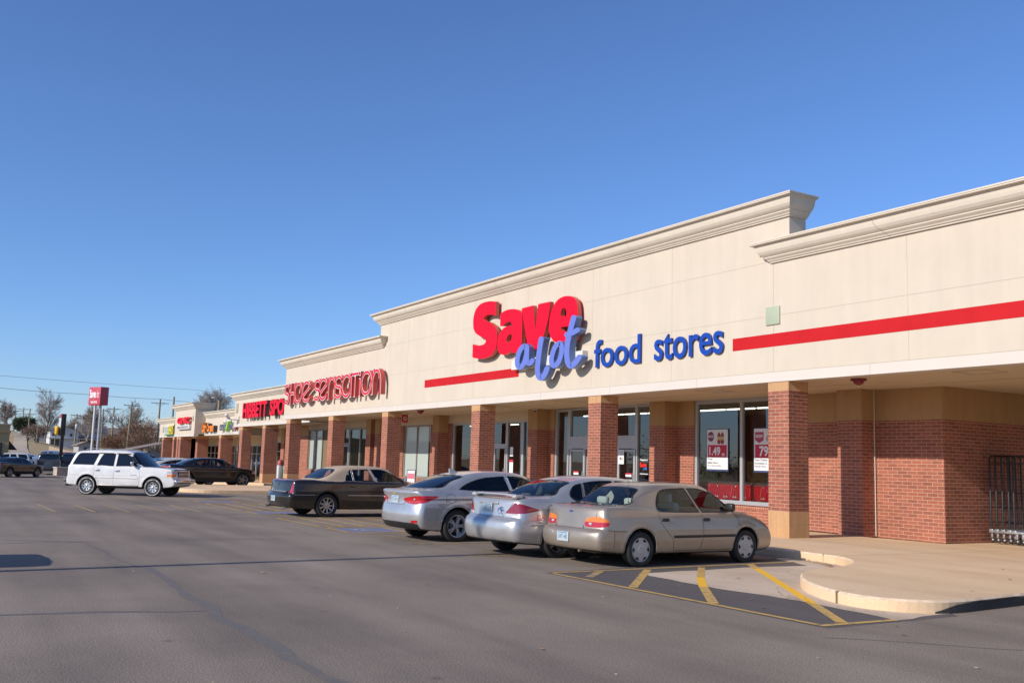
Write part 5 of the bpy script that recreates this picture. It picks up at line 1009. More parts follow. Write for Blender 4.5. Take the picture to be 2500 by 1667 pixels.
    for nm, P, kind in sp['windows']:
        P = cat_rom(P, 5) if kind != 'raw' else np.array(P)
        for sx in (1, -1): reg.append((nm, P, 'side', sx, None))
    for nm, P, yl in sp['backs']: reg.append((nm, cat_rom(P, 5), 'rear', yl, None))
    for nm, P, yl in sp['fronts']: reg.append((nm, cat_rom(P, 5), 'front', yl, None))
    trim = 0
    def uv_cond(r, P, nr):
        nm, poly, pl, a, _ = r
        if pl == 'side': return P[:, 1], P[:, 2], (P[:, 0]*a > .2) & (np.abs(nr[:, 0]) > .45)
        if pl == 'rear': return P[:, 0], P[:, 2], (P[:, 1] < a) & ((np.abs(nr[:, 0]) <= .47) | ('wind' in nm))
        return P[:, 0], P[:, 2], (P[:, 1] > a)
    for r in reg:
        if r[0] in ('door', 'wing') : continue
        U, Vv, ok = uv_cond(r, V, nrm)
        for off in (0,):
            d, qx, qy = nearest(r[1], U, Vv); sd = np.abs(d-off) if off else d
            m = ok & (sd < c*.6)
            if off:
                m &= (psdf(r[1], U, Vv) > 0); k = (d-off)/np.maximum(d, 1e-6); du, dv = (qx-U)*k, (qy-Vv)*k
            else: du, dv = qx-U, qy-Vv
            if r[2] == 'side': V[m, 1] += du[m]; V[m, 2] += dv[m]
            else: V[m, 0] += du[m]; V[m, 2] += dv[m]
            U, Vv, ok = uv_cond(r, V, nrm)
    C = V[Q].mean(1); n0 = nrm[Q].mean(1); n0 /= np.linalg.norm(n0, axis=1)[:, None]+1e-9
    lab = np.zeros(len(Q), int); names = ['body']; matid = np.zeros(len(Q), int)   # material: 0 paint, 1 trim, 2 under, 3 second paint
    # wheel wells and underside
    for yy in (sp['ax'], sp['ax']+sp['wb']):
        cyl = np.sqrt((C[:, 1]-yy)**2+(C[:, 2]-sp['wr']-.01)**2)
        m = (cyl < ra+.012) & (np.abs(C[:, 0]) > W-.36); rad = n0[:, 1]*(C[:, 1]-yy)+n0[:, 2]*(C[:, 2]-sp['wr']-.01)
        matid[m & ((rad < -.02) | (cyl < ra-.02))] = 2
    matid[(n0[:, 2] < -.75) & (C[:, 2] < sp.get('zunder', .32))] = 2
    if 'second' in sp:
        P2 = np.array(sp['second']); matid[(psdf(P2, C[:, 1], C[:, 2]) < 0)] = 3
    if 'lower' in sp: matid[(C[:, 2] < sp['lower'][0]) & (matid == 0) & ((C[:, 1] < sp['lower'][1]) | (C[:, 1] > L-sp['lower'][1]))] = 1
    for r in reg:
        U, Vv, ok = uv_cond(r, C, n0); d = psdf(r[1], U, Vv); m = ok & (d < 0)
        if r[0] in ('door',): m = m & (lab == 0) & (matid != 2)
        if m.sum() < 3: continue
        names.append(r[0]); lab[m] = len(names)-1
        if 'wind' in r[0]:
            m2 = ok & (d >= 0) & (d < trim) & (lab == 0); matid[m2] = 1
    # bonnet / boot lid / bumpers / roof as panels of their own
    def panel(nm, m):
        m = m & (lab == 0)
        if m.sum() > 5: names.append(nm); lab[m] = len(names)-1
    for nm, y0, y1, z0, z1, xm in sp.get('panels', []):
        panel(nm, (C[:, 1] > y0) & (C[:, 1] < y1) & (C[:, 2] > z0) & (C[:, 2] < z1) & (np.abs(C[:, 0]) < xm) & (matid != 2))
    mats = [sp['paint'], sp.get('trim', BLKT), UNDER, sp.get('paint2', sp['paint'])]
    glass = sp.get('glass', CG); objs = {}
    doors = [i for i, q in enumerate(names) if q == 'door']
    for i, nm in enumerate(names):
        m = lab == i
        if not m.any(): continue
        q = Q[m]; us, inv = np.unique(q, return_inverse=True); inv = inv.reshape(q.shape)
        me = bpy.data.meshes.new(nm); me.vertices.add(len(us)); me.vertices.foreach_set('co', V[us].astype(np.float32).ravel())
        me.loops.add(inv.size); me.loops.foreach_set('vertex_index', inv.ravel().astype(np.int32)); me.polygons.add(len(q))
        me.polygons.foreach_set('loop_start', np.arange(0, inv.size, 4, dtype=np.int32)); me.polygons.foreach_set('loop_total', np.full(len(q), 4, np.int32))
        me.update(calc_edges=True)
        if 'wind' in nm: ml = [sp.get('rglass', glass) if nm == 'rear_window' else glass]
        elif nm in LAMPM: ml = [LAMPM[nm]]
        else: ml = mats
        for x in ml: me.materials.append(x)
        if len(ml) > 1: me.polygons.foreach_set('material_index', matid[m].astype(np.int32))
        me.polygons.foreach_set('use_smooth', np.ones(len(q), bool)); me.normals_split_custom_set_from_vertices([tuple(a) for a in nrm[us]])
        ob = bpy.data.objects.new({'tail_light_amber': 'tail_light', 'dark_tail_light': 'tail_light', 'side_window': 'window'}.get(nm, nm), me); COL.objects.link(ob); ob.parent = root; objs.setdefault(nm, []).append(ob)
    build_wheels(root, sp)
    # rubber or chrome surrounds following each glass outline, and rolled lips round the wheel arches
    def outline(P, pl, sx):
        P = [tuple(q) for q in P]; out = []
        for a, b in zip(P, P[1:]+P[:1]):
            n = max(1, int(math.dist(a, b)/.06))
            for k in range(n):
                u_, v_ = a[0]+(b[0]-a[0])*k/n, a[1]+(b[1]-a[1])*k/n
                h = sol.side(u_, v_, sx) if pl == 'side' else (sol.back(u_, v_) if pl == 'rear' else sol.front(u_, v_, L))
                if h is not None and not (pl == 'side' and abs(h[0]) < W*.4): out.append(tuple(h))
        return out
    if c < .04:
        tm = sp.get('trim', BLKT); tr_ = .007 if tm is CHROME else .011
        for r in reg:
            if 'wind' not in r[0]: continue
            o_ = outline(r[1], r[2], r[3])
            if len(o_) > 8: MB().tube(o_, tr_ if r[2] == 'side' else .011, 5, closed=True).build('window_surround', tm if r[2] == 'side' else BLKT, root, uv=False)
        for yy in (sp['ax'], sp['ax']+sp['wb']):
            for sx in (1, -1):
                o_ = []
                for a_ in np.linspace(R(-14), R(194), 30):
                    h = sol.side(yy+(ra+.014)*math.cos(a_), sp['wr']+.01+(ra+.014)*math.sin(a_), sx)
                    if h is not None and abs(h[0]) > W*.8 and h[2] > .22: o_.append((h[0]-sx*.007, yy+(ra+.004)*math.cos(a_), sp['wr']+.01+(ra+.004)*math.sin(a_)))
                if len(o_) > 6: MB().tube(o_, .009, 6).build('arch_lip', sp['paint'], root, uv=False)
    # seams
    def seam(P, sx=1, r_=.0035, closed=False, plane='side'):
        pts = []
        for a, b in zip(P, P[1:]):
            n = max(1, int(math.dist(a, b)/.05))
            for k in range(n): pts.append((a[0]+(b[0]-a[0])*k/n, a[1]+(b[1]-a[1])*k/n))
        pts.append(P[-1]); out = []
        for a, b in pts:
            h = sol.side(a, b, sx) if plane == 'side' else (sol.back(a, b) if plane == 'rear' else (sol.top(a, b) if plane == 'top' else sol.front(a, b, L)))
            if h is None: continue
            if plane == 'side' and abs(h[0]) < W*.55: continue
            out.append(h)
        if len(out) > 1: MB().tube(out, r_, 5, cap=False).build('panel_gap', mat('panel_gap_black', (.01, .01, .01), .9), root, uv=False)
    for P in sp.get('seams', []):
        seam(P, 1); seam(P, -1)
    for pl, P in sp.get('seams2', []): seam(P, 1, plane=pl)
    # interior
    if sp.get('seats', True):
        SM = sp.get('seatmat', mat('grey_seat', (.16, .17, .17), .9)); yb = sp['ax']; fr = sp['ax']+sp['wb']*.50; zz = sp.get('seatz', .0)
        for sx in (-.36, .36):
            b = MB(); b.bbox(sx, fr+.12, .42+zz, .50, .52, .16, .06); b.bbox(sx, fr-.22, .72+zz, .48, .14, .62, .06, M=None); b.build('seat', SM, root, uv=False)
            MB().bbox(sx, fr-.27, 1.10+zz, .26, .10, .17, .045).tube([(sx-.06, fr-.25, .98+zz), (sx-.06, fr-.26, 1.08+zz)], .008).build('headrest', SM, root, uv=False)
        ry = yb+sp.get('rseat', .22)
        b = MB(); b.bbox(0, ry+.38, .42+zz, 1.25, .50, .16, .06); b.bbox(0, ry+.06, .70+zz, 1.22, .16, .52, .06); b.build('seat', SM, root, uv=False)
        for sx in (-.36, .36): MB().bbox(sx, ry-.06, 1.03+zz, .27, .10, .13, .045).build('headrest', SM, root, uv=False)
        MB().bbox(0, ry-.30, .90+zz, 1.10, .55, .04, .02).build('parcel_shelf', SM, root, uv=False)
        dy = sp['ax']+sp['wb']-.45
        MB().bbox(0, dy, .80+zz, 1.32, .45, .22, .08).build('dashboard', mat('dash', (.05, .05, .055), .7), root, uv=False)
        MB().tube([(-.36+.17*math.cos(a), dy-.34+.06*math.sin(a), .86+zz+.17*math.sin(a)) for a in np.linspace(0, 6.283, 22)[:-1]], .014, 6, closed=True).build('steering_wheel', BLKT, root, uv=False)
        MB().bbox(0, 2.5, .35, W*1.5, 3.2, .1, .03).build('floor', mat('carpet', (.04, .04, .04), .95), root, uv=False)
    return root, sol, objs
LAMPM = {'tail_light': REDL, 'tail_light_amber': AMB, 'dark_tail_light': DREDL, 'reversing_light': CLR, 'headlight': CLR, 'indicator': AMB, 'grille': None, 'fog_reflector': REDL, 'lower_valance': BLKT}
LAMPM['grille'] = mat('grille_dark', (.03, .03, .03), .5)
def mirror_pair(root, sol, y, z, m, x=.0, s=1.0):
    for sx in (1, -1):
        h = sol.side(y, z, sx)
        if h is None: continue
        MB().bbox(h[0]+sx*.10*s, y-.02, z+.05, .19*s, .10*s, .13*s, .04).tube([(h[0]-sx*.01, y, z), (h[0]+sx*.06, y-.01, z+.03)], .025).build('wing_mirror', m, root, uv=False)
def handles(root, sol, pts, m, sz=(.03, .17, .035)):
    for y, z in pts:
        for sx in (1, -1):
            h = sol.side(y, z, sx)
            if h is None: continue
            MB().bbox(h[0]+sx*.004, y, z, sz[0], sz[1], sz[2], .012).build('door_handle', m, root, uv=False)
def strip(root, sol, y0, y1, z0, z1, hgt, m, name='side_moulding', pr=.010, sides=(1, -1)):
    for sx in sides:
        v = []; K = 24
        for k in range(K+1):
            y = y0+(y1-y0)*k/K; z = z0+(z1-z0)*k/K; h = sol.side(y, z, sx); x = (h[0] if h is not None else sx*.8)
            for dz, dx in ((-hgt/2, -.004), (-hgt/2*.7, pr), (hgt/2*.7, pr), (hgt/2, -.004)): v.append((x+sx*dx, y, z+dz))
        f = [(4*k+j, 4*k+j+1, 4*k+j+5, 4*k+j+4) for k in range(K) for j in range(3)]
        if sx < 0: f = [q[::-1] for q in f]
        MB().add(v, f, 0, True).add(v[:4], [(0, 1, 2, 3)]).add(v[-4:], [(3, 2, 1, 0)]).build(name, m, root, uv=False)
PLW = mat('plate_white', (.50, .56, .58), .5, var=.12, vscale=30); PLB = mat('plate_blue', (.10, .25, .38), .5)
def plate(root, sol, z, txt, x=0, off=.012, tilt=0):
    h = sol.back(x, z); y = (h[1] if h is not None else 0)-off
    o = MB().bbox(x, y, z, .305, .008, .155, .004).build('licence_plate', PLW, root, uv=False)
    mb = MB(); text_mb(mb, txt, lambda u, v, d: (x-.12+u, y-.006, z-.038+v), w=.24, h=.075, bold=.01)
    mb.box(x-.12, x+.12, y-.0055, y-.0045, z+.052, z+.068)
    mb.build('plate_lettering', PLB, o, uv=False); return y
def badge_cross(root, sol, z, w, m, front=None):
    h = sol.back(0, z) if front is None else sol.front(0, z, front); y = h[1]; s = -1 if front is None else 1
    mb = MB(); a = w/2
    mb.box(-a, a, y+s*.006, y-s*.004, z-w*.09, z+w*.09).box(-a*.3, a*.3, y+s*.0065, y-s*.004, z-w*.19, z+w*.19); mb.build('badge', m, root, uv=False)
# ------------------------------------------------------------------ the parked cars
SHEAD = 3.6
PZ = dict(name='pz', obj='parked_car', L=4.43, W=1.695, H=1.37, cell=.02, ax=.97, wb=2.465, wr=.288, rim=.192, ww=.185, tr=.735, wstyle='cover', wn=6, rimmat=mat('wheel_cover', (.52, .50, .47), .38, metal=.25),
    body=[(.12, .25), (.03, .31), (0, .42), (.01, .53), (.055, .585), (.105, .605), (.125, .70), (.155, .86), (.20, .935), (.30, .957), (.70, .965), (1.05, .94), (1.5, .90), (3.1, .895), (3.38, .89), (3.7, .835), (4.0, .76), (4.2, .685), (4.33, .60), (4.405, .50), (4.43, .40), (4.41, .30), (4.30, .225), (3.9, .19), (.6, .21)],
    green=[(.50, .92), (.64, .963), (.90, 1.12), (1.20, 1.285), (1.42, 1.342), (1.8, 1.365), (2.3, 1.362), (2.62, 1.335), (2.86, 1.24), (3.16, 1.05), (3.44, .87), (3.3, .82), (.7, .82)],
    bw=[(.15, .93), (.24, .965), (.42, 1.0), (.60, 1.0), (.80, .97), (.92, .93), (1.1, .86)], gw=[(.8, .775), (.9, .765), (1.25, .60), (1.4, .53)],
    windows=[('side_window', [(1.37, .89, 1), (1.39, 1.0), (1.45, 1.115), (1.54, 1.21), (1.70, 1.25), (2.13, 1.272, 1), (2.31, .88, 1)], 's'), ('side_window', [(2.19, 1.272, 1), (2.46, 1.262), (2.74, 1.18), (3.04, 1.00), (3.17, .89, 1), (2.38, .878, 1)], 's'), ('tail_light', [(-.2, .635, 1), (.18, .635), (.30, .66), (.345, .715, 1), (-.2, .715, 1)], 's'), ('tail_light_amber', [(-.2, .715, 1), (.345, .715, 1), (.31, .755), (.20, .788), (-.2, .797, 1)], 's')],
    backs=[('rear_window', [(-.62, .99), (0, .972), (.62, .99), (.545, 1.15), (.475, 1.245), (0, 1.268), (-.475, 1.245), (-.545, 1.15)], 1.6),
           ('tail_light', [(.39, .655), (.44, .635), (.70, .630), (.90, .635), (.90, .715, 1), (.38, .715, 1)], .36), ('tail_light', [(-.39, .655), (-.44, .635), (-.70, .630), (-.90, .635), (-.90, .715, 1), (-.38, .715, 1)], .36),
           ('tail_light_amber', [(.38, .715, 1), (.90, .715, 1), (.90, .79), (.76, .797), (.55, .795), (.42, .765)], .36), ('tail_light_amber', [(-.38, .715, 1), (-.90, .715, 1), (-.90, .79), (-.76, .797), (-.55, .795), (-.42, .765)], .36)],
    fronts=[('windscreen', [(-.66, .90), (.66, .90), (.52, 1.26), (-.52, 1.26)], 2.4), ('indicator', [(.62, .585), (.95, .585), (.95, .66), (.62, .665)], 4.0), ('headlight', [(.30, .56), (.62, .56), (.62, .67), (.34, .65)], 4.1), ('headlight', [(-.30, .56), (-.62, .56), (-.62, .67), (-.34, .65)], 4.1)],
    panels=[('boot_lid', -.1, .68, .58, 1.0, .60), ('bonnet', 3.42, 4.3, .62, .95, .66), ('rear_bumper', -.1, .62, .1, .585, 1), ('front_bumper', 3.95, 4.6, .1, .56, 1)],
    seams=[[(1.36, .93), (1.37, .80), (1.42, .68), (1.55, .54), (1.66, .44), (1.69, .26)], [(1.69, .25), (3.24, .25)], [(2.345, .885), (2.36, .70), (2.37, .5), (2.30, .25)], [(3.12, .89), (3.24, .75), (3.30, .55), (3.22, .25)], [(.42, .30), (.42, .585), (.25, .60)], [(.42, .58), (.68, .575)], [(3.95, .58), (4.2, .60)]],
    seams2=[('rear', [(-.37, .60), (.37, .60)]), ('rear', [(-.37, .60), (-.37, .66)]), ('rear', [(.37, .60), (.37, .66)]), ('rear', [(-.60, .80), (-.60, .93)]), ('rear', [(.60, .80), (.60, .93)]), ('top', [(-.60, .30), (-.62, .60)]), ('top', [(.60, .30), (.62, .60)])],
    paint=car_paint('champagne_paint', (.40, .335, .265), .5, .36), glass=glass_mat('car_glass', (.66, .72, .68), .9, 0, 1.55, .9), seatmat=mat('pale_seat', (.50, .55, .52), .9), kr=.20, kf=.42, flare=.006)
r_, s_, ob = build_car(PZ, (2.13, -7.33, 0), 3.5, 'dusty champagne tan saloon parked nearest the camera beside the yellow hatched bay', scale=.98)
mirror_pair(r_, s_, 3.02, .92, BLKT); handles(r_, s_, [(1.50, .755), (2.45, .755)], BLKT, (.02, .155, .055)); strip(r_, s_, 1.68, 2.33, .48, .48, .05, BLKT); strip(r_, s_, 2.345, 3.40, .48, .485, .05, BLKT)
plate(r_, s_, .455, 'LWT 440'); badge_cross(r_, s_, .86, .10, mat('badge_blue', (.03, .08, .30), .4))
h = s_.back(0, .80); MB().lathe([(0, .0), (.012, 0), (.012, -.01)], 10, 0, Matrix.Translation((0, h[1]-.005, .79)) @ Matrix.Rotation(R(90), 4, 'X')).build('boot_lock', CHROME, r_, uv=False)
for sx in (1, -1):
    h = s_.back(.50*sx, .69); MB().bbox(.50*sx, h[1]-.001, .682, .075, .012, .04, .012).build('reversing_light', CLR, r_, uv=False)
h = s_.top(.62, .86); MB().tube([h, (h[0]-.01, h[1]-.03, h[2]+.80)], .0028, 5).lathe([(0, .03), (.012, .02), (.014, 0)], 8, 0, Matrix.Translation(tuple(h))).build('antenna', BLKT, r_, uv=False)
MB().tube([(.35, .05, .25), (.35, .35, .27)], .022, 10).bbox(.25, .42, .27, .5, .3, .12, .05).build('exhaust', mat('rusty_steel', (.16, .12, .09), .7), r_, uv=False)
# rear shelf items
TA = dict(name='ta', obj='parked_car', L=5.0, W=1.855, H=1.45, cell=.02, ax=1.08, wb=2.755, wr=.32, rim=.212, ww=.21, tr=.80, wstyle='wide', wn=5, rimmat=mat('alloy', (.5, .5, .5), .3, metal=.8),
    body=[(.15, .26), (.04, .33), (0, .46), (.015, .60), (.075, .665), (.13, .70), (.15, .82), (.175, .97), (.24, 1.015), (.40, 1.035), (.95, 1.04), (1.6, .99), (3.4, .95), (3.8, .93), (4.2, .86), (4.6, .77), (4.83, .66), (4.96, .54), (5.0, .42), (4.96, .29), (4.7, .21), (.8, .22)],
    green=[(.74, .98), (.88, 1.035), (1.12, 1.17), (1.45, 1.315), (1.8, 1.40), (2.2, 1.445), (2.8, 1.435), (3.15, 1.37), (3.5, 1.18), (3.92, .92), (3.7, .86), (.95, .86)],
    bw=[(.15, .92), (.25, .96), (.45, 1.0), (.66, 1.0), (.85, .97), (1.0, .91), (1.15, .84)], gw=[(.85, .85), (1.0, .83), (1.3, .66), (1.48, .58)],
    windows=[('side_window', [(1.41, 1.08), (1.46, 1.18), (1.58, 1.265), (1.745, 1.305, 1), (1.685, 1.0, 1), (1.52, .995)], 's'), ('side_window', [(1.735, 1.0, 1), (1.80, 1.315, 1), (2.10, 1.35), (2.48, 1.36, 1), (2.56, .985, 1)], 's'), ('side_window', [(2.64, .985, 1), (2.57, 1.36, 1), (2.86, 1.335), (3.2, 1.18), (3.52, .985, 1)], 's'), ('dark_tail_light', [(-.2, .765, 1), (.22, .765), (.46, .79), (.66, .835), (.50, .885), (.30, .94), (.12, .965), (-.2, .965, 1)], 's')],
    backs=[('rear_window', [(-.68, 1.08), (0, 1.055), (.68, 1.08), (.60, 1.22), (.54, 1.32), (0, 1.345), (-.54, 1.32), (-.60, 1.22)], 2.0),
           ('dark_tail_light', [(.50, .765, 1), (.60, .86), (.70, .955), (.80, .965), (.97, .96, 1), (.97, .765, 1), (.78, .765)], .62), ('dark_tail_light', [(-.50, .765, 1), (-.60, .86), (-.70, .955), (-.80, .965), (-.97, .96, 1), (-.97, .765, 1), (-.78, .765)], .62),
           ('reversing_light', [(.48, .725, 1), (.50, .765, 1), (.78, .765), (.90, .78, 1), (.80, .735)], .40), ('reversing_light', [(-.48, .725, 1), (-.50, .765, 1), (-.78, .765), (-.90, .78, 1), (-.80, .735)], .40)],
    fronts=[('windscreen', [(-.70, .97), (.70, .97), (.56, 1.33), (-.56, 1.33)], 2.8)],
    panels=[('boot_lid', -.1, .9, .66, 1.1, .62), ('bonnet', 3.9, 4.8, .66, 1.0, .7), ('rear_bumper', -.1, .65, .1, .655, 1.0)],
    seams=[[(1.66, 1.0), (1.63, .9), (1.68, .75)], [(.60, .66), (.62, .76)], [(2.60, .98), (2.62, .6), (2.56, .28)]],
    seams2=[('rear', [(-.46, .70), (.46, .70)]), ('rear', [(-.46, .70), (-.60, .86), (-.66, .96)]), ('rear', [(.46, .70), (.60, .86), (.66, .96)])],
    paint=car_paint('silver_paint', (.58, .575, .565), .6, .30), glass=glass_mat('car_glass', (.66, .72, .68), .9, 0, 1.55, .9), rglass=glass_mat('green_glass', (.55, .62, .57), .9, 0, 1.55, .8), seatmat=mat('beige_seat', (.30, .30, .26), .9), kr=.26, kf=.45, kb=.10, kg=.13, crease=[((.60, .58), .018, .008)], flare=.008)
r_, s_, ob = build_car(TA, (.46, -7.93, 0), 3.5, 'rounded silver saloon with a rear spoiler and dark red teardrop lights, second from the camera', scale=.965)
mirror_pair(r_, s_, 3.45, 1.0, TA['paint']); strip(r_, s_, .45, .72, .585, .585, .028, plain(TA['paint'])); py = plate(r_, s_, .845, 'AZE 219', off=.018)
b = MB(); pts = [(x, .27+.10*(abs(x)/.7)**2, 1.085-.045*(abs(x)/.72)**4) for x in np.linspace(-.72, .72, 17)]
v = []; 
for x, y, z in pts: v += [(x, y-.09, z), (x, y-.06, z+.022), (x, y+.06, z+.02), (x, y+.12, z), (x, y+.04, z-.012)]
f = [(5*k+j, 5*k+(j+1) % 5, 5*k+5+(j+1) % 5, 5*k+5+j) for k in range(16) for j in range(5)]
b.add(v, f, 0, True); 
for x in (-.66, .66): b.bbox(x, .33, 1.06, .12, .18, .06, .02)
b.build('spoiler', plain(TA['paint']), r_, uv=False)
h = s_.back(0, .925); MB().prism([[(.075*math.cos(a)*1, .925+.028*math.sin(a)) for a in np.linspace(0, 6.283, 20)[:-1]]], lambda u, v_, w: (u, w, v_), h[1]-.012, h[1]).build('badge', mat('badge_blue', (.03, .08, .30), .4), r_, uv=False)
h = s_.back(0, .925); MB().bbox(0, h[1]-.002, .935, .62, .03, .055, .02).build('plate_recess_trim', TA['paint'], r_, uv=False)
h = s_.back(.38, .80); mb = MB()
for cx, cz, rr2 in ((.36, .80, .05), (.41, .84, .035), (.44, .79, .035)): mb.tube([(cx+rr2*math.cos(a), h[1]-.008, cz+rr2*math.sin(a)) for a in np.linspace(0, 5.2, 14)], .006, 5)
mb.build('sticker', mat('sticker_blue', (.06, .12, .42), .5), r_, uv=False)
hh = s_.side(.92, .86, 1); MB().tube([(hh[0]+.002, .92+.095*math.cos(a), .83+.095*math.sin(a)) for a in np.linspace(0, 6.283, 26)[:-1]], .004, 5, closed=True).build('fuel_flap', mat('panel_gap', (.01, .01, .01), .9), r_, uv=False)
h = s_.top(.72, .55); MB().tube([(.78, 3.7, .95), (.80, 3.62, 1.75)], .003, 5).build('antenna', BLKT, r_, uv=False)
MA = dict(name='ma', obj='parked_car', L=4.92, W=1.855, H=1.48, cell=.02, ax=1.06, wb=2.83, wr=.335, rim=.232, ww=.225, tr=.80, wstyle='double', wn=5, rimmat=mat('machined_alloy', (.62, .62, .62), .35, metal=.4),
    body=[(.20, .24), (.08, .30), (.02, .42), (0, .54), (.02, .66), (.055, .78), (.055, .90), (.015, 1.00), (.035, 1.035), (.15, 1.05), (.5, 1.055), (1.2, 1.02), (2.0, .985), (3.5, .955), (3.85, .95), (4.3, .89), (4.65, .79), (4.83, .66), (4.91, .50), (4.88, .33), (4.7, .22), (.9, .21)],
    green=[(.30, .99), (.44, 1.06), (.78, 1.20), (1.2, 1.345), (1.6, 1.43), (2.1, 1.475), (2.6, 1.47), (3.0, 1.41), (3.4, 1.20), (3.88, .94), (3.6, .88), (.6, .88)],
    bw=[(.15, .90), (.25, .95), (.45, 1.0), (.70, 1.0), (.90, .975), (1.02, .93), (1.2, .86)], gw=[(.9, .86), (1.0, .84), (1.3, .68), (1.5, .57)],
    windows=[('side_window', [(1.13, 1.075, 1), (1.28, 1.165), (1.52, 1.26), (1.85, 1.335), (2.36, 1.375, 1), (2.44, 1.04, 1), (1.9, 1.045), (1.4, 1.055)], 's'), ('side_window', [(2.51, 1.04, 1), (2.44, 1.378, 1), (2.85, 1.355), (3.2, 1.21), (3.55, 1.035, 1)], 's'), ('tail_light', [(-.2, .775, 1), (.15, .775), (.36, .82), (.56, .90), (.60, .935), (.45, .94), (-.2, .935, 1)], 's')],
    backs=[('rear_window', [(-.66, 1.10), (0, 1.085), (.66, 1.10), (.61, 1.24), (.56, 1.345), (0, 1.365), (-.56, 1.345), (-.61, 1.24)], 1.6),
           ('tail_light', [(.34, .865), (.42, .80), (.62, .765), (.85, .775), (.99, .775, 1), (.99, .935, 1), (.75, .935), (.50, .905)], .56), ('tail_light', [(-.34, .865), (-.42, .80), (-.62, .765), (-.85, .775), (-.99, .775, 1), (-.99, .935, 1), (-.75, .935), (-.50, .905)], .56),
           ('fog_reflector', [(.62, .38), (.82, .40), (.84, .44), (.64, .43)], .3), ('fog_reflector', [(-.62, .38), (-.82, .40), (-.84, .44), (-.64, .43)], .3), ('lower_valance', [(-.85, .2), (.85, .2), (.80, .37), (-.80, .37)], .5)],
    fronts=[('windscreen', [(-.70, .99), (.70, .99), (.55, 1.36), (-.55, 1.36)], 2.6)],
    panels=[('boot_lid', -.1, .75, .72, 1.12, .60), ('bonnet', 3.9, 4.8, .70, 1.0, .7), ('rear_bumper', -.1, .70, .1, .74, 1.0)],
    seams=[[(1.46, 1.04), (1.48, .92), (1.62, .78), (1.76, .62), (1.80, .30)], [(2.48, 1.03), (2.50, .7), (2.45, .28)], [(.58, .78), (.90, .60)], [(.78, .82), (.78, .96), (.92, .98), (1.0, .95), (1.0, .82), (.9, .80), (.78, .82)]],
    seams2=[('rear', [(-.36, .745), (.36, .745)]), ('rear', [(-.36, .745), (-.42, .82)]), ('rear', [(.36, .745), (.42, .82)]), ('top', [(-.60, .10), (-.62, .45)]), ('top', [(.60, .10), (.62, .45)])],
    paint=car_paint('cool_silver_paint', (.58, .575, .575), .6, .27), glass=glass_mat('dim_car_glass', (.62, .66, .66), .9, 0, 1.55, .9), trim=CHROME, trimw=.014, seatmat=mat('dark_seat', (.05, .055, .06), .9), kr=.28, kf=.45, kb=.08, kg=.12, crease=[((.84, .88), .02, .010)], flare=.006)
r_, s_, ob = build_car(MA, (-2.86, -8.12, 0), 4, 'newer silver fastback saloon with bright red wrap round lights, third from the camera', scale=.955)
mirror_pair(r_, s_, 3.45, 1.02, MA['paint']); handles(r_, s_, [(1.78, .905), (2.72, .90)], CHROME, (.035, .20, .03)); plate(r_, s_, .845, 'F72 414', off=.012); badge_cross(r_, s_, .965, .11, mat('badge_gold', (.5, .33, .06), .4))
h = s_.top(0, 1.45); MB().prism([[(1.36, h[2]-.01), (1.58, h[2]+.01), (1.40, h[2]+.10), (1.345, h[2]+.10)]], lambda u, v_, w: (w, u, v_), -.02, .02).build('antenna_fin', plain(MA['paint']), r_, uv=False)
for sx in (1, -1):
    h = s_.back(.66*sx, .86); MB().bbox(.64*sx, h[1]-.002, .865, .10, .012, .035, .014).build('reversing_light', CLR, r_, uv=False)
h = s_.back(.5, .75); mb = MB(); text_mb(mb, 'LT', lambda u, v_, d: (.42+u, h[1]-.006, .70+v_), w=.09, h=.035); mb.build('badge', mat('badge_green', (.02, .12, .10), .5), r_, uv=False)
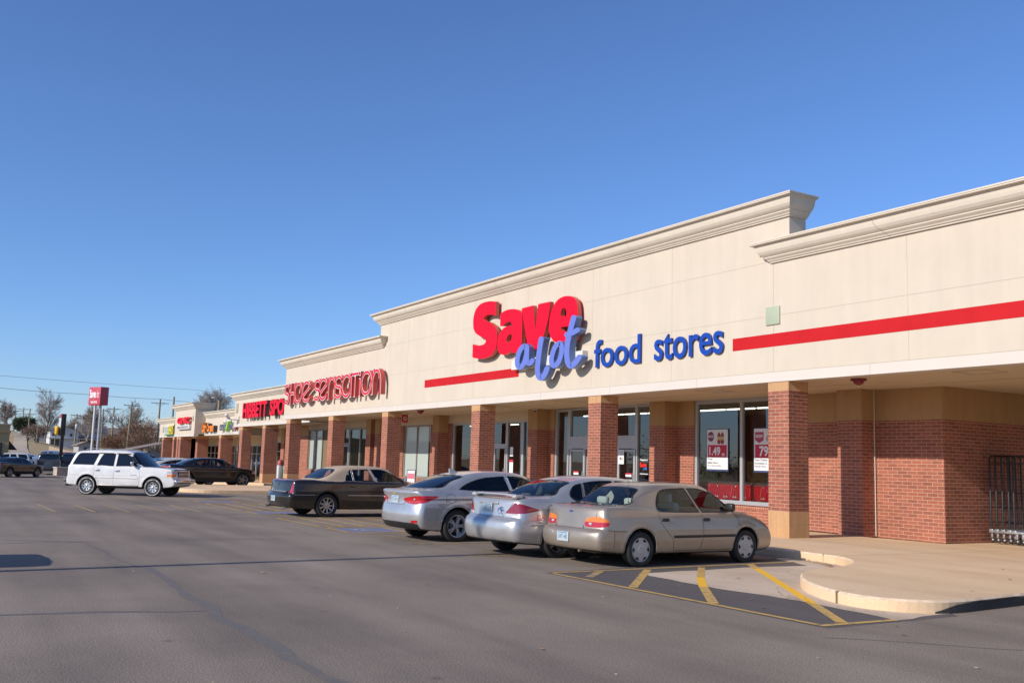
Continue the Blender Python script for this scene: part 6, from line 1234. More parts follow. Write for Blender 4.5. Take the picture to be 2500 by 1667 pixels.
CA = dict(name='ca', obj='parked_car', L=5.25, W=1.90, H=1.47, cell=.024, ax=1.24, wb=2.93, wr=.335, rim=.222, ww=.22, tr=.82, wstyle='spoke', wn=9, rimmat=mat('bright_alloy', (.60, .58, .56), .25, metal=.8),
    body=[(.16, .26), (.03, .34), (0, .48), (0, .60), (.05, .635), (.10, .65), (.125, .80), (.155, .97), (.21, 1.02), (.40, 1.04), (.9, 1.04), (1.3, 1.0), (3.6, .97), (4.1, .975), (4.6, .92), (5.0, .83), (5.14, .70), (5.23, .55), (5.22, .34), (5.0, .23), (.9, .22)],
    green=[(.92, .97), (1.06, 1.045), (1.36, 1.22), (1.62, 1.36), (1.9, 1.435), (2.3, 1.465), (3.0, 1.455), (3.35, 1.39), (3.7, 1.20), (4.18, .95), (3.9, .88), (1.1, .88)],
    bw=[(.15, .93), (.25, .97), (.45, 1.0), (.72, 1.0), (.95, .96), (1.05, .92), (1.2, .86)], gw=[(.9, .86), (1.0, .84), (1.35, .66), (1.5, .58)],
    windows=[('side_window', [(1.80, 1.025, 1), (1.91, 1.28), (2.03, 1.345, 1), (2.06, 1.02, 1)], 's'), ('side_window', [(2.10, 1.02, 1), (2.08, 1.35, 1), (2.58, 1.375, 1), (2.76, 1.01, 1)], 's'), ('side_window', [(2.84, 1.01, 1), (2.67, 1.375, 1), (3.1, 1.36), (3.45, 1.21), (3.80, 1.005, 1)], 's'), ('tail_light', [(-.2, .665, 1), (.21, .665, 1), (.22, .9, 1), (.20, 1.0, 1), (-.2, 1.0, 1)], 's')],
    backs=[('rear_window', [(-.62, 1.09), (0, 1.075), (.62, 1.09), (.53, 1.325), (0, 1.35), (-.53, 1.325)], 2.0),
           ('tail_light', [(.72, .665, 1), (.97, .665, 1), (.97, 1.0, 1), (.80, 1.005, 1)], .27), ('tail_light', [(-.72, .665, 1), (-.97, .665, 1), (-.97, 1.0, 1), (-.80, 1.005, 1)], .27), ('tail_light', [(-.35, 1.005, 1), (.35, 1.005, 1), (.33, 1.045, 1), (-.33, 1.045, 1)], .26)],
    fronts=[('windscreen', [(-.70, .99), (.70, .99), (.55, 1.35), (-.55, 1.35)], 2.9)],
    panels=[('boot_lid', -.1, .95, .66, 1.12, .70), ('bonnet', 4.1, 5.1, .70, 1.1, .72), ('rear_bumper', -.1, .75, .1, .635, 1.0)],
    seams=[[(2.78, 1.0), (2.80, .6), (2.74, .28)], [(3.86, .98), (3.92, .6), (3.86, .28)], [(1.72, 1.0), (1.80, .8), (1.92, .55), (1.96, .28)]], seams2=[('rear', [(-.68, .655), (.68, .655)])],
    second=[(.92, 1.025), (1.72, 1.0), (1.74, 1.02), (3.95, 1.02), (3.3, 1.40), (2.9, 1.6), (1.5, 1.6), (.9, 1.2)], paint2=mat('tan_vinyl_top', (.46, .36, .255), .75, var=.05, bump=.2, bscale=160), lower=None,
    paint=car_paint('dark_brown_paint', (.030, .024, .022), .35, .22), glass=glass_mat('car_glass', (.66, .72, .68), .9, 0, 1.55, .9), trim=CHROME, trimw=.016, seatmat=mat('dark_seat', (.05, .055, .06), .9), kr=.20, kf=.40, kb=.06, kg=.11)
CA.pop('lower')
r_, s_, ob = build_car(CA, (-10.81, -8.1, 0), 4, 'long black saloon with a tan vinyl top and tall slim red tail lights', scale=.95)
mirror_pair(r_, s_, 3.72, 1.02, CHROME); handles(r_, s_, [(2.0, .87), (3.0, .87)], CA['paint']); strip(r_, s_, .25, .86, .625, .625, .014, CHROME, pr=.006); strip(r_, s_, 1.86, 3.88, .62, .62, .022, CHROME, pr=.006); plate(r_, s_, .50, 'BCK 702')
h = s_.back(0, .90); MB().prism([[(-.04, .93), (.04, .93), (.05, .90), (0, .84), (-.05, .90)]], lambda u, v_, w: (u, w, v_), h[1]-.012, h[1]).build('badge', CHROME, r_, uv=False)
MB().tube([(.62, .02, .25), (.62, .3, .27)], .035, 12).tube([(-.62, .02, .25), (-.62, .3, .27)], .035, 12).build('exhaust', CHROME, r_, uv=False)
h = s_.back(0, .70); MB().bbox(0, h[1]-.004, .70, 1.30, .02, .05, .01).build('chrome_bar', CHROME, r_, uv=False)
CH_ = dict(name='ch', obj='parked_car', L=4.95, W=1.89, H=1.49, cell=.035, ax=1.0, wb=3.0, wr=.355, rim=.25, ww=.23, tr=.82, wstyle='double', wn=5, rimmat=mat('grey_alloy', (.35, .34, .33), .35, metal=.7),
    body=[(.14, .26), (.02, .45), (.03, .75), (.04, 1.03), (.10, 1.08), (.4, 1.09), (.9, 1.07), (2.0, 1.02), (3.6, .98), (3.95, .985), (4.4, .94), (4.75, .87), (4.9, .74), (4.94, .5), (4.90, .32), (4.7, .23), (.8, .22)],
    green=[(.5, 1.02), (.66, 1.09), (1.2, 1.32), (1.65, 1.44), (2.1, 1.485), (2.6, 1.48), (3.0, 1.42), (3.4, 1.22), (3.92, .96), (3.6, .9), (.7, .9)],
    bw=[(.15, .92), (.25, .96), (.45, 1.0), (.75, 1.0), (.95, .96), (1.1, .92), (1.2, .86)], gw=[(.9, .86), (1.02, .84), (1.35, .66), (1.5, .58)],
    windows=[('side_window', [(1.35, 1.13, 1), (1.6, 1.26), (1.66, 1.27, 1), (1.66, 1.08, 1)], 's'), ('side_window', [(1.70, 1.08, 1), (1.70, 1.28, 1), (2.0, 1.36), (2.35, 1.385, 1), (2.42, 1.06, 1)], 's'), ('side_window', [(2.50, 1.06, 1), (2.43, 1.388, 1), (2.85, 1.36), (3.2, 1.22), (3.55, 1.04, 1)], 's')],
    backs=[('rear_window', [(-.6, 1.13), (.6, 1.13), (.5, 1.40), (-.5, 1.40)], 1.8), ('tail_light', [(-.9, .90, 1), (.9, .90, 1), (.88, 1.0, 1), (-.88, 1.0, 1)], .2)],
    fronts=[('windscreen', [(-.70, 1.0), (.70, 1.0), (.55, 1.37), (-.55, 1.37)], 2.7), ('headlight', [(.55, .68), (.95, .70), (.95, .78), (.55, .77)], 4.5), ('headlight', [(-.55, .68), (-.95, .70), (-.95, .78), (-.55, .77)], 4.5), ('grille', [(-.55, .50, 1), (.55, .50, 1), (.55, .76, 1), (-.55, .76, 1)], 4.7)],
    panels=[('bonnet', 3.9, 4.85, .80, 1.1, .72), ('boot_lid', -.1, .6, .7, 1.2, .7)], seams=[[(2.46, 1.05), (2.48, .6), (2.42, .28)], [(1.5, 1.08), (1.55, .8), (1.75, .3)]],
    paint=car_paint('gloss_black_paint', (.012, .012, .013), .2, .16), glass=glass_mat('dim_car_glass', (.62, .66, .66), .9, 0, 1.55, .9), seatmat=mat('dark_seat', (.05, .055, .06), .9), kr=.2, kf=.38, kb=.07, crease=[((.80, .86), .03, .012)])
r_, s_, ob = build_car(CH_, (-36.2, -6.0, 0), 4, 'black fastback saloon parked nose in beyond the kerb island by the sports shop', scale=.97)
mirror_pair(r_, s_, 3.45, 1.05, CH_['paint']); handles(r_, s_, [(1.85, .95), (2.75, .93)], CH_['paint'])
TH = dict(name='th', obj='white_suv', L=5.05, W=2.0, H=1.95, cell=.028, ax=1.02, wb=2.95, wr=.40, rim=.215, ww=.26, arch=.07, tr=.86, wstyle='wide', wn=8, rimmat=mat('bright_steel', (.66, .66, .66), .28, metal=.75), rwl=True,
    body=[(.12, .42), (.03, .50), (.02, .70), (.05, .76), (.06, 1.0), (.07, 1.22), (.3, 1.26), (3.5, 1.24), (3.65, 1.24), (4.2, 1.225), (4.72, 1.18), (4.87, 1.12), (4.91, .96), (4.93, .80), (4.99, .74), (5.03, .64), (5.0, .50), (4.85, .42), (4.4, .38), (.6, .40)],
    green=[(.06, 1.12, 1), (.10, 1.26), (.24, 1.68), (.34, 1.83), (.55, 1.90), (1.3, 1.945), (2.5, 1.94), (2.78, 1.90), (2.98, 1.80), (3.60, 1.22), (3.5, 1.12, 1)],
    bw=[(.3, .95), (.42, .98), (.6, 1.0), (.85, 1.0), (1.1, .985), (1.26, .955), (1.4, .93)], gw=[(1.1, .945), (1.25, .93), (1.75, .78), (1.95, .70)],
    windows=[('side_window', [(.30, 1.285, 1), (.40, 1.55), (.50, 1.73), (.62, 1.775), (1.40, 1.79, 1), (1.24, 1.285, 1)], 's'), ('side_window', [(1.40, 1.27, 1), (1.52, 1.62), (1.62, 1.78, 1), (2.14, 1.785, 1), (2.14, 1.25, 1)], 's'), ('side_window', [(2.26, 1.25, 1), (2.26, 1.785, 1), (2.62, 1.77), (2.86, 1.66), (3.22, 1.27, 1)], 's'), ('dark_tail_light', [(-.2, .86, 1), (.13, .86, 1), (.13, 1.22, 1), (-.2, 1.22, 1)], 's')],
    backs=[('rear_window', [(-.7, 1.3), (.7, 1.3), (.62, 1.74), (-.62, 1.74)], .7), ('dark_tail_light', [(.84, .86, 1), (1.02, .86, 1), (1.02, 1.22, 1), (.84, 1.22, 1)], .14), ('dark_tail_light', [(-.84, .86, 1), (-1.02, .86, 1), (-1.02, 1.22, 1), (-.84, 1.22, 1)], .14)],
    fronts=[('windscreen', [(-.80, 1.27), (.80, 1.27), (.66, 1.82), (-.66, 1.82)], 2.5), ('headlight', [(.58, .99, 1), (1.0, .99, 1), (1.0, 1.10, 1), (.58, 1.10, 1)], 4.55), ('headlight', [(-.58, .99, 1), (-1.0, .99, 1), (-1.0, 1.10, 1), (-.58, 1.10, 1)], 4.55),
            ('indicator', [(.70, .86, 1), (1.0, .86, 1), (1.0, .96, 1), (.70, .96, 1)], 4.55), ('indicator', [(-.70, .86, 1), (-1.0, .86, 1), (-1.0, .96, 1), (-.70, .96, 1)], 4.55), ('grille', [(-.56, .84, 1), (.56, .84, 1), (.56, 1.10, 1), (-.56, 1.10, 1)], 4.7)],
    panels=[('bonnet', 3.66, 4.86, 1.08, 1.35, .80), ('front_bumper', 4.4, 5.2, .3, .80, 1.1), ('rear_bumper', -.1, .3, .3, .74, 1.1)],
    seams=[[(1.30, 1.27), (1.30, .80)], [(1.30, .8), (1.5, .65), (1.55, .45)], [(2.20, 1.25), (2.20, .45)], [(3.30, 1.25), (3.36, .9), (3.34, .45)]],
    paint=car_paint('white_paint', (.78, .76, .73), .0, .25), glass=glass_mat('tinted_glass', (.10, .10, .10), 1, 0, 2.1, .5), zunder=.45, seatz=.3, kr=.08, kf=.15, kb=.04, kg=.09, kj=.03, gt=.0, gr=.03, gf=.15, flare=.012, taper=(.03, .07), crease=[((.80, .80), .02, .008)])
r_, s_, ob = build_car(TH, (-24.9, -11.35, 0), -35, 'white full size SUV with chrome wheels crossing the lot, nose to the right', 'SUV', scale=.85)
for sx in (1, -1):
    h = s_.side(3.05, 1.30, sx); MB().bbox(h[0]+sx*.16, 3.05, 1.38, .26, .10, .20, .06).tube([(h[0], 3.08, 1.28), (h[0]+sx*.1, 3.06, 1.32)], .03).build('wing_mirror', CHROME, r_, uv=False)
    MB().bbox(sx*.93, 2.45, .43, .16, 1.75, .07, .03).build('running_board', mat('running_board', (.32, .30, .27), .4, metal=.5), r_, uv=False)
    MB().tube([(sx*.62, .7, 1.945), (sx*.62, .9, 1.985), (sx*.62, 2.4, 1.985), (sx*.62, 2.6, 1.94)], .012, 6).build('roof_rail', mat('running_board', (.32, .30, .27), .4, metal=.5), r_, uv=False)
    for y, z0 in ((1.72, 1.80), (2.50, 1.80)):
        h = s_.side(y, z0, sx); MB().bbox(h[0]+sx*.012, y, z0-.01, .03, .62, .05, .012, M=None).build('window_visor', BLKT, r_, uv=False)
handles(r_, s_, [(1.46, 1.06), (2.36, 1.05)], CHROME, (.04, .20, .07)); strip(r_, s_, 1.32, 2.18, .76, .76, .07, plain(TH['paint']), pr=.014); strip(r_, s_, 2.22, 3.28, .76, .76, .07, plain(TH['paint']), pr=.014)
mb = MB()
for k in range(7): z = .855+.038*k; mb.bbox(0, 4.93, z, 1.12, .03, .014, .006)
mb.bbox(0, 4.945, .97, 1.16, .04, .035, .012); mb.build('grille_bars', CHROME, r_, uv=False)
MB().bbox(0, 4.985, .66, 1.90, .20, .17, .06).build('bumper_chrome', CHROME, r_, uv=False); badge_cross(r_, s_, .97, .17, mat('badge_gold', (.5, .33, .06), .4), 5.3)
MB().bbox(0, 4.80, 1.15, 1.5, .10, .05, .02).build('bug_deflector', BLKT, r_, uv=False); MB().bbox(0, .0, .60, 1.86, .16, .14, .05).build('bumper_step', mat('bumper_grey', (.12, .12, .12), .5), r_, uv=False)
h = s_.side(3.1, .84, 1); mb = MB(); text_mb(mb, 'TAHOE', lambda u, v_, d: (h[0]+.004, 2.95+u, .87+v_), w=.28, h=.045); mb.build('badge', CHROME, r_, uv=False)
MB().tube([(.55, .15, .40), (.75, -.05, .38)], .035, 10).build('exhaust', BLKT, r_, uv=False)
# ------------------------------------------------------------------ loose things round the shop
def cart_mesh():
    t = empty('shopping_cart')
    rd = mat('cart_red', (.62, .015, .025), .35); ch = mat('cart_chrome', (.55, .55, .55), .3, metal=.9)
    b = MB(); L0, L1, zt, zb = -.42, .42, 1.02, .58
    # side panels: solid rim plus thin horizontal ribs over a recessed panel (basket tapers to the front)
    for sx in (-1, 1):
        def P(y, z): q = (y-L0)/(L1-L0); return (sx*(.27-.06*q), y, z)
        f0 = [P(L0, zb), P(L1-.06, zb+.10), P(L1, zt-.05), P(L0-.08, zt)]
        b.add(f0, [(0, 1, 2, 3)], 0)
        for k in range(11):
            q = k/10; a = Vector(f0[0]).lerp(Vector(f0[3]), q); c_ = Vector(f0[1]).lerp(Vector(f0[2]), q); b.tube([a+Vector((sx*.006, 0, 0)), c_+Vector((sx*.006, 0, 0))], .007, 4, 1)
        for k in range(5):
            q = k/4; a = Vector(f0[0]).lerp(Vector(f0[1]), q); c_ = Vector(f0[3]).lerp(Vector(f0[2]), q); b.tube([a+Vector((sx*.008, 0, 0)), c_+Vector((sx*.008, 0, 0))], .011 if k < 4 else .02, 4, 1 if k < 4 else 2)
    b.add([(-.27, L0, zb), (.27, L0, zb), (.21, L1-.06, zb+.1), (-.21, L1-.06, zb+.1)], [(0, 1, 2, 3)], 0)
    b.add([(-.21, L1-.06, zb+.1), (.21, L1-.06, zb+.1), (.21, L1, zt-.05), (-.21, L1, zt-.05)], [(0, 1, 2, 3)], 0)
    b.add([(-.27, L0, zb), (.27, L0, zb), (.27, L0-.08, zt), (-.27, L0-.08, zt)], [(0, 1, 2, 3)], 0)
    b.build('basket', [mat('cart_red_panel', (.62, .012, .024), .4), rd, mat('cart_bright_red', (.95, .10, .10), .4)], t, uv=False)
    MB().tube([(-.28, -.52, .95), (-.28, -.60, 1.08), (.28, -.60, 1.08), (.28, -.52, .95)], .014, 8).build('handle', ch, t, uv=False)
    f = MB()
    for sx in (-1, 1):
        f.tube([(sx*.25, -.46, 1.03), (sx*.25, -.36, .50), (sx*.26, -.30, .16), (sx*.22, .45, .16)], .013, 6)
        f.tube([(sx*.24, -.55, 1.06), (sx*.22, .42, 1.0)], .008, 6)
    for y in (-.3, 0, .42): f.tube([(-.25, y, .16), (.25, y, .16)], .009, 6)
    f.build('frame', ch, t, uv=False)
    for sx in (-1, 1):
        for y in (-.32, .40): MB().lathe([(.0, -.014), (.055, -.014), (.06, 0), (.055, .014), (0, .014)], 14, 0, Matrix.Translation((sx*.22, y, .062)) @ Matrix.Rotation(R(90), 4, 'Y')).build('caster', BLK, t, uv=False)
    for sx in (1,):
        q = MB(); text_mb(q, 'Save', lambda u, v, d: (sx*(.262), -.36+u, .64+v), w=.20, h=.08, bold=.03); q.build('lettering', PWHT, t, uv=False)
    return t
c0 = cart_mesh(); ct = []
for row, (yy, x0, n) in enumerate(((3.95, -6.35, 5), (3.98, -4.55, 5))):
    for k in range(n): ct.append((x0+.37*k, yy, row*5+k))
for i, (x, y, k) in enumerate(ct):
    o = c0 if i == 0 else copy_tree(c0)
    o.location = (x, y-.1, .165); o.rotation_euler = (0, 0, R(-90+rnd.uniform(-5, 5)))
    o['label'] = ('red shopping cart in the row behind the grocery window, number %s from the left' % ['one', 'two', 'three', 'four', 'five', 'six', 'seven', 'eight', 'nine', 'ten'][k]) if 0 else \
        (['leftmost red shopping cart behind the grocery window', 'red shopping cart second from the left behind the grocery window', 'red shopping cart in the middle under the sauce poster', 'red shopping cart just left of the window mullion, fourth in line', 'red shopping cart directly behind the window mullion',
          'red shopping cart just right of the window mullion', 'red shopping cart second to the right of the mullion', 'red shopping cart under the chicken poster', 'red shopping cart at the edge of the nearest brick column', 'last red shopping cart hidden mostly behind the nearest column'][k])
    o['category'] = 'shopping cart'; o['group'] = 'red shopping carts lined up inside the grocery window'
# nested roll cages by the side wall
def cage():
    t = empty('roll_cage'); g = mat('cage_steel', (.045, .046, .048), .35, metal=.5); b = MB()
    for y in (-.36, .36):
        b.tube([(0, y, .28), (0, y, 1.86), (0, y*.86, 1.93), (0, y*.5, 1.93)], .019, 8)
    b.tube([(0, -.18, 1.93), (0, .18, 1.93)], .019, 8)
    for k in range(5): b.tube([(0, -.36, .45+.33*k), (0, .36, .45+.33*k)], .009, 6)
    for k in (-1, 1): b.tube([(0, .17*k, .3), (0, .13*k, 1.1), (0, .17*k, 1.9)], .008, 6)
    b.build('cage_frame', g, t, uv=False)
    MB().bbox(.0, 0, .26, .10, .78, .09, .015).bbox(.34, -.34, .25, .62, .05, .05, .01).bbox(.34, .34, .25, .62, .05, .05, .01).build('base', mat('galvanised_base', (.42, .42, .42), .4, metal=.7, var=.2, vscale=8), t, uv=False)
    for x, y in ((0, -.32), (0, .32), (.6, -.32), (.6, .32)):
        w = MB(); w.lathe([(.0, -.018), (.05, -.018), (.063, 0), (.05, .018), (0, .018)], 16, 0, Matrix.Translation((x, y, .066)) @ Matrix.Rotation(R(90), 4, 'X')); w.lathe([(.0, -.02), (.025, -.02), (.025, .02), (0, .02)], 10, 1, Matrix.Translation((x, y, .066)) @ Matrix.Rotation(R(90), 4, 'X'))
        w.bbox(x-.012, y, .17, .05, .05, .12, .01, 1); w.build('caster', [TYRE, METAL], t, uv=False)
    return t
g0 = cage()
cl = ['dark steel roll cage standing closest to the brick side wall', 'second steel roll cage out from the side wall', 'third steel roll cage out from the side wall', 'fourth steel roll cage out from the side wall, cut by the picture edge', 'outermost steel roll cage of the nested row']
for k in range(5):
    o = g0 if k == 0 else copy_tree(g0); o.location = (1.86+.125*k, 4.75+.02*k, .15); o.rotation_euler = (0, 0, R(rnd.uniform(-2, 2)))
    o['label'] = cl[k]; o['category'] = 'roll cage'; o['group'] = 'steel roll cages nested by the side wall'
# litter bin, small signs
t = empty('litter_bin', (-37.75, .55, .15+gz(-37.7, 0)), 0, 'white litter bin with a red domed lid beside the sixth column', 'litter bin')
MB().bbox(0, 0, .50, .30, .30, 1.0, .03).build('bin_body', mat('bin_white', (.68, .66, .64), .5, var=.08), t)
MB().lathe([(.17, 0), (.175, .12), (.15, .22), (.09, .29), (0, .31)], 20, 0, Matrix.Translation((0, 0, 1.0))).build('bin_lid', mat('bin_red', (.42, .07, .06), .5), t)
t = empty('sidewalk_sign', (-17.35, -1.0, .15), R(25), 'small pink and white notice on a black stand between the third and fourth columns', 'sign')
MB().bbox(0, 0, .02, .5, .4, .03, .01).tube([(0, 0, .03), (0, 0, .5)], .018, 8).bbox(0, .01, .80, .40, .03, .62, .01).build('stand', BLK, t)
MB().box(-.17, .17, -.009, -.006, .52, 1.08).build('paper', mat('poster_paper', (.8, .8, .8), .6), t); mb = MB(); mb.box(-.16, .16, -.0105, -.0095, .78, .98); text_mb(mb, 'SALE', lambda u, v, d: (-.12+u, -.0105, .62+v), w=.24, h=.08, bold=.02); mb.build('lettering', mat('notice_pink', (.62, .16, .20), .6), t)
t = empty('folding_sign', (-45.3, 3.2, .05), R(20), 'white and lime green folding sign in the shade by the sports shop window', 'folding sign')
for sg_ in (-1, 1): MB().add([(-.3, sg_*.25, 0), (.3, sg_*.25, 0), (.3, 0, 1.0), (-.3, 0, 1.0), (-.3, sg_*.22, 0), (.3, sg_*.22, 0), (.3, -sg_*.03, 1.0), (-.3, -sg_*.03, 1.0)], [(0, 1, 2, 3), (7, 6, 5, 4), (0, 4, 5, 1), (3, 2, 6, 7), (1, 5, 6, 2), (0, 3, 7, 4)]).build('board', mat('board_white', (.7, .75, .68), .5), t)
MB().add([(-.22, -.235, .18), (.22, -.235, .18), (.22, -.08, .80), (-.22, -.08, .80)], [(0, 1, 2, 3)]).build('panel', mat('board_green', (.14, .55, .05), .5), t)
# street lamp and vehicle just outside the picture that throw the shadows on the lot
px0 = 1.55; py0 = -21.5
t = empty('lamp_post', (px0, py0, 0), 0, 'tall slim parking lot lamp post whose thin shadow crosses the asphalt', 'lamp post')
MB().lathe([(.26, 0), (.26, .55), (.22, .6), (0, .6)], 20).build('concrete_footing', CONC, t); MB().tube([(0, 0, .55), (0, 0, 7.6)], [.10, .085], 12).build('pole', mat('pole_grey', (.25, .25, .25), .5, metal=.5), t)
MB().bbox(0, 0, 7.7, .46, .46, .22, .04).build('lamp_head', mat('pole_grey', (.25, .25, .25), .5, metal=.5), t)
# dry leaves along the kerb and scattered over the lot
def leaves():
    rr = random.Random(11); mb = MB()
    def leaf(x, y, z, s, mi):
        a = rr.uniform(0, 6.28); til = rr.uniform(-.5, .5); P = []
        for u, v in ((-1, 0), (-.4, .45), (.1, .75), (.35, .3), (1, .1), (.4, -.3), (.1, -.7), (-.4, -.4)):
            X = u*s*math.cos(a)-v*s*math.sin(a); Y_ = u*s*math.sin(a)+v*s*math.cos(a); P.append((x+X, y+Y_, z+.006+abs(u*til)*s*.6+(v*v)*s*.25))
        mb.add(P, [(0, 1, 7), (1, 2, 3), (1, 3, 7), (3, 4, 5), (3, 5, 7), (5, 6, 7)], mi)
    for _ in range(150):
        q = rr.random(); x = 2.75+1.15*q+rr.gauss(0, .05); y = -2.56-.55*q*q+rr.gauss(0, .05); leaf(x, y, .008+rr.random()*.02, rr.uniform(.012, .03), rr.randrange(3))
    for _ in range(60):
        q = rr.random(); x = 5.6+2.4*q; y = -6.15-.75*math.sin(q*2.6)+rr.gauss(0, .07); leaf(x, y, .008, rr.uniform(.01, .028), rr.randrange(3))
    for x, y in ((5.55, -8.95), (8.9, -7.8), (4.5, -6.1), (5.0, -7.35), (7.0, -7.8), (6.4, -7.4), (8.5, -7.4), (3.9, -10.6), (11.0, -8.3), (9.4, -5.7), (5.2, -5.5), (4.6, -5.9), (7.6, -4.8), (8.2, -11.6), (2.1, -12.2), (-6.4, -12.6), (-2.2, -9.9), (-8.2, -10.4), (6.9, -2.9), (5.9, -1.5), (7.2, .2)):
        leaf(x, y, .004 if not (4.8 < x < 8 and y > -6) else .152, rr.uniform(.025, .05), rr.randrange(3))
    for _ in range(50): leaf(rr.uniform(-14, 11), rr.uniform(-15, -8.5), .008, rr.uniform(.012, .025), rr.choice((0, 1, 2, 3)))
    mb.build('leaf_litter', [mat('leaf_tan', (.42, .26, .11), .9), mat('leaf_brown', (.24, .13, .06), .9), mat('leaf_pale', (.55, .40, .22), .9), mat('paper_scrap', (.8, .8, .78), .8)], None, kind='stuff', uv=False)
leaves()
# ------------------------------------------------------------------ far parking rows
def variant(sp, **kw): q = dict(sp); q.update(kw); return q
FAR = dict(cell=.055)
build_car(variant(CH_, name='f1', cell=.05, paint=car_paint('charcoal_brown_paint', (.035, .032, .031), .2, .22), wstyle='spoke', wn=5, rimmat=mat('alloy', (.5, .5, .5), .3, metal=.8)), (-66.3, -12.2, gz(-66, 0)), 47, 'charcoal coupe crossing the lot at the far left edge with its red tail light showing', scale=1.0)
build_car(variant(CH_, name='f2', **FAR, paint=car_paint('navy_paint', (.02, .028, .06), .4, .2)), (-41.4, -6.9, gz(-41.4, 0)), 4, 'dark blue saloon in the row behind the white SUV, next to the dark red one', scale=.97)
build_car(variant(MA, name='f3', **FAR, trim=BLKT, trimw=.03, paint=car_paint('white_car_paint', (.62, .62, .60), .1, .25)), (-38.8, -6.9, gz(-38.8, 0)), 4, 'white saloon roof seen between the dark blue saloon and the black fastback', scale=.95)
build_car(variant(TH, name='f4', obj='parked_suv', **FAR, rwl=False, wstyle='spoke', paint=car_paint('maroon_paint', (.10, .008, .012), .3, .22)), (-44.3, -7.6, gz(-44.3, 0)), 4, 'dark red SUV parked behind the hood of the white SUV', 'SUV', scale=.88)
PK_ = variant(TH, name='pk', obj='pickup_truck', L=5.7, wb=3.55, H=1.9, cell=.05, rwl=False, wstyle='spoke', wn=6, rimmat=mat('alloy', (.5, .5, .5), .3, metal=.8), bed=(.08, 2.0, .75),
    body=[(.10, .42), (.0, .50), (.0, .74), (.04, .8), (.05, 1.28, 1), (2.2, 1.30), (4.2, 1.24), (4.9, 1.16), (5.4, 1.1), (5.55, 1.0), (5.6, .78), (5.7, .7), (5.66, .5), (5.5, .42), (.6, .40)],
    green=[(2.12, 1.15, 1), (2.14, 1.3), (2.2, 1.75), (2.3, 1.86), (2.6, 1.90), (3.3, 1.89), (3.5, 1.82), (4.15, 1.25), (4.1, 1.12, 1)],
    windows=[('side_window', [(2.32, 1.29, 1), (2.36, 1.76, 1), (2.86, 1.78, 1), (2.86, 1.28, 1)], 's'), ('side_window', [(2.98, 1.28, 1), (2.98, 1.78, 1), (3.35, 1.72), (3.85, 1.28, 1)], 's')],
    backs=[('rear_window', [(-.7, 1.38), (.7, 1.38), (.62, 1.74), (-.62, 1.74)], 2.5), ('tail_light', [(.84, .92, 1), (1.02, .92, 1), (1.02, 1.24, 1), (.84, 1.24, 1)], .16), ('tail_light', [(-.84, .92, 1), (-1.02, .92, 1), (-1.02, 1.24, 1), (-.84, 1.24, 1)], .16)],
    fronts=[('windscreen', [(-.80, 1.3), (.80, 1.3), (.66, 1.80), (-.66, 1.80)], 3.3), ('headlight', [(.6, .9, 1), (1.0, .9, 1), (1.0, 1.05, 1), (.6, 1.05, 1)], 5.3), ('headlight', [(-.6, .9, 1), (-1.0, .9, 1), (-1.0, 1.05, 1), (-.6, 1.05, 1)], 5.3), ('grille', [(-.56, .78, 1), (.56, .78, 1), (.56, 1.06, 1), (-.56, 1.06, 1)], 5.3)],
    panels=[('bonnet', 4.2, 5.5, 1.05, 1.3, .8), ('tailgate', -.1, .2, .8, 1.3, .82), ('rear_bumper', -.1, .3, .3, .78, 1.1)], seams=[[(2.92, 1.27), (2.92, .5)], [(3.95, 1.24), (3.95, .5)], [(2.1, 1.3), (2.1, .5)]], seats=False)
build_car(variant(PK_, paint=car_paint('grey_pickup_paint', (.09, .09, .095), .4, .3)), (-76.5, -7.3, gz(-76, 0)), 84, 'grey pickup truck seen from behind with a chrome bumper, beyond the charcoal coupe', 'pickup truck', 'pickup trucks in the far rows', scale=.97)
build_car(variant(PK_, paint=car_paint('dark_pickup_paint', (.02, .022, .028), .4, .25)), (-83.5, -5.1, gz(-83, 0)), 75, 'black pickup truck parked at the foot of the tall narrow black sign', 'pickup truck', 'pickup trucks in the far rows', scale=.97)
build_car(variant(PK_, paint=car_paint('pale_blue_paint', (.36, .44, .55), .5, .25)), (-93.5, -2.9, gz(-93, 0)+.25), 158, 'pale blue crew cab pickup behind the charcoal coupe, nose to the left', 'pickup truck', 'pickup trucks in the far rows', scale=.95)
build_car(variant(TH, name='f5', obj='parked_suv', **FAR, rwl=False, wstyle='spoke', paint=car_paint('off_white_paint', (.62, .60, .55), .1, .3)), (-90.5, -7.4, gz(-90, 0)+.1), 165, 'off white SUV by the tan building at the left edge', 'SUV', scale=.85)
build_car(variant(MA, name='f6', **FAR, trim=BLKT, trimw=.03, paint=car_paint('slate_blue_paint', (.20, .27, .38), .5, .25)), (-97.5, -5.6, gz(-97, 0)+.2), 160, 'slate blue saloon between the off white SUV and the pale blue pickup', scale=1)
build_car(variant(TH, name='f7', obj='parked_suv', **FAR, rwl=False, wstyle='spoke', paint=car_paint('bright_red_paint', (.30, .02, .02), .2, .3)), (-101, -2.0, gz(-101, 0)+.3), 150, 'small glimpse of a red SUV roof behind the pale blue pickup', 'SUV', scale=.85)
q = build_car(variant(TH, name='f8', obj='parked_suv', **FAR, rwl=False, paint=car_paint('dark_suv_paint', (.03, .03, .035), .3, .3)), (-.15, -21.15, 0), 0, 'dark SUV outside the left edge whose rounded shadow falls on the lot', 'SUV', scale=.93)
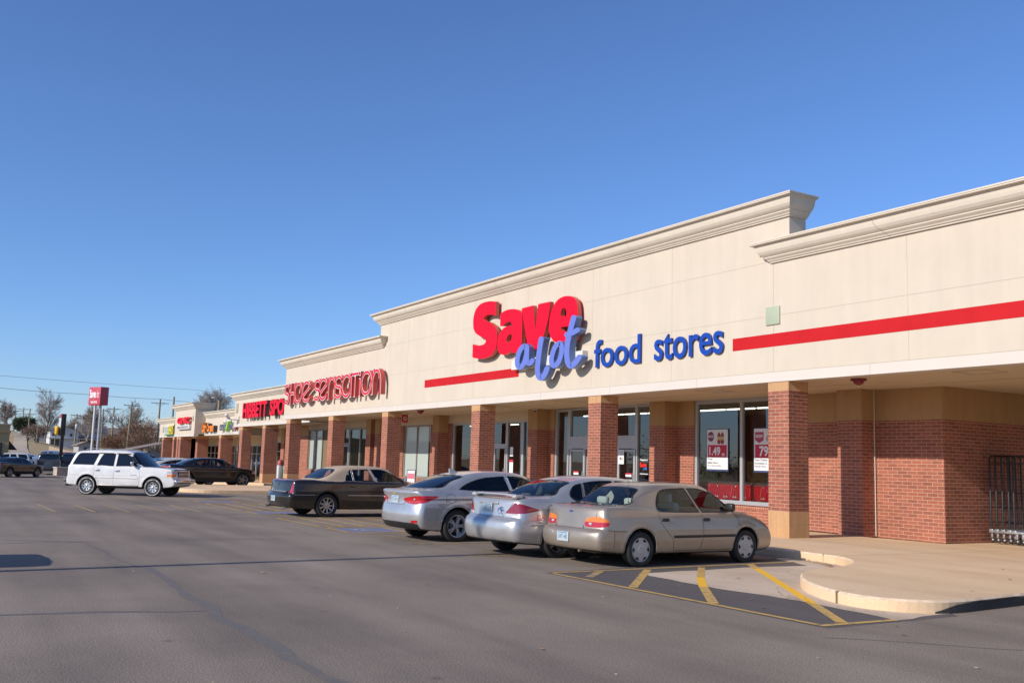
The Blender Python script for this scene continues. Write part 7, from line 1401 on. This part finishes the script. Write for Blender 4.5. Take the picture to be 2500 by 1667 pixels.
# block planter at the foot of the narrow sign
t = empty('stone_planter', (-75.6, -6.3, gz(-75, 0)), R(8), 'low beige block planter wall by the grey pickup', 'planter')
MB().box(-.6, .6, -.55, .9, -.1, .62).build('block_wall', brick_mat('beige_block', (.50, .42, .33, 1), (.42, .35, .27, 1), (.34, .28, .22, 1), bw=.4, bh=.2, ms=.012), t); MB().box(-.65, .65, -.6, .95, .62, .70).build('coping', mat('coping', (.55, .48, .40), .9), t)
t = empty('pylon_sign', (-79.0, -6.15, gz(-79, 0)), 0, 'tall narrow black drive in sign with a yellow lozenge on its edge', 'sign')
MB().box(-.13, .13, -.13, .13, 0, 3.6).build('post', BLK, t)
MB().bbox(-.7, 0, 4.35, 1.6, .40, 1.9, .04).build('sign_box', BLK, t)
MB().box(-1.48, .08, -.215, -.201, 4.95, 5.28, 0).box(-1.48, .08, -.215, -.201, 4.05, 4.95, 1).build('sign_face', [mat('pylon_red', (.42, .05, .06), .5), mat('pylon_white', (.62, .62, .66), .5)], t)
MB().bbox(-.6, -.42, 3.85, 1.0, .28, .78, .12).build('yellow_lozenge', mat('pylon_yellow', (.80, .42, .01), .5), t)
# roadside pole sign of the grocery
t = empty('pole_sign', (-133.2, 3.9, gz(-133, 4)), 0, 'red box sign with white lettering on two tall white posts at the roadside', 'pole sign')
zg = gz(-133, 4)
WPM = mat('post_white', (.66, .64, .62), .5, var=.05)
for yy, a in ((-.35, 0), (.35, 0)): MB().tube([(0, yy, 0), (0, yy, 8.3-zg)], .17, 14).build('post', WPM, t)
cosr = Matrix.Translation((0, 0, 9.35-zg)) @ Matrix.Rotation(R(-68), 4, 'Z')
MB().bbox(0, 0, 0, 1.25, 3.0, 2.55, .05, M=cosr @ Matrix.Rotation(R(90), 4, 'Z') if 0 else cosr).build('sign_box', mat('pole_sign_red', (.52, .06, .09), .5), t)
mb = MB(); fnn = lambda u, v, d: tuple(cosr @ Vector((-(1.2)+u-.0, 0, v))) 
def face(u, v, d): return tuple(cosr @ Vector((.64, -1.35+u, v)))
def face2(u, v, d): return tuple(cosr @ Vector((-.60+u, -1.512, v)))
text_mb(mb, 'Save', lambda u, v, d: face(.1+u, -.25+v, d), w=1.5, h=1.2, bold=.025); text_mb(mb, 'a lot', lambda u, v, d: face(1.6+u, -.2+v, d), w=.9, h=1.0, shear=.3); text_mb(mb, 'food stores', lambda u, v, d: face(.5+u, -1.0+v, d), w=1.6, h=.42, bold=.02)
mb.build('lettering', PWHT, t, uv=False)
# ------------------------------------------------------------------ poles and wires
WOODP = mat('pole_wood', (.27, .235, .165), .9, var=.2, vscale=1.5); GALV = mat('transformer_grey', (.52, .52, .52), .5)
def upole(x, y, zt, w=.16, arm=None, armz=.9, trans=0, label='', ya=0, tilt=0):
    zb = gz(x, y)-.3; t = empty('utility_pole', (x, y, zb), 0, label, 'utility pole', 'wooden utility poles'); h = zt-zb
    MB().tube([(0, 0, 0), (tilt*.5, tilt*.3, h*.5), (tilt, tilt*.6, h)], [w*1.0, w*.88, w*.7], 8).build('pole', WOODP, t, uv=False)
    if arm:
        c_, s_ = math.cos(R(ya)), math.sin(R(ya)); q = MB(); zA = h-armz; a = arm/2
        q.tube([(tilt-a*s_, tilt*.6-a*c_, zA), (tilt+a*s_, tilt*.6+a*c_, zA)], .07, 4)
        for k in (-1, 1): q.tube([(tilt, tilt*.6, zA-.7), (tilt+k*a*.5*s_, tilt*.6+k*a*.5*c_, zA)], .03, 4)
        q.build('crossarm', WOODP, t, uv=False); i = MB()
        for k in (-.95, -.5, .5, .95): i.lathe([(.05, 0), (.07, .1), (.03, .2), (0, .22)], 6, 0, Matrix.Translation((tilt+k*a*s_, tilt*.6+k*a*c_, zA+.05)))
        i.build('insulators', GALV, t, uv=False)
    for k in range(trans): MB().lathe([(0, 0), (.26, 0), (.27, .9), (.15, 1.0), (0, 1.0)], 10, 0, Matrix.Translation((0, (k-(trans-1)/2)*.85+.1, h-armz-2.6 if arm else h-.9))).build('transformer', GALV, t, uv=False)
    return t
upole(-210.4, 27.1, 13.6, .24, 3.7, .95, 0, 'nearest wooden utility pole with a crossarm just left of the far shop wing')
upole(-181.9, 16.15, 11.2, .20, 2.9, .7, 0, 'leaning wooden utility pole with a crossarm in front of the brown tree', tilt=.5)
upole(-212, 17.9, 11.4, .20, 3.0, .5, 3, 'utility pole carrying three grey transformers right of the red pole sign')
upole(-242, 20.0, 12.1, .20, 3.0, .4, 0, 'dark utility pole close behind the right post of the red pole sign')
upole(-183.2, 7.2, 8.5, .15, 2.2, .3, 1, 'utility pole with one transformer in front of the white house')
upole(-183.5, 3.85, 6.8, .09, None, .3, 0, 'thin bare pole between the narrow black sign and the white house')
upole(-313.5, 9.4, 13.9, .22, 5.5, 1.6, 0, 'utility pole in front of the dark evergreen tree')
upole(-363.6, 11.3, 16.1, .22, 5.5, .6, 0, 'distant utility pole above the dark evergreen tree')
upole(-363.7, 8.8, 15.3, .22, 4.6, .5, 1, 'distant utility pole left of the dark evergreen tree')
upole(-403.8, 8.4, 14.3, .22, 4.6, .5, 0, 'farthest small utility pole at the left')
upole(-92.0, 5.75, 7.6, .13, None, .3, 0, 'pole top with grey bands rising behind the far tower', 0)
upole(-255, 6.9, 8.4, .10, None, .3, 0, 'thin bare pole beside the tall bare tree')
def wire(name, P, sag, r_, label):
    pts = []
    for a, b in zip(P, P[1:]):
        for k in range(12):
            q = k/12; pts.append((a[0]+(b[0]-a[0])*q, a[1]+(b[1]-a[1])*q, a[2]+(b[2]-a[2])*q-sag*4*q*(1-q)))
    pts.append(P[-1]); MB().tube(pts, r_, 4, cap=False).build(name, mat('cable', (.10, .11, .13), .7), None, label, 'power line', 'overhead power lines', uv=False)
wire('power_line', [(-161, -21, 11.6), (-174.3, -6.44, 12.0), (-188.1, 8.3, 12.5), (-210.4, 27.1, 13.55), (-222, 42, 13.9)], .12, .035, 'lower dark power line crossing from the left edge to the wooden utility pole')
wire('power_line', [(-206, -20, 16.4), (-214.3, -4.6, 16.75), (-238.2, 41, 17.9), (-244.9, 55.5, 17.6)], .12, .03, 'upper faint power line crossing the sky at the left')
wire('power_line', [(-181.9, 16.2, 10.2), (-183.2, 7.2, 6.2)], .8, .03, 'short service cable sloping down between two utility poles')
t = empty('street_lamp', (-101.0, 12.75, gz(-101, 12)), 0, 'street lamp with a pale curved arm showing above the left wing roof', 'street lamp')
MB().tube([(0, 0, 0), (0, 0, 8.0-gz(-101, 12))], .15, 10).build('pole', WOODP, t, uv=False)
h_ = 8.0-gz(-101, 12)
MB().tube([(0, 0, h_-.3), (0, -.1, h_-.1), (-.03, -.35, h_+.22), (-.05, -.6, h_+.3)], .05, 8).build('arm', GALV, t, uv=False); MB().bbox(-.05, -.68, h_+.27, .22, .42, .16, .06).build('lamp_head', mat('lamp_glass', (.75, .75, .72), .3), t, uv=False)
# ------------------------------------------------------------------ trees
BARK = mat('bark', (.30, .26, .22), .95, var=.2, vscale=2); TWIG = mat('twig', (.36, .30, .26), .95); TWIGB = mat('brown_twig', (.27, .165, .105), .95, var=.3, vscale=1)
def bare_tree(name, x, y, h, label, seed, spread=.62, tw=.024, nb=3, twig=None, depth=6, base=None, group='bare winter trees', lean=0, dens=2, tr=.020):
    rr = random.Random(seed); zb = gz(x, y)-.2 if base is None else base; t = empty(name, (x, y, zb), 0, label, 'tree', group); h *= 1.12
    lim = MB(); tws = MB()
    def seg(p, q, r0, r1, lv):
        if lv <= 2: lim.tube([p, p.lerp(q, .5)+Vector((rr.uniform(-1, 1), rr.uniform(-1, 1), 0))*(q-p).length*.03, q], [r0, (r0+r1)/2, r1], 5, cap=False)
        else: tws.tube([p, q], [max(r0, tw), max(r1, tw*.6)], 3, cap=False)
    def grow(p, d, L, r_, lv):
        if lv >= depth: return
        # a limb is a wandering chain that throws side shoots along its length
        n = 4 if lv < 2 else 3; a = p; rad = r_
        for k in range(n):
            d = (d+Vector((rr.gauss(0, .10), rr.gauss(0, .10), .05 if lv else 0))).normalized(); b = a+d*L/n; r2 = rad*.84; seg(a, b, rad, r2, lv)
            if not (lv == 0 and k == 0):
                for _ in range(nb if lv < 2 else (2 if k else 1)):
                    az = rr.uniform(0, 6.283); u = Vector((math.cos(az), math.sin(az), 0)); u = (u-d*u.dot(d)).normalized(); an = rr.uniform(.5, 1.0)*spread*1.25
                    grow(a.lerp(b, rr.uniform(.2, 1)), (d*math.cos(an)+u*math.sin(an)).normalized(), L*rr.uniform(.42, .74)*(1-.10*k), r2*.55, lv+1)
            a, rad = b, r2
        if lv >= 2:
            for _ in range(dens):
                dd = (d+Vector((rr.uniform(-1, 1), rr.uniform(-1, 1), rr.uniform(-.3, .8)))*.6).normalized(); w = Vector((rr.uniform(-1, 1), rr.uniform(-1, 1), rr.uniform(-1, 1))).normalized()*tw*.7
                tws.add([a-w, a+w, a+dd*L*rr.uniform(.3, .7)], [(0, 1, 2)], 0)
    grow(Vector((0, 0, 0)), Vector((lean, 0, 1)).normalized(), h*.62, h*tr, 0)
    lim.build('trunk', BARK, t, uv=False); tws.build('crown', twig or TWIG, t, uv=False); return t
bare_tree('bare_tree', -283.3, 11.4, 13.3, 'tall bare grey tree rising above the white house, left of the red pole sign', 4, depth=5)
bare_tree('bare_tree', -271, 20.6, 12.5, 'wide bare tree behind the posts of the red pole sign', 9, depth=5)
bare_tree('bare_tree', -270.5, 31.0, 14.0, 'bare branching tree behind the leaning utility pole', 12, depth=5)
bare_tree('bare_tree', -238.5, 39.5, 17.5, 'bare tree tops left of the street lamp above the left wing roof', 21, depth=5)
bare_tree('bare_tree', -237, 46.5, 17.5, 'bare tree tops right of the street lamp above the left wing roof', 22, depth=5)
bare_tree('bare_tree', -205, 44, 12, 'small bare tree between the street lamp and the sports shop cornice', 23, depth=5)
bare_tree('bare_tree', -345, 4.4, 9, 'pale bare tree at the far left beyond the tan building', 31, depth=5)
bare_tree('bare_tree', -395, 9.0, 11, 'faint distant bare tree left of the evergreen', 33, depth=5)
bare_tree('bare_tree', -330, 22.5, 11, 'low bare tree behind the white house roof', 35, depth=5)
bare_tree('bare_tree', -320, 27.5, 13, 'bare tree behind the ridge of the grey roof', 36, depth=5)
def twig_ball(name, x, y, rx, ry, h, label, seed, m, n=5200, tw=.05, cat='tree', low=.0):
    """dense multi stemmed crown made of stems and many short twigs, clumped"""
    rr = random.Random(seed); zb = gz(x, y)-.1; t = empty(name, (x, y, zb), 0, label, cat); s = MB(); c_ = MB()
    cl = []
    for k in range(26):
        u = rr.uniform(0, 6.28); v = rr.uniform(.15, 1); q = rr.uniform(.45, .95); cl.append(Vector((rx*math.cos(u)*q*math.cos(v*.9), ry*math.sin(u)*q*math.cos(v*.9), h*(.35+.5*math.sin(v*1.4)*q+low*0))))
    for k in cl[:16]: b = Vector((rr.uniform(-.5, .5), rr.uniform(-.5, .5), 0)); s.tube([b, b.lerp(k, .5)+Vector((0, 0, .15*h)), k], [.14, .09, .04], 4, cap=False)
    for _ in range(n):
        k = rr.choice(cl); p = k+Vector((rr.gauss(0, rx*.23), rr.gauss(0, ry*.23), rr.gauss(0, h*.13)))
        if p.z < 0.1: p.z = rr.uniform(.1, h*.3)
        d = (Vector((p.x, p.y, p.z-h*.1)).normalized()+Vector((rr.uniform(-1, 1), rr.uniform(-1, 1), rr.uniform(-.6, .9)))*.8).normalized(); L = rr.uniform(.35, .9)
        a = Vector((rr.uniform(-1, 1), rr.uniform(-1, 1), rr.uniform(-1, 1))).normalized()*tw; c_.add([p-a, p+a, p+d*L], [(0, 1, 2)], rr.randrange(len(m)))
    s.build('trunk', BARK, t, uv=False); c_.build('crown', m, t, uv=False); return t
TB2 = mat('dark_brown_twig', (.17, .105, .07), .95); TB3 = mat('rust_leaf', (.34, .19, .11), .95)
twig_ball('brown_tree', -211, 23.8, 3.2, 4.2, 7.4, 'big rounded brown twiggy tree left of the far shop wing', 41, [TWIGB, TB2, TB3], 9000, .05)
twig_ball('brown_tree', -208, 18.6, 2.5, 3.4, 4.0, 'low russet brush to the left of the rounded brown tree', 42, [TWIGB, TB3], 4200, .05)
twig_ball('brown_tree', -160, 17, 3, 4.5, 5.2, 'brown brush showing between the far shop columns', 46, [TWIGB, TB2], 3500, .05)
twig_ball('brown_shrub', -263.5, 7.6, 2.2, 2.9, 4.6, 'tangled brown shrub beside the unpaved road left of the white house', 43, [TWIGB, TB2, TWIG], 4200, .05, 'shrub')
EG = [mat('evergreen_dark', (.018, .035, .012), .9), mat('evergreen_mid', (.045, .07, .022), .9), mat('evergreen_light', (.08, .10, .035), .9)]
twig_ball('evergreen_tree', -323.5, 8.9, 2.6, 3.0, 5.4, 'dark green rounded evergreen tree at the top of the unpaved road', 44, EG, 9000, .13)
twig_ball('grey_brush', -330, 16.5, 3, 5.5, 4, 'grey brush behind the left gable of the white house', 45, [TWIG, TWIGB], 3500, .08, 'shrub')
# ------------------------------------------------------------------ houses and sheds beyond the lot
def gable(root, x0, x1, y0, y1, zb, ze, zr, wallm, roofm, ridge='x', over=.35, name='wall'):
    """box house with a gabled roof; ridge along x or y"""
    m = MB(); m.box(x0, x1, y0, y1, zb, ze)
    if ridge == 'x':
        ym = (y0+y1)/2
        for x in (x0, x1): m.add([(x, y0, ze), (x, y1, ze), (x, ym, zr)], [(0, 1, 2)])
    else:
        xm = (x0+x1)/2
        for y in (y0, y1): m.add([(x0, y, ze), (x1, y, ze), (xm, y, zr)], [(0, 1, 2)])
    m.build(name, wallm, root); r_ = MB(); th = .12
    if ridge == 'x':
        s = (zr-ze)/((y1-y0)/2)
        for sg_, yy in ((-1, y0), (1, y1)):
            a = [(x0-over, ym, zr+.05), (x1+over, ym, zr+.05), (x1+over, yy+sg_*over, ze-s*over+.05), (x0-over, yy+sg_*over, ze-s*over+.05)]
            b = [(p[0], p[1], p[2]+th) for p in a]; r_.add(a+b, [(0, 1, 2, 3), (7, 6, 5, 4), (0, 4, 5, 1), (1, 5, 6, 2), (2, 6, 7, 3), (3, 7, 4, 0)])
    else:
        s = (zr-ze)/((x1-x0)/2)
        for sg_, xx in ((-1, x0), (1, x1)):
            a = [(xm, y0-over, zr+.05), (xm, y1+over, zr+.05), (xx+sg_*over, y1+over, ze-s*over+.05), (xx+sg_*over, y0-over, ze-s*over+.05)]
            b = [(p[0], p[1], p[2]+th) for p in a]; r_.add(a+b, [(0, 1, 2, 3), (7, 6, 5, 4), (0, 4, 5, 1), (1, 5, 6, 2), (2, 6, 7, 3), (3, 7, 4, 0)])
    return r_.build('roof', roofm, root)
WH = mat('white_siding', (.66, .66, .64), .8, var=.03); GRF = mat('grey_shingle', (.17, .165, .17), .95, var=.15, vscale=2); BRF = mat('brown_shingle', (.25, .20, .16), .95, var=.15, vscale=2); DKW = mat('dark_window', (.05, .055, .06), .3); TRM = mat('white_trim', (.75, .74, .70), .7)
t = empty('white_house', (0, 0, 0), 0, 'two storey white house with a low grey gabled roof and a garage', 'house'); zb = gz(-283, 16)-.3
gable(t, -295, -283, 12.6, 19.8, zb, 7.0, 8.4, WH, GRF, 'x'); gable(t, -294, -286, 19.8, 27.6, zb, 7.0, 8.9, WH, GRF, 'y', name='wing_wall')
for y, z, w_, h_2 in ((13.4, 6.0, .7, .7), (14.9, 6.35, .3, .4), (17.9, 6.0, .6, .75), (15.9, 6.35, .25, .3)):
    f = MB().box(-282.97, -282.9, y-w_/2-.08, y+w_/2+.08, z-h_2/2-.08, z+h_2/2+.08).build('window', TRM, t); MB().box(-282.89, -282.87, y-w_/2, y+w_/2, z-h_2/2, z+h_2/2).build('pane', DKW, f)
for y in (21.5, 22.6): f = MB().box(-285.97, -285.9, y-.45, y+.45, 5.4, 6.5).build('window', TRM, t); MB().box(-285.89, -285.86, y-.37, y+.37, 5.48, 6.42).build('pane', DKW, f)
MB().box(-286.1, -282.2, 12.2, 28.0, 4.95, 5.1).build('porch_roof', TRM, t); MB().box(-285.9, -283.9, 20, 27.8, 5.1, 5.5).build('porch_shingle', mat('blue_grey_shingle', (.12, .13, .17), .9), t)
f = MB().box(-282.98, -282.9, 15.4, 18.9, zb, 4.7).build('garage_door', TRM, t)
MB().box(-285.95, -285.85, 20.2, 27.4, zb, 4.7).build('brick_front', mat('far_brick', (.22, .12, .09), .9), t); MB().box(-282.97, -282.88, 12.9, 15.0, zb, 4.7).build('carport_shade', mat('far_shade', (.10, .09, .085), .9), t)  # carport: flat dark panel on the wall, coloured as the shade inside its opening
for y in (20.1, 23.5): MB().box(-283.2, -283.0, y-.12, y+.12, zb, 4.96).build('porch_post', TRM, t)
t = empty('brown_roof_house', (0, 0, 0), 0, 'low house with a long brown roof right of the white house', 'house'); gable(t, -312, -303, 26, 41, gz(-305, 30)-.3, 6.9, 8.9, mat('tan_siding', (.34, .27, .21), .9), BRF, 'y')
t = empty('long_low_house', (0, 0, 0), 0, 'low pale house with a brown roof beyond the brown shrub', 'house'); gable(t, -312, -304, 4.5+6.5, 16.2, gz(-305, 12)-.3, 7.4, 8.3, WH, BRF, 'y')
t = empty('garden_shed', (0, 0, 0), 0, 'small grey gabled shed left of the red pole sign posts', 'shed'); gable(t, -180, -173, 6.7, 9.2, gz(-175, 8)-.2, 2.65, 3.2, mat('grey_wall', (.40, .38, .37), .9), BRF, 'x'); MB().box(-172.98, -172.9, 7.6, 8.7, gz(-173, 8), 2.3).build('door', DKW, t)
t = empty('rusty_roof_shed', (0, 0, 0), 0, 'low shed with a sloping rusty corrugated roof beside the far shop wing', 'shed'); zb = gz(-112, 6)-.2
RU = mat('rusty_roof', (.30, .22, .18), .8, var=.45, vscale=1.3)
MB().box(-118, -111.5, 5.6, 9.4, zb, 1.7).build('wall', mat('shed_wall', (.30, .26, .23), .9), t); MB().add([(-119, 4.4, 1.75), (-111, 4.4, 1.75), (-111, 9.6, 2.95), (-119, 9.6, 2.95), (-119, 4.4, 1.85), (-111, 4.4, 1.85), (-111, 9.6, 3.05), (-119, 9.6, 3.05)], [(0, 1, 2, 3), (7, 6, 5, 4), (0, 4, 5, 1), (1, 5, 6, 2), (2, 6, 7, 3), (3, 7, 4, 0)]).build('roof', RU, t)
for i, (x, y, lb, m) in enumerate(((-123, 4.5, 'dark green dumpster left of the rusty roofed shed', (.03, .13, .05)), (-121.5, 6.0, 'bright green dumpster nearer the rusty roofed shed', (.05, .30, .07)))):
    t = empty('dumpster', (x, y, gz(x, y)), 0, lb, 'dumpster', 'green dumpsters by the fence'); mm = mat('dumpster_green%s' % 'ab'[i], m, .6)
    MB().prism([[(-.9, .15), (.9, .15), (1.1, 1.35-.2*i+.3), (-1.1, 1.35-.2*i+.45)]], lambda u, v, w: (w, u, v), -.8, .8).build('container', mm, t); MB().box(-.85, .85, -1.12, 1.12, 1.75-.2*i, 1.82-.2*i).build('lid', BLK, t)
t = empty('board_fence', (0, 0, 0), 0, 'weathered tan board fence in front of the white house', 'fence'); F0, F1 = Vector((-154, .1)), Vector((-131, 3.4)); mb = MB(); n = 110; rr = random.Random(5)
for k in range(n):
    p = F0.lerp(F1, k/n); q = F0.lerp(F1, (k+.9)/n); z0 = gz(p.x, p.y)-.1; z1 = z0+1.85+rr.uniform(-.04, .04)-.006*k; mb.add([(p.x, p.y, z0), (q.x, q.y, z0), (q.x, q.y, z1), (p.x, p.y, z1), (p.x-.03, p.y+.02, z0), (q.x-.03, q.y+.02, z0), (q.x-.03, q.y+.02, z1), (p.x-.03, p.y+.02, z1)], [(0, 1, 2, 3), (7, 6, 5, 4), (3, 2, 6, 7), (0, 3, 7, 4), (1, 5, 6, 2)], k % 3)
mb.build('fence_boards', [mat('fence_a', (.40, .31, .21), .9), mat('fence_b', (.46, .36, .26), .9), mat('fence_c', (.36, .27, .19), .9)], t)
t = empty('tan_building', (0, 0, 0), 0, 'tan stucco restaurant with a brown awning cut by the left edge of the picture', 'building'); zb = gz(-94, 0)-.3
TS = mat('tan_stucco', (.46, .34, .17), .9, var=.06); mb = MB(); mb.box(-112, -94.6, -32, -9.3, zb, 3.95); mb.build('wall', TS, t)
MB().box(-112.15, -94.45, -32.1, -9.2, 3.2, 3.42).build('trim_band', mat('tan_trim', (.36, .24, .12), .9), t); MB().box(-112.1, -94.5, -32.05, -9.25, 3.951, 4.08).build('parapet_cap', mat('tan_cap', (.42, .34, .22), .9), t)
MB().bbox(-100, -10.4, 4.6, .9, .9, 1.0, .05).build('roof_vent', mat('vent_white', (.7, .7, .68), .6), t)
MB().add([(-96, -9.28, 2.5), (-101, -9.28, 2.5), (-101, -8.4, 1.5), (-96, -8.4, 1.5)], [(0, 1, 2, 3)]).add([(-96, -9.28, 2.5), (-96, -8.4, 1.5), (-96, -9.28, 1.5)], [(0, 1, 2)]).build('awning', mat('awning_brown', (.09, .055, .05), .9), t)
for y in (-10.4, -12.6): f = MB().box(-94.6, -94.52, y-.5, y+.5, .9, 2.2).build('window', BLK, t); MB().box(-94.51, -94.49, y-.42, y+.42, .98, 2.12).build('pane', DKW, f)
# unpaved road up the hill
mb = MB(); P = [(-118, -4.6), (-150, -4.0), (-200, -.8), (-264, 4.0), (-300, 6.2), (-330, 5.4), (-364, 8.0), (-400, 12)]; P = chaikin(P, 2); v = []
for i, p in enumerate(P):
    w_ = 2.4 if p[0] > -160 else 1.5; v += [(p[0], p[1]-w_, gz(p[0], p[1]-w_)+.06), (p[0], p[1]+w_, gz(p[0], p[1]+w_)+.06)]
mb.add(v, [(2*i, 2*i+1, 2*i+3, 2*i+2) for i in range(len(P)-1)], 0).build('road', ROADM, None, kind='structure', uv=False)
# ------------------------------------------------------------------ wood on the far side of the road behind the camera (seen in the glass)
def far_wood():
    rr = random.Random(77); mb = MB()
    for k in range(15000):
        x = rr.uniform(-170, 120); hh = 5+3.5*math.sin(x*.11)+2.5*math.sin(x*.37+1)+rr.uniform(-1, 1); z = rr.uniform(0, 1)**.8*max(2, hh); y = -118+rr.uniform(-5, 5); s = rr.uniform(.12, .38)
        a = Vector((rr.uniform(-1, 1), rr.uniform(-1, 1), rr.uniform(-1, 1))).normalized()*s; b = Vector((rr.uniform(-1, 1), rr.uniform(-1, 1), rr.uniform(-1, 1))).normalized()*s; p = Vector((x, y, z))
        mb.add([p-a, p+a, p+b], [(0, 1, 2)], rr.randrange(2))
    mb.build('far_wood', [mat('wood_brown', (.13, .10, .07), .95), mat('wood_green', (.06, .07, .035), .95)], None, kind='stuff', uv=False)
far_wood()
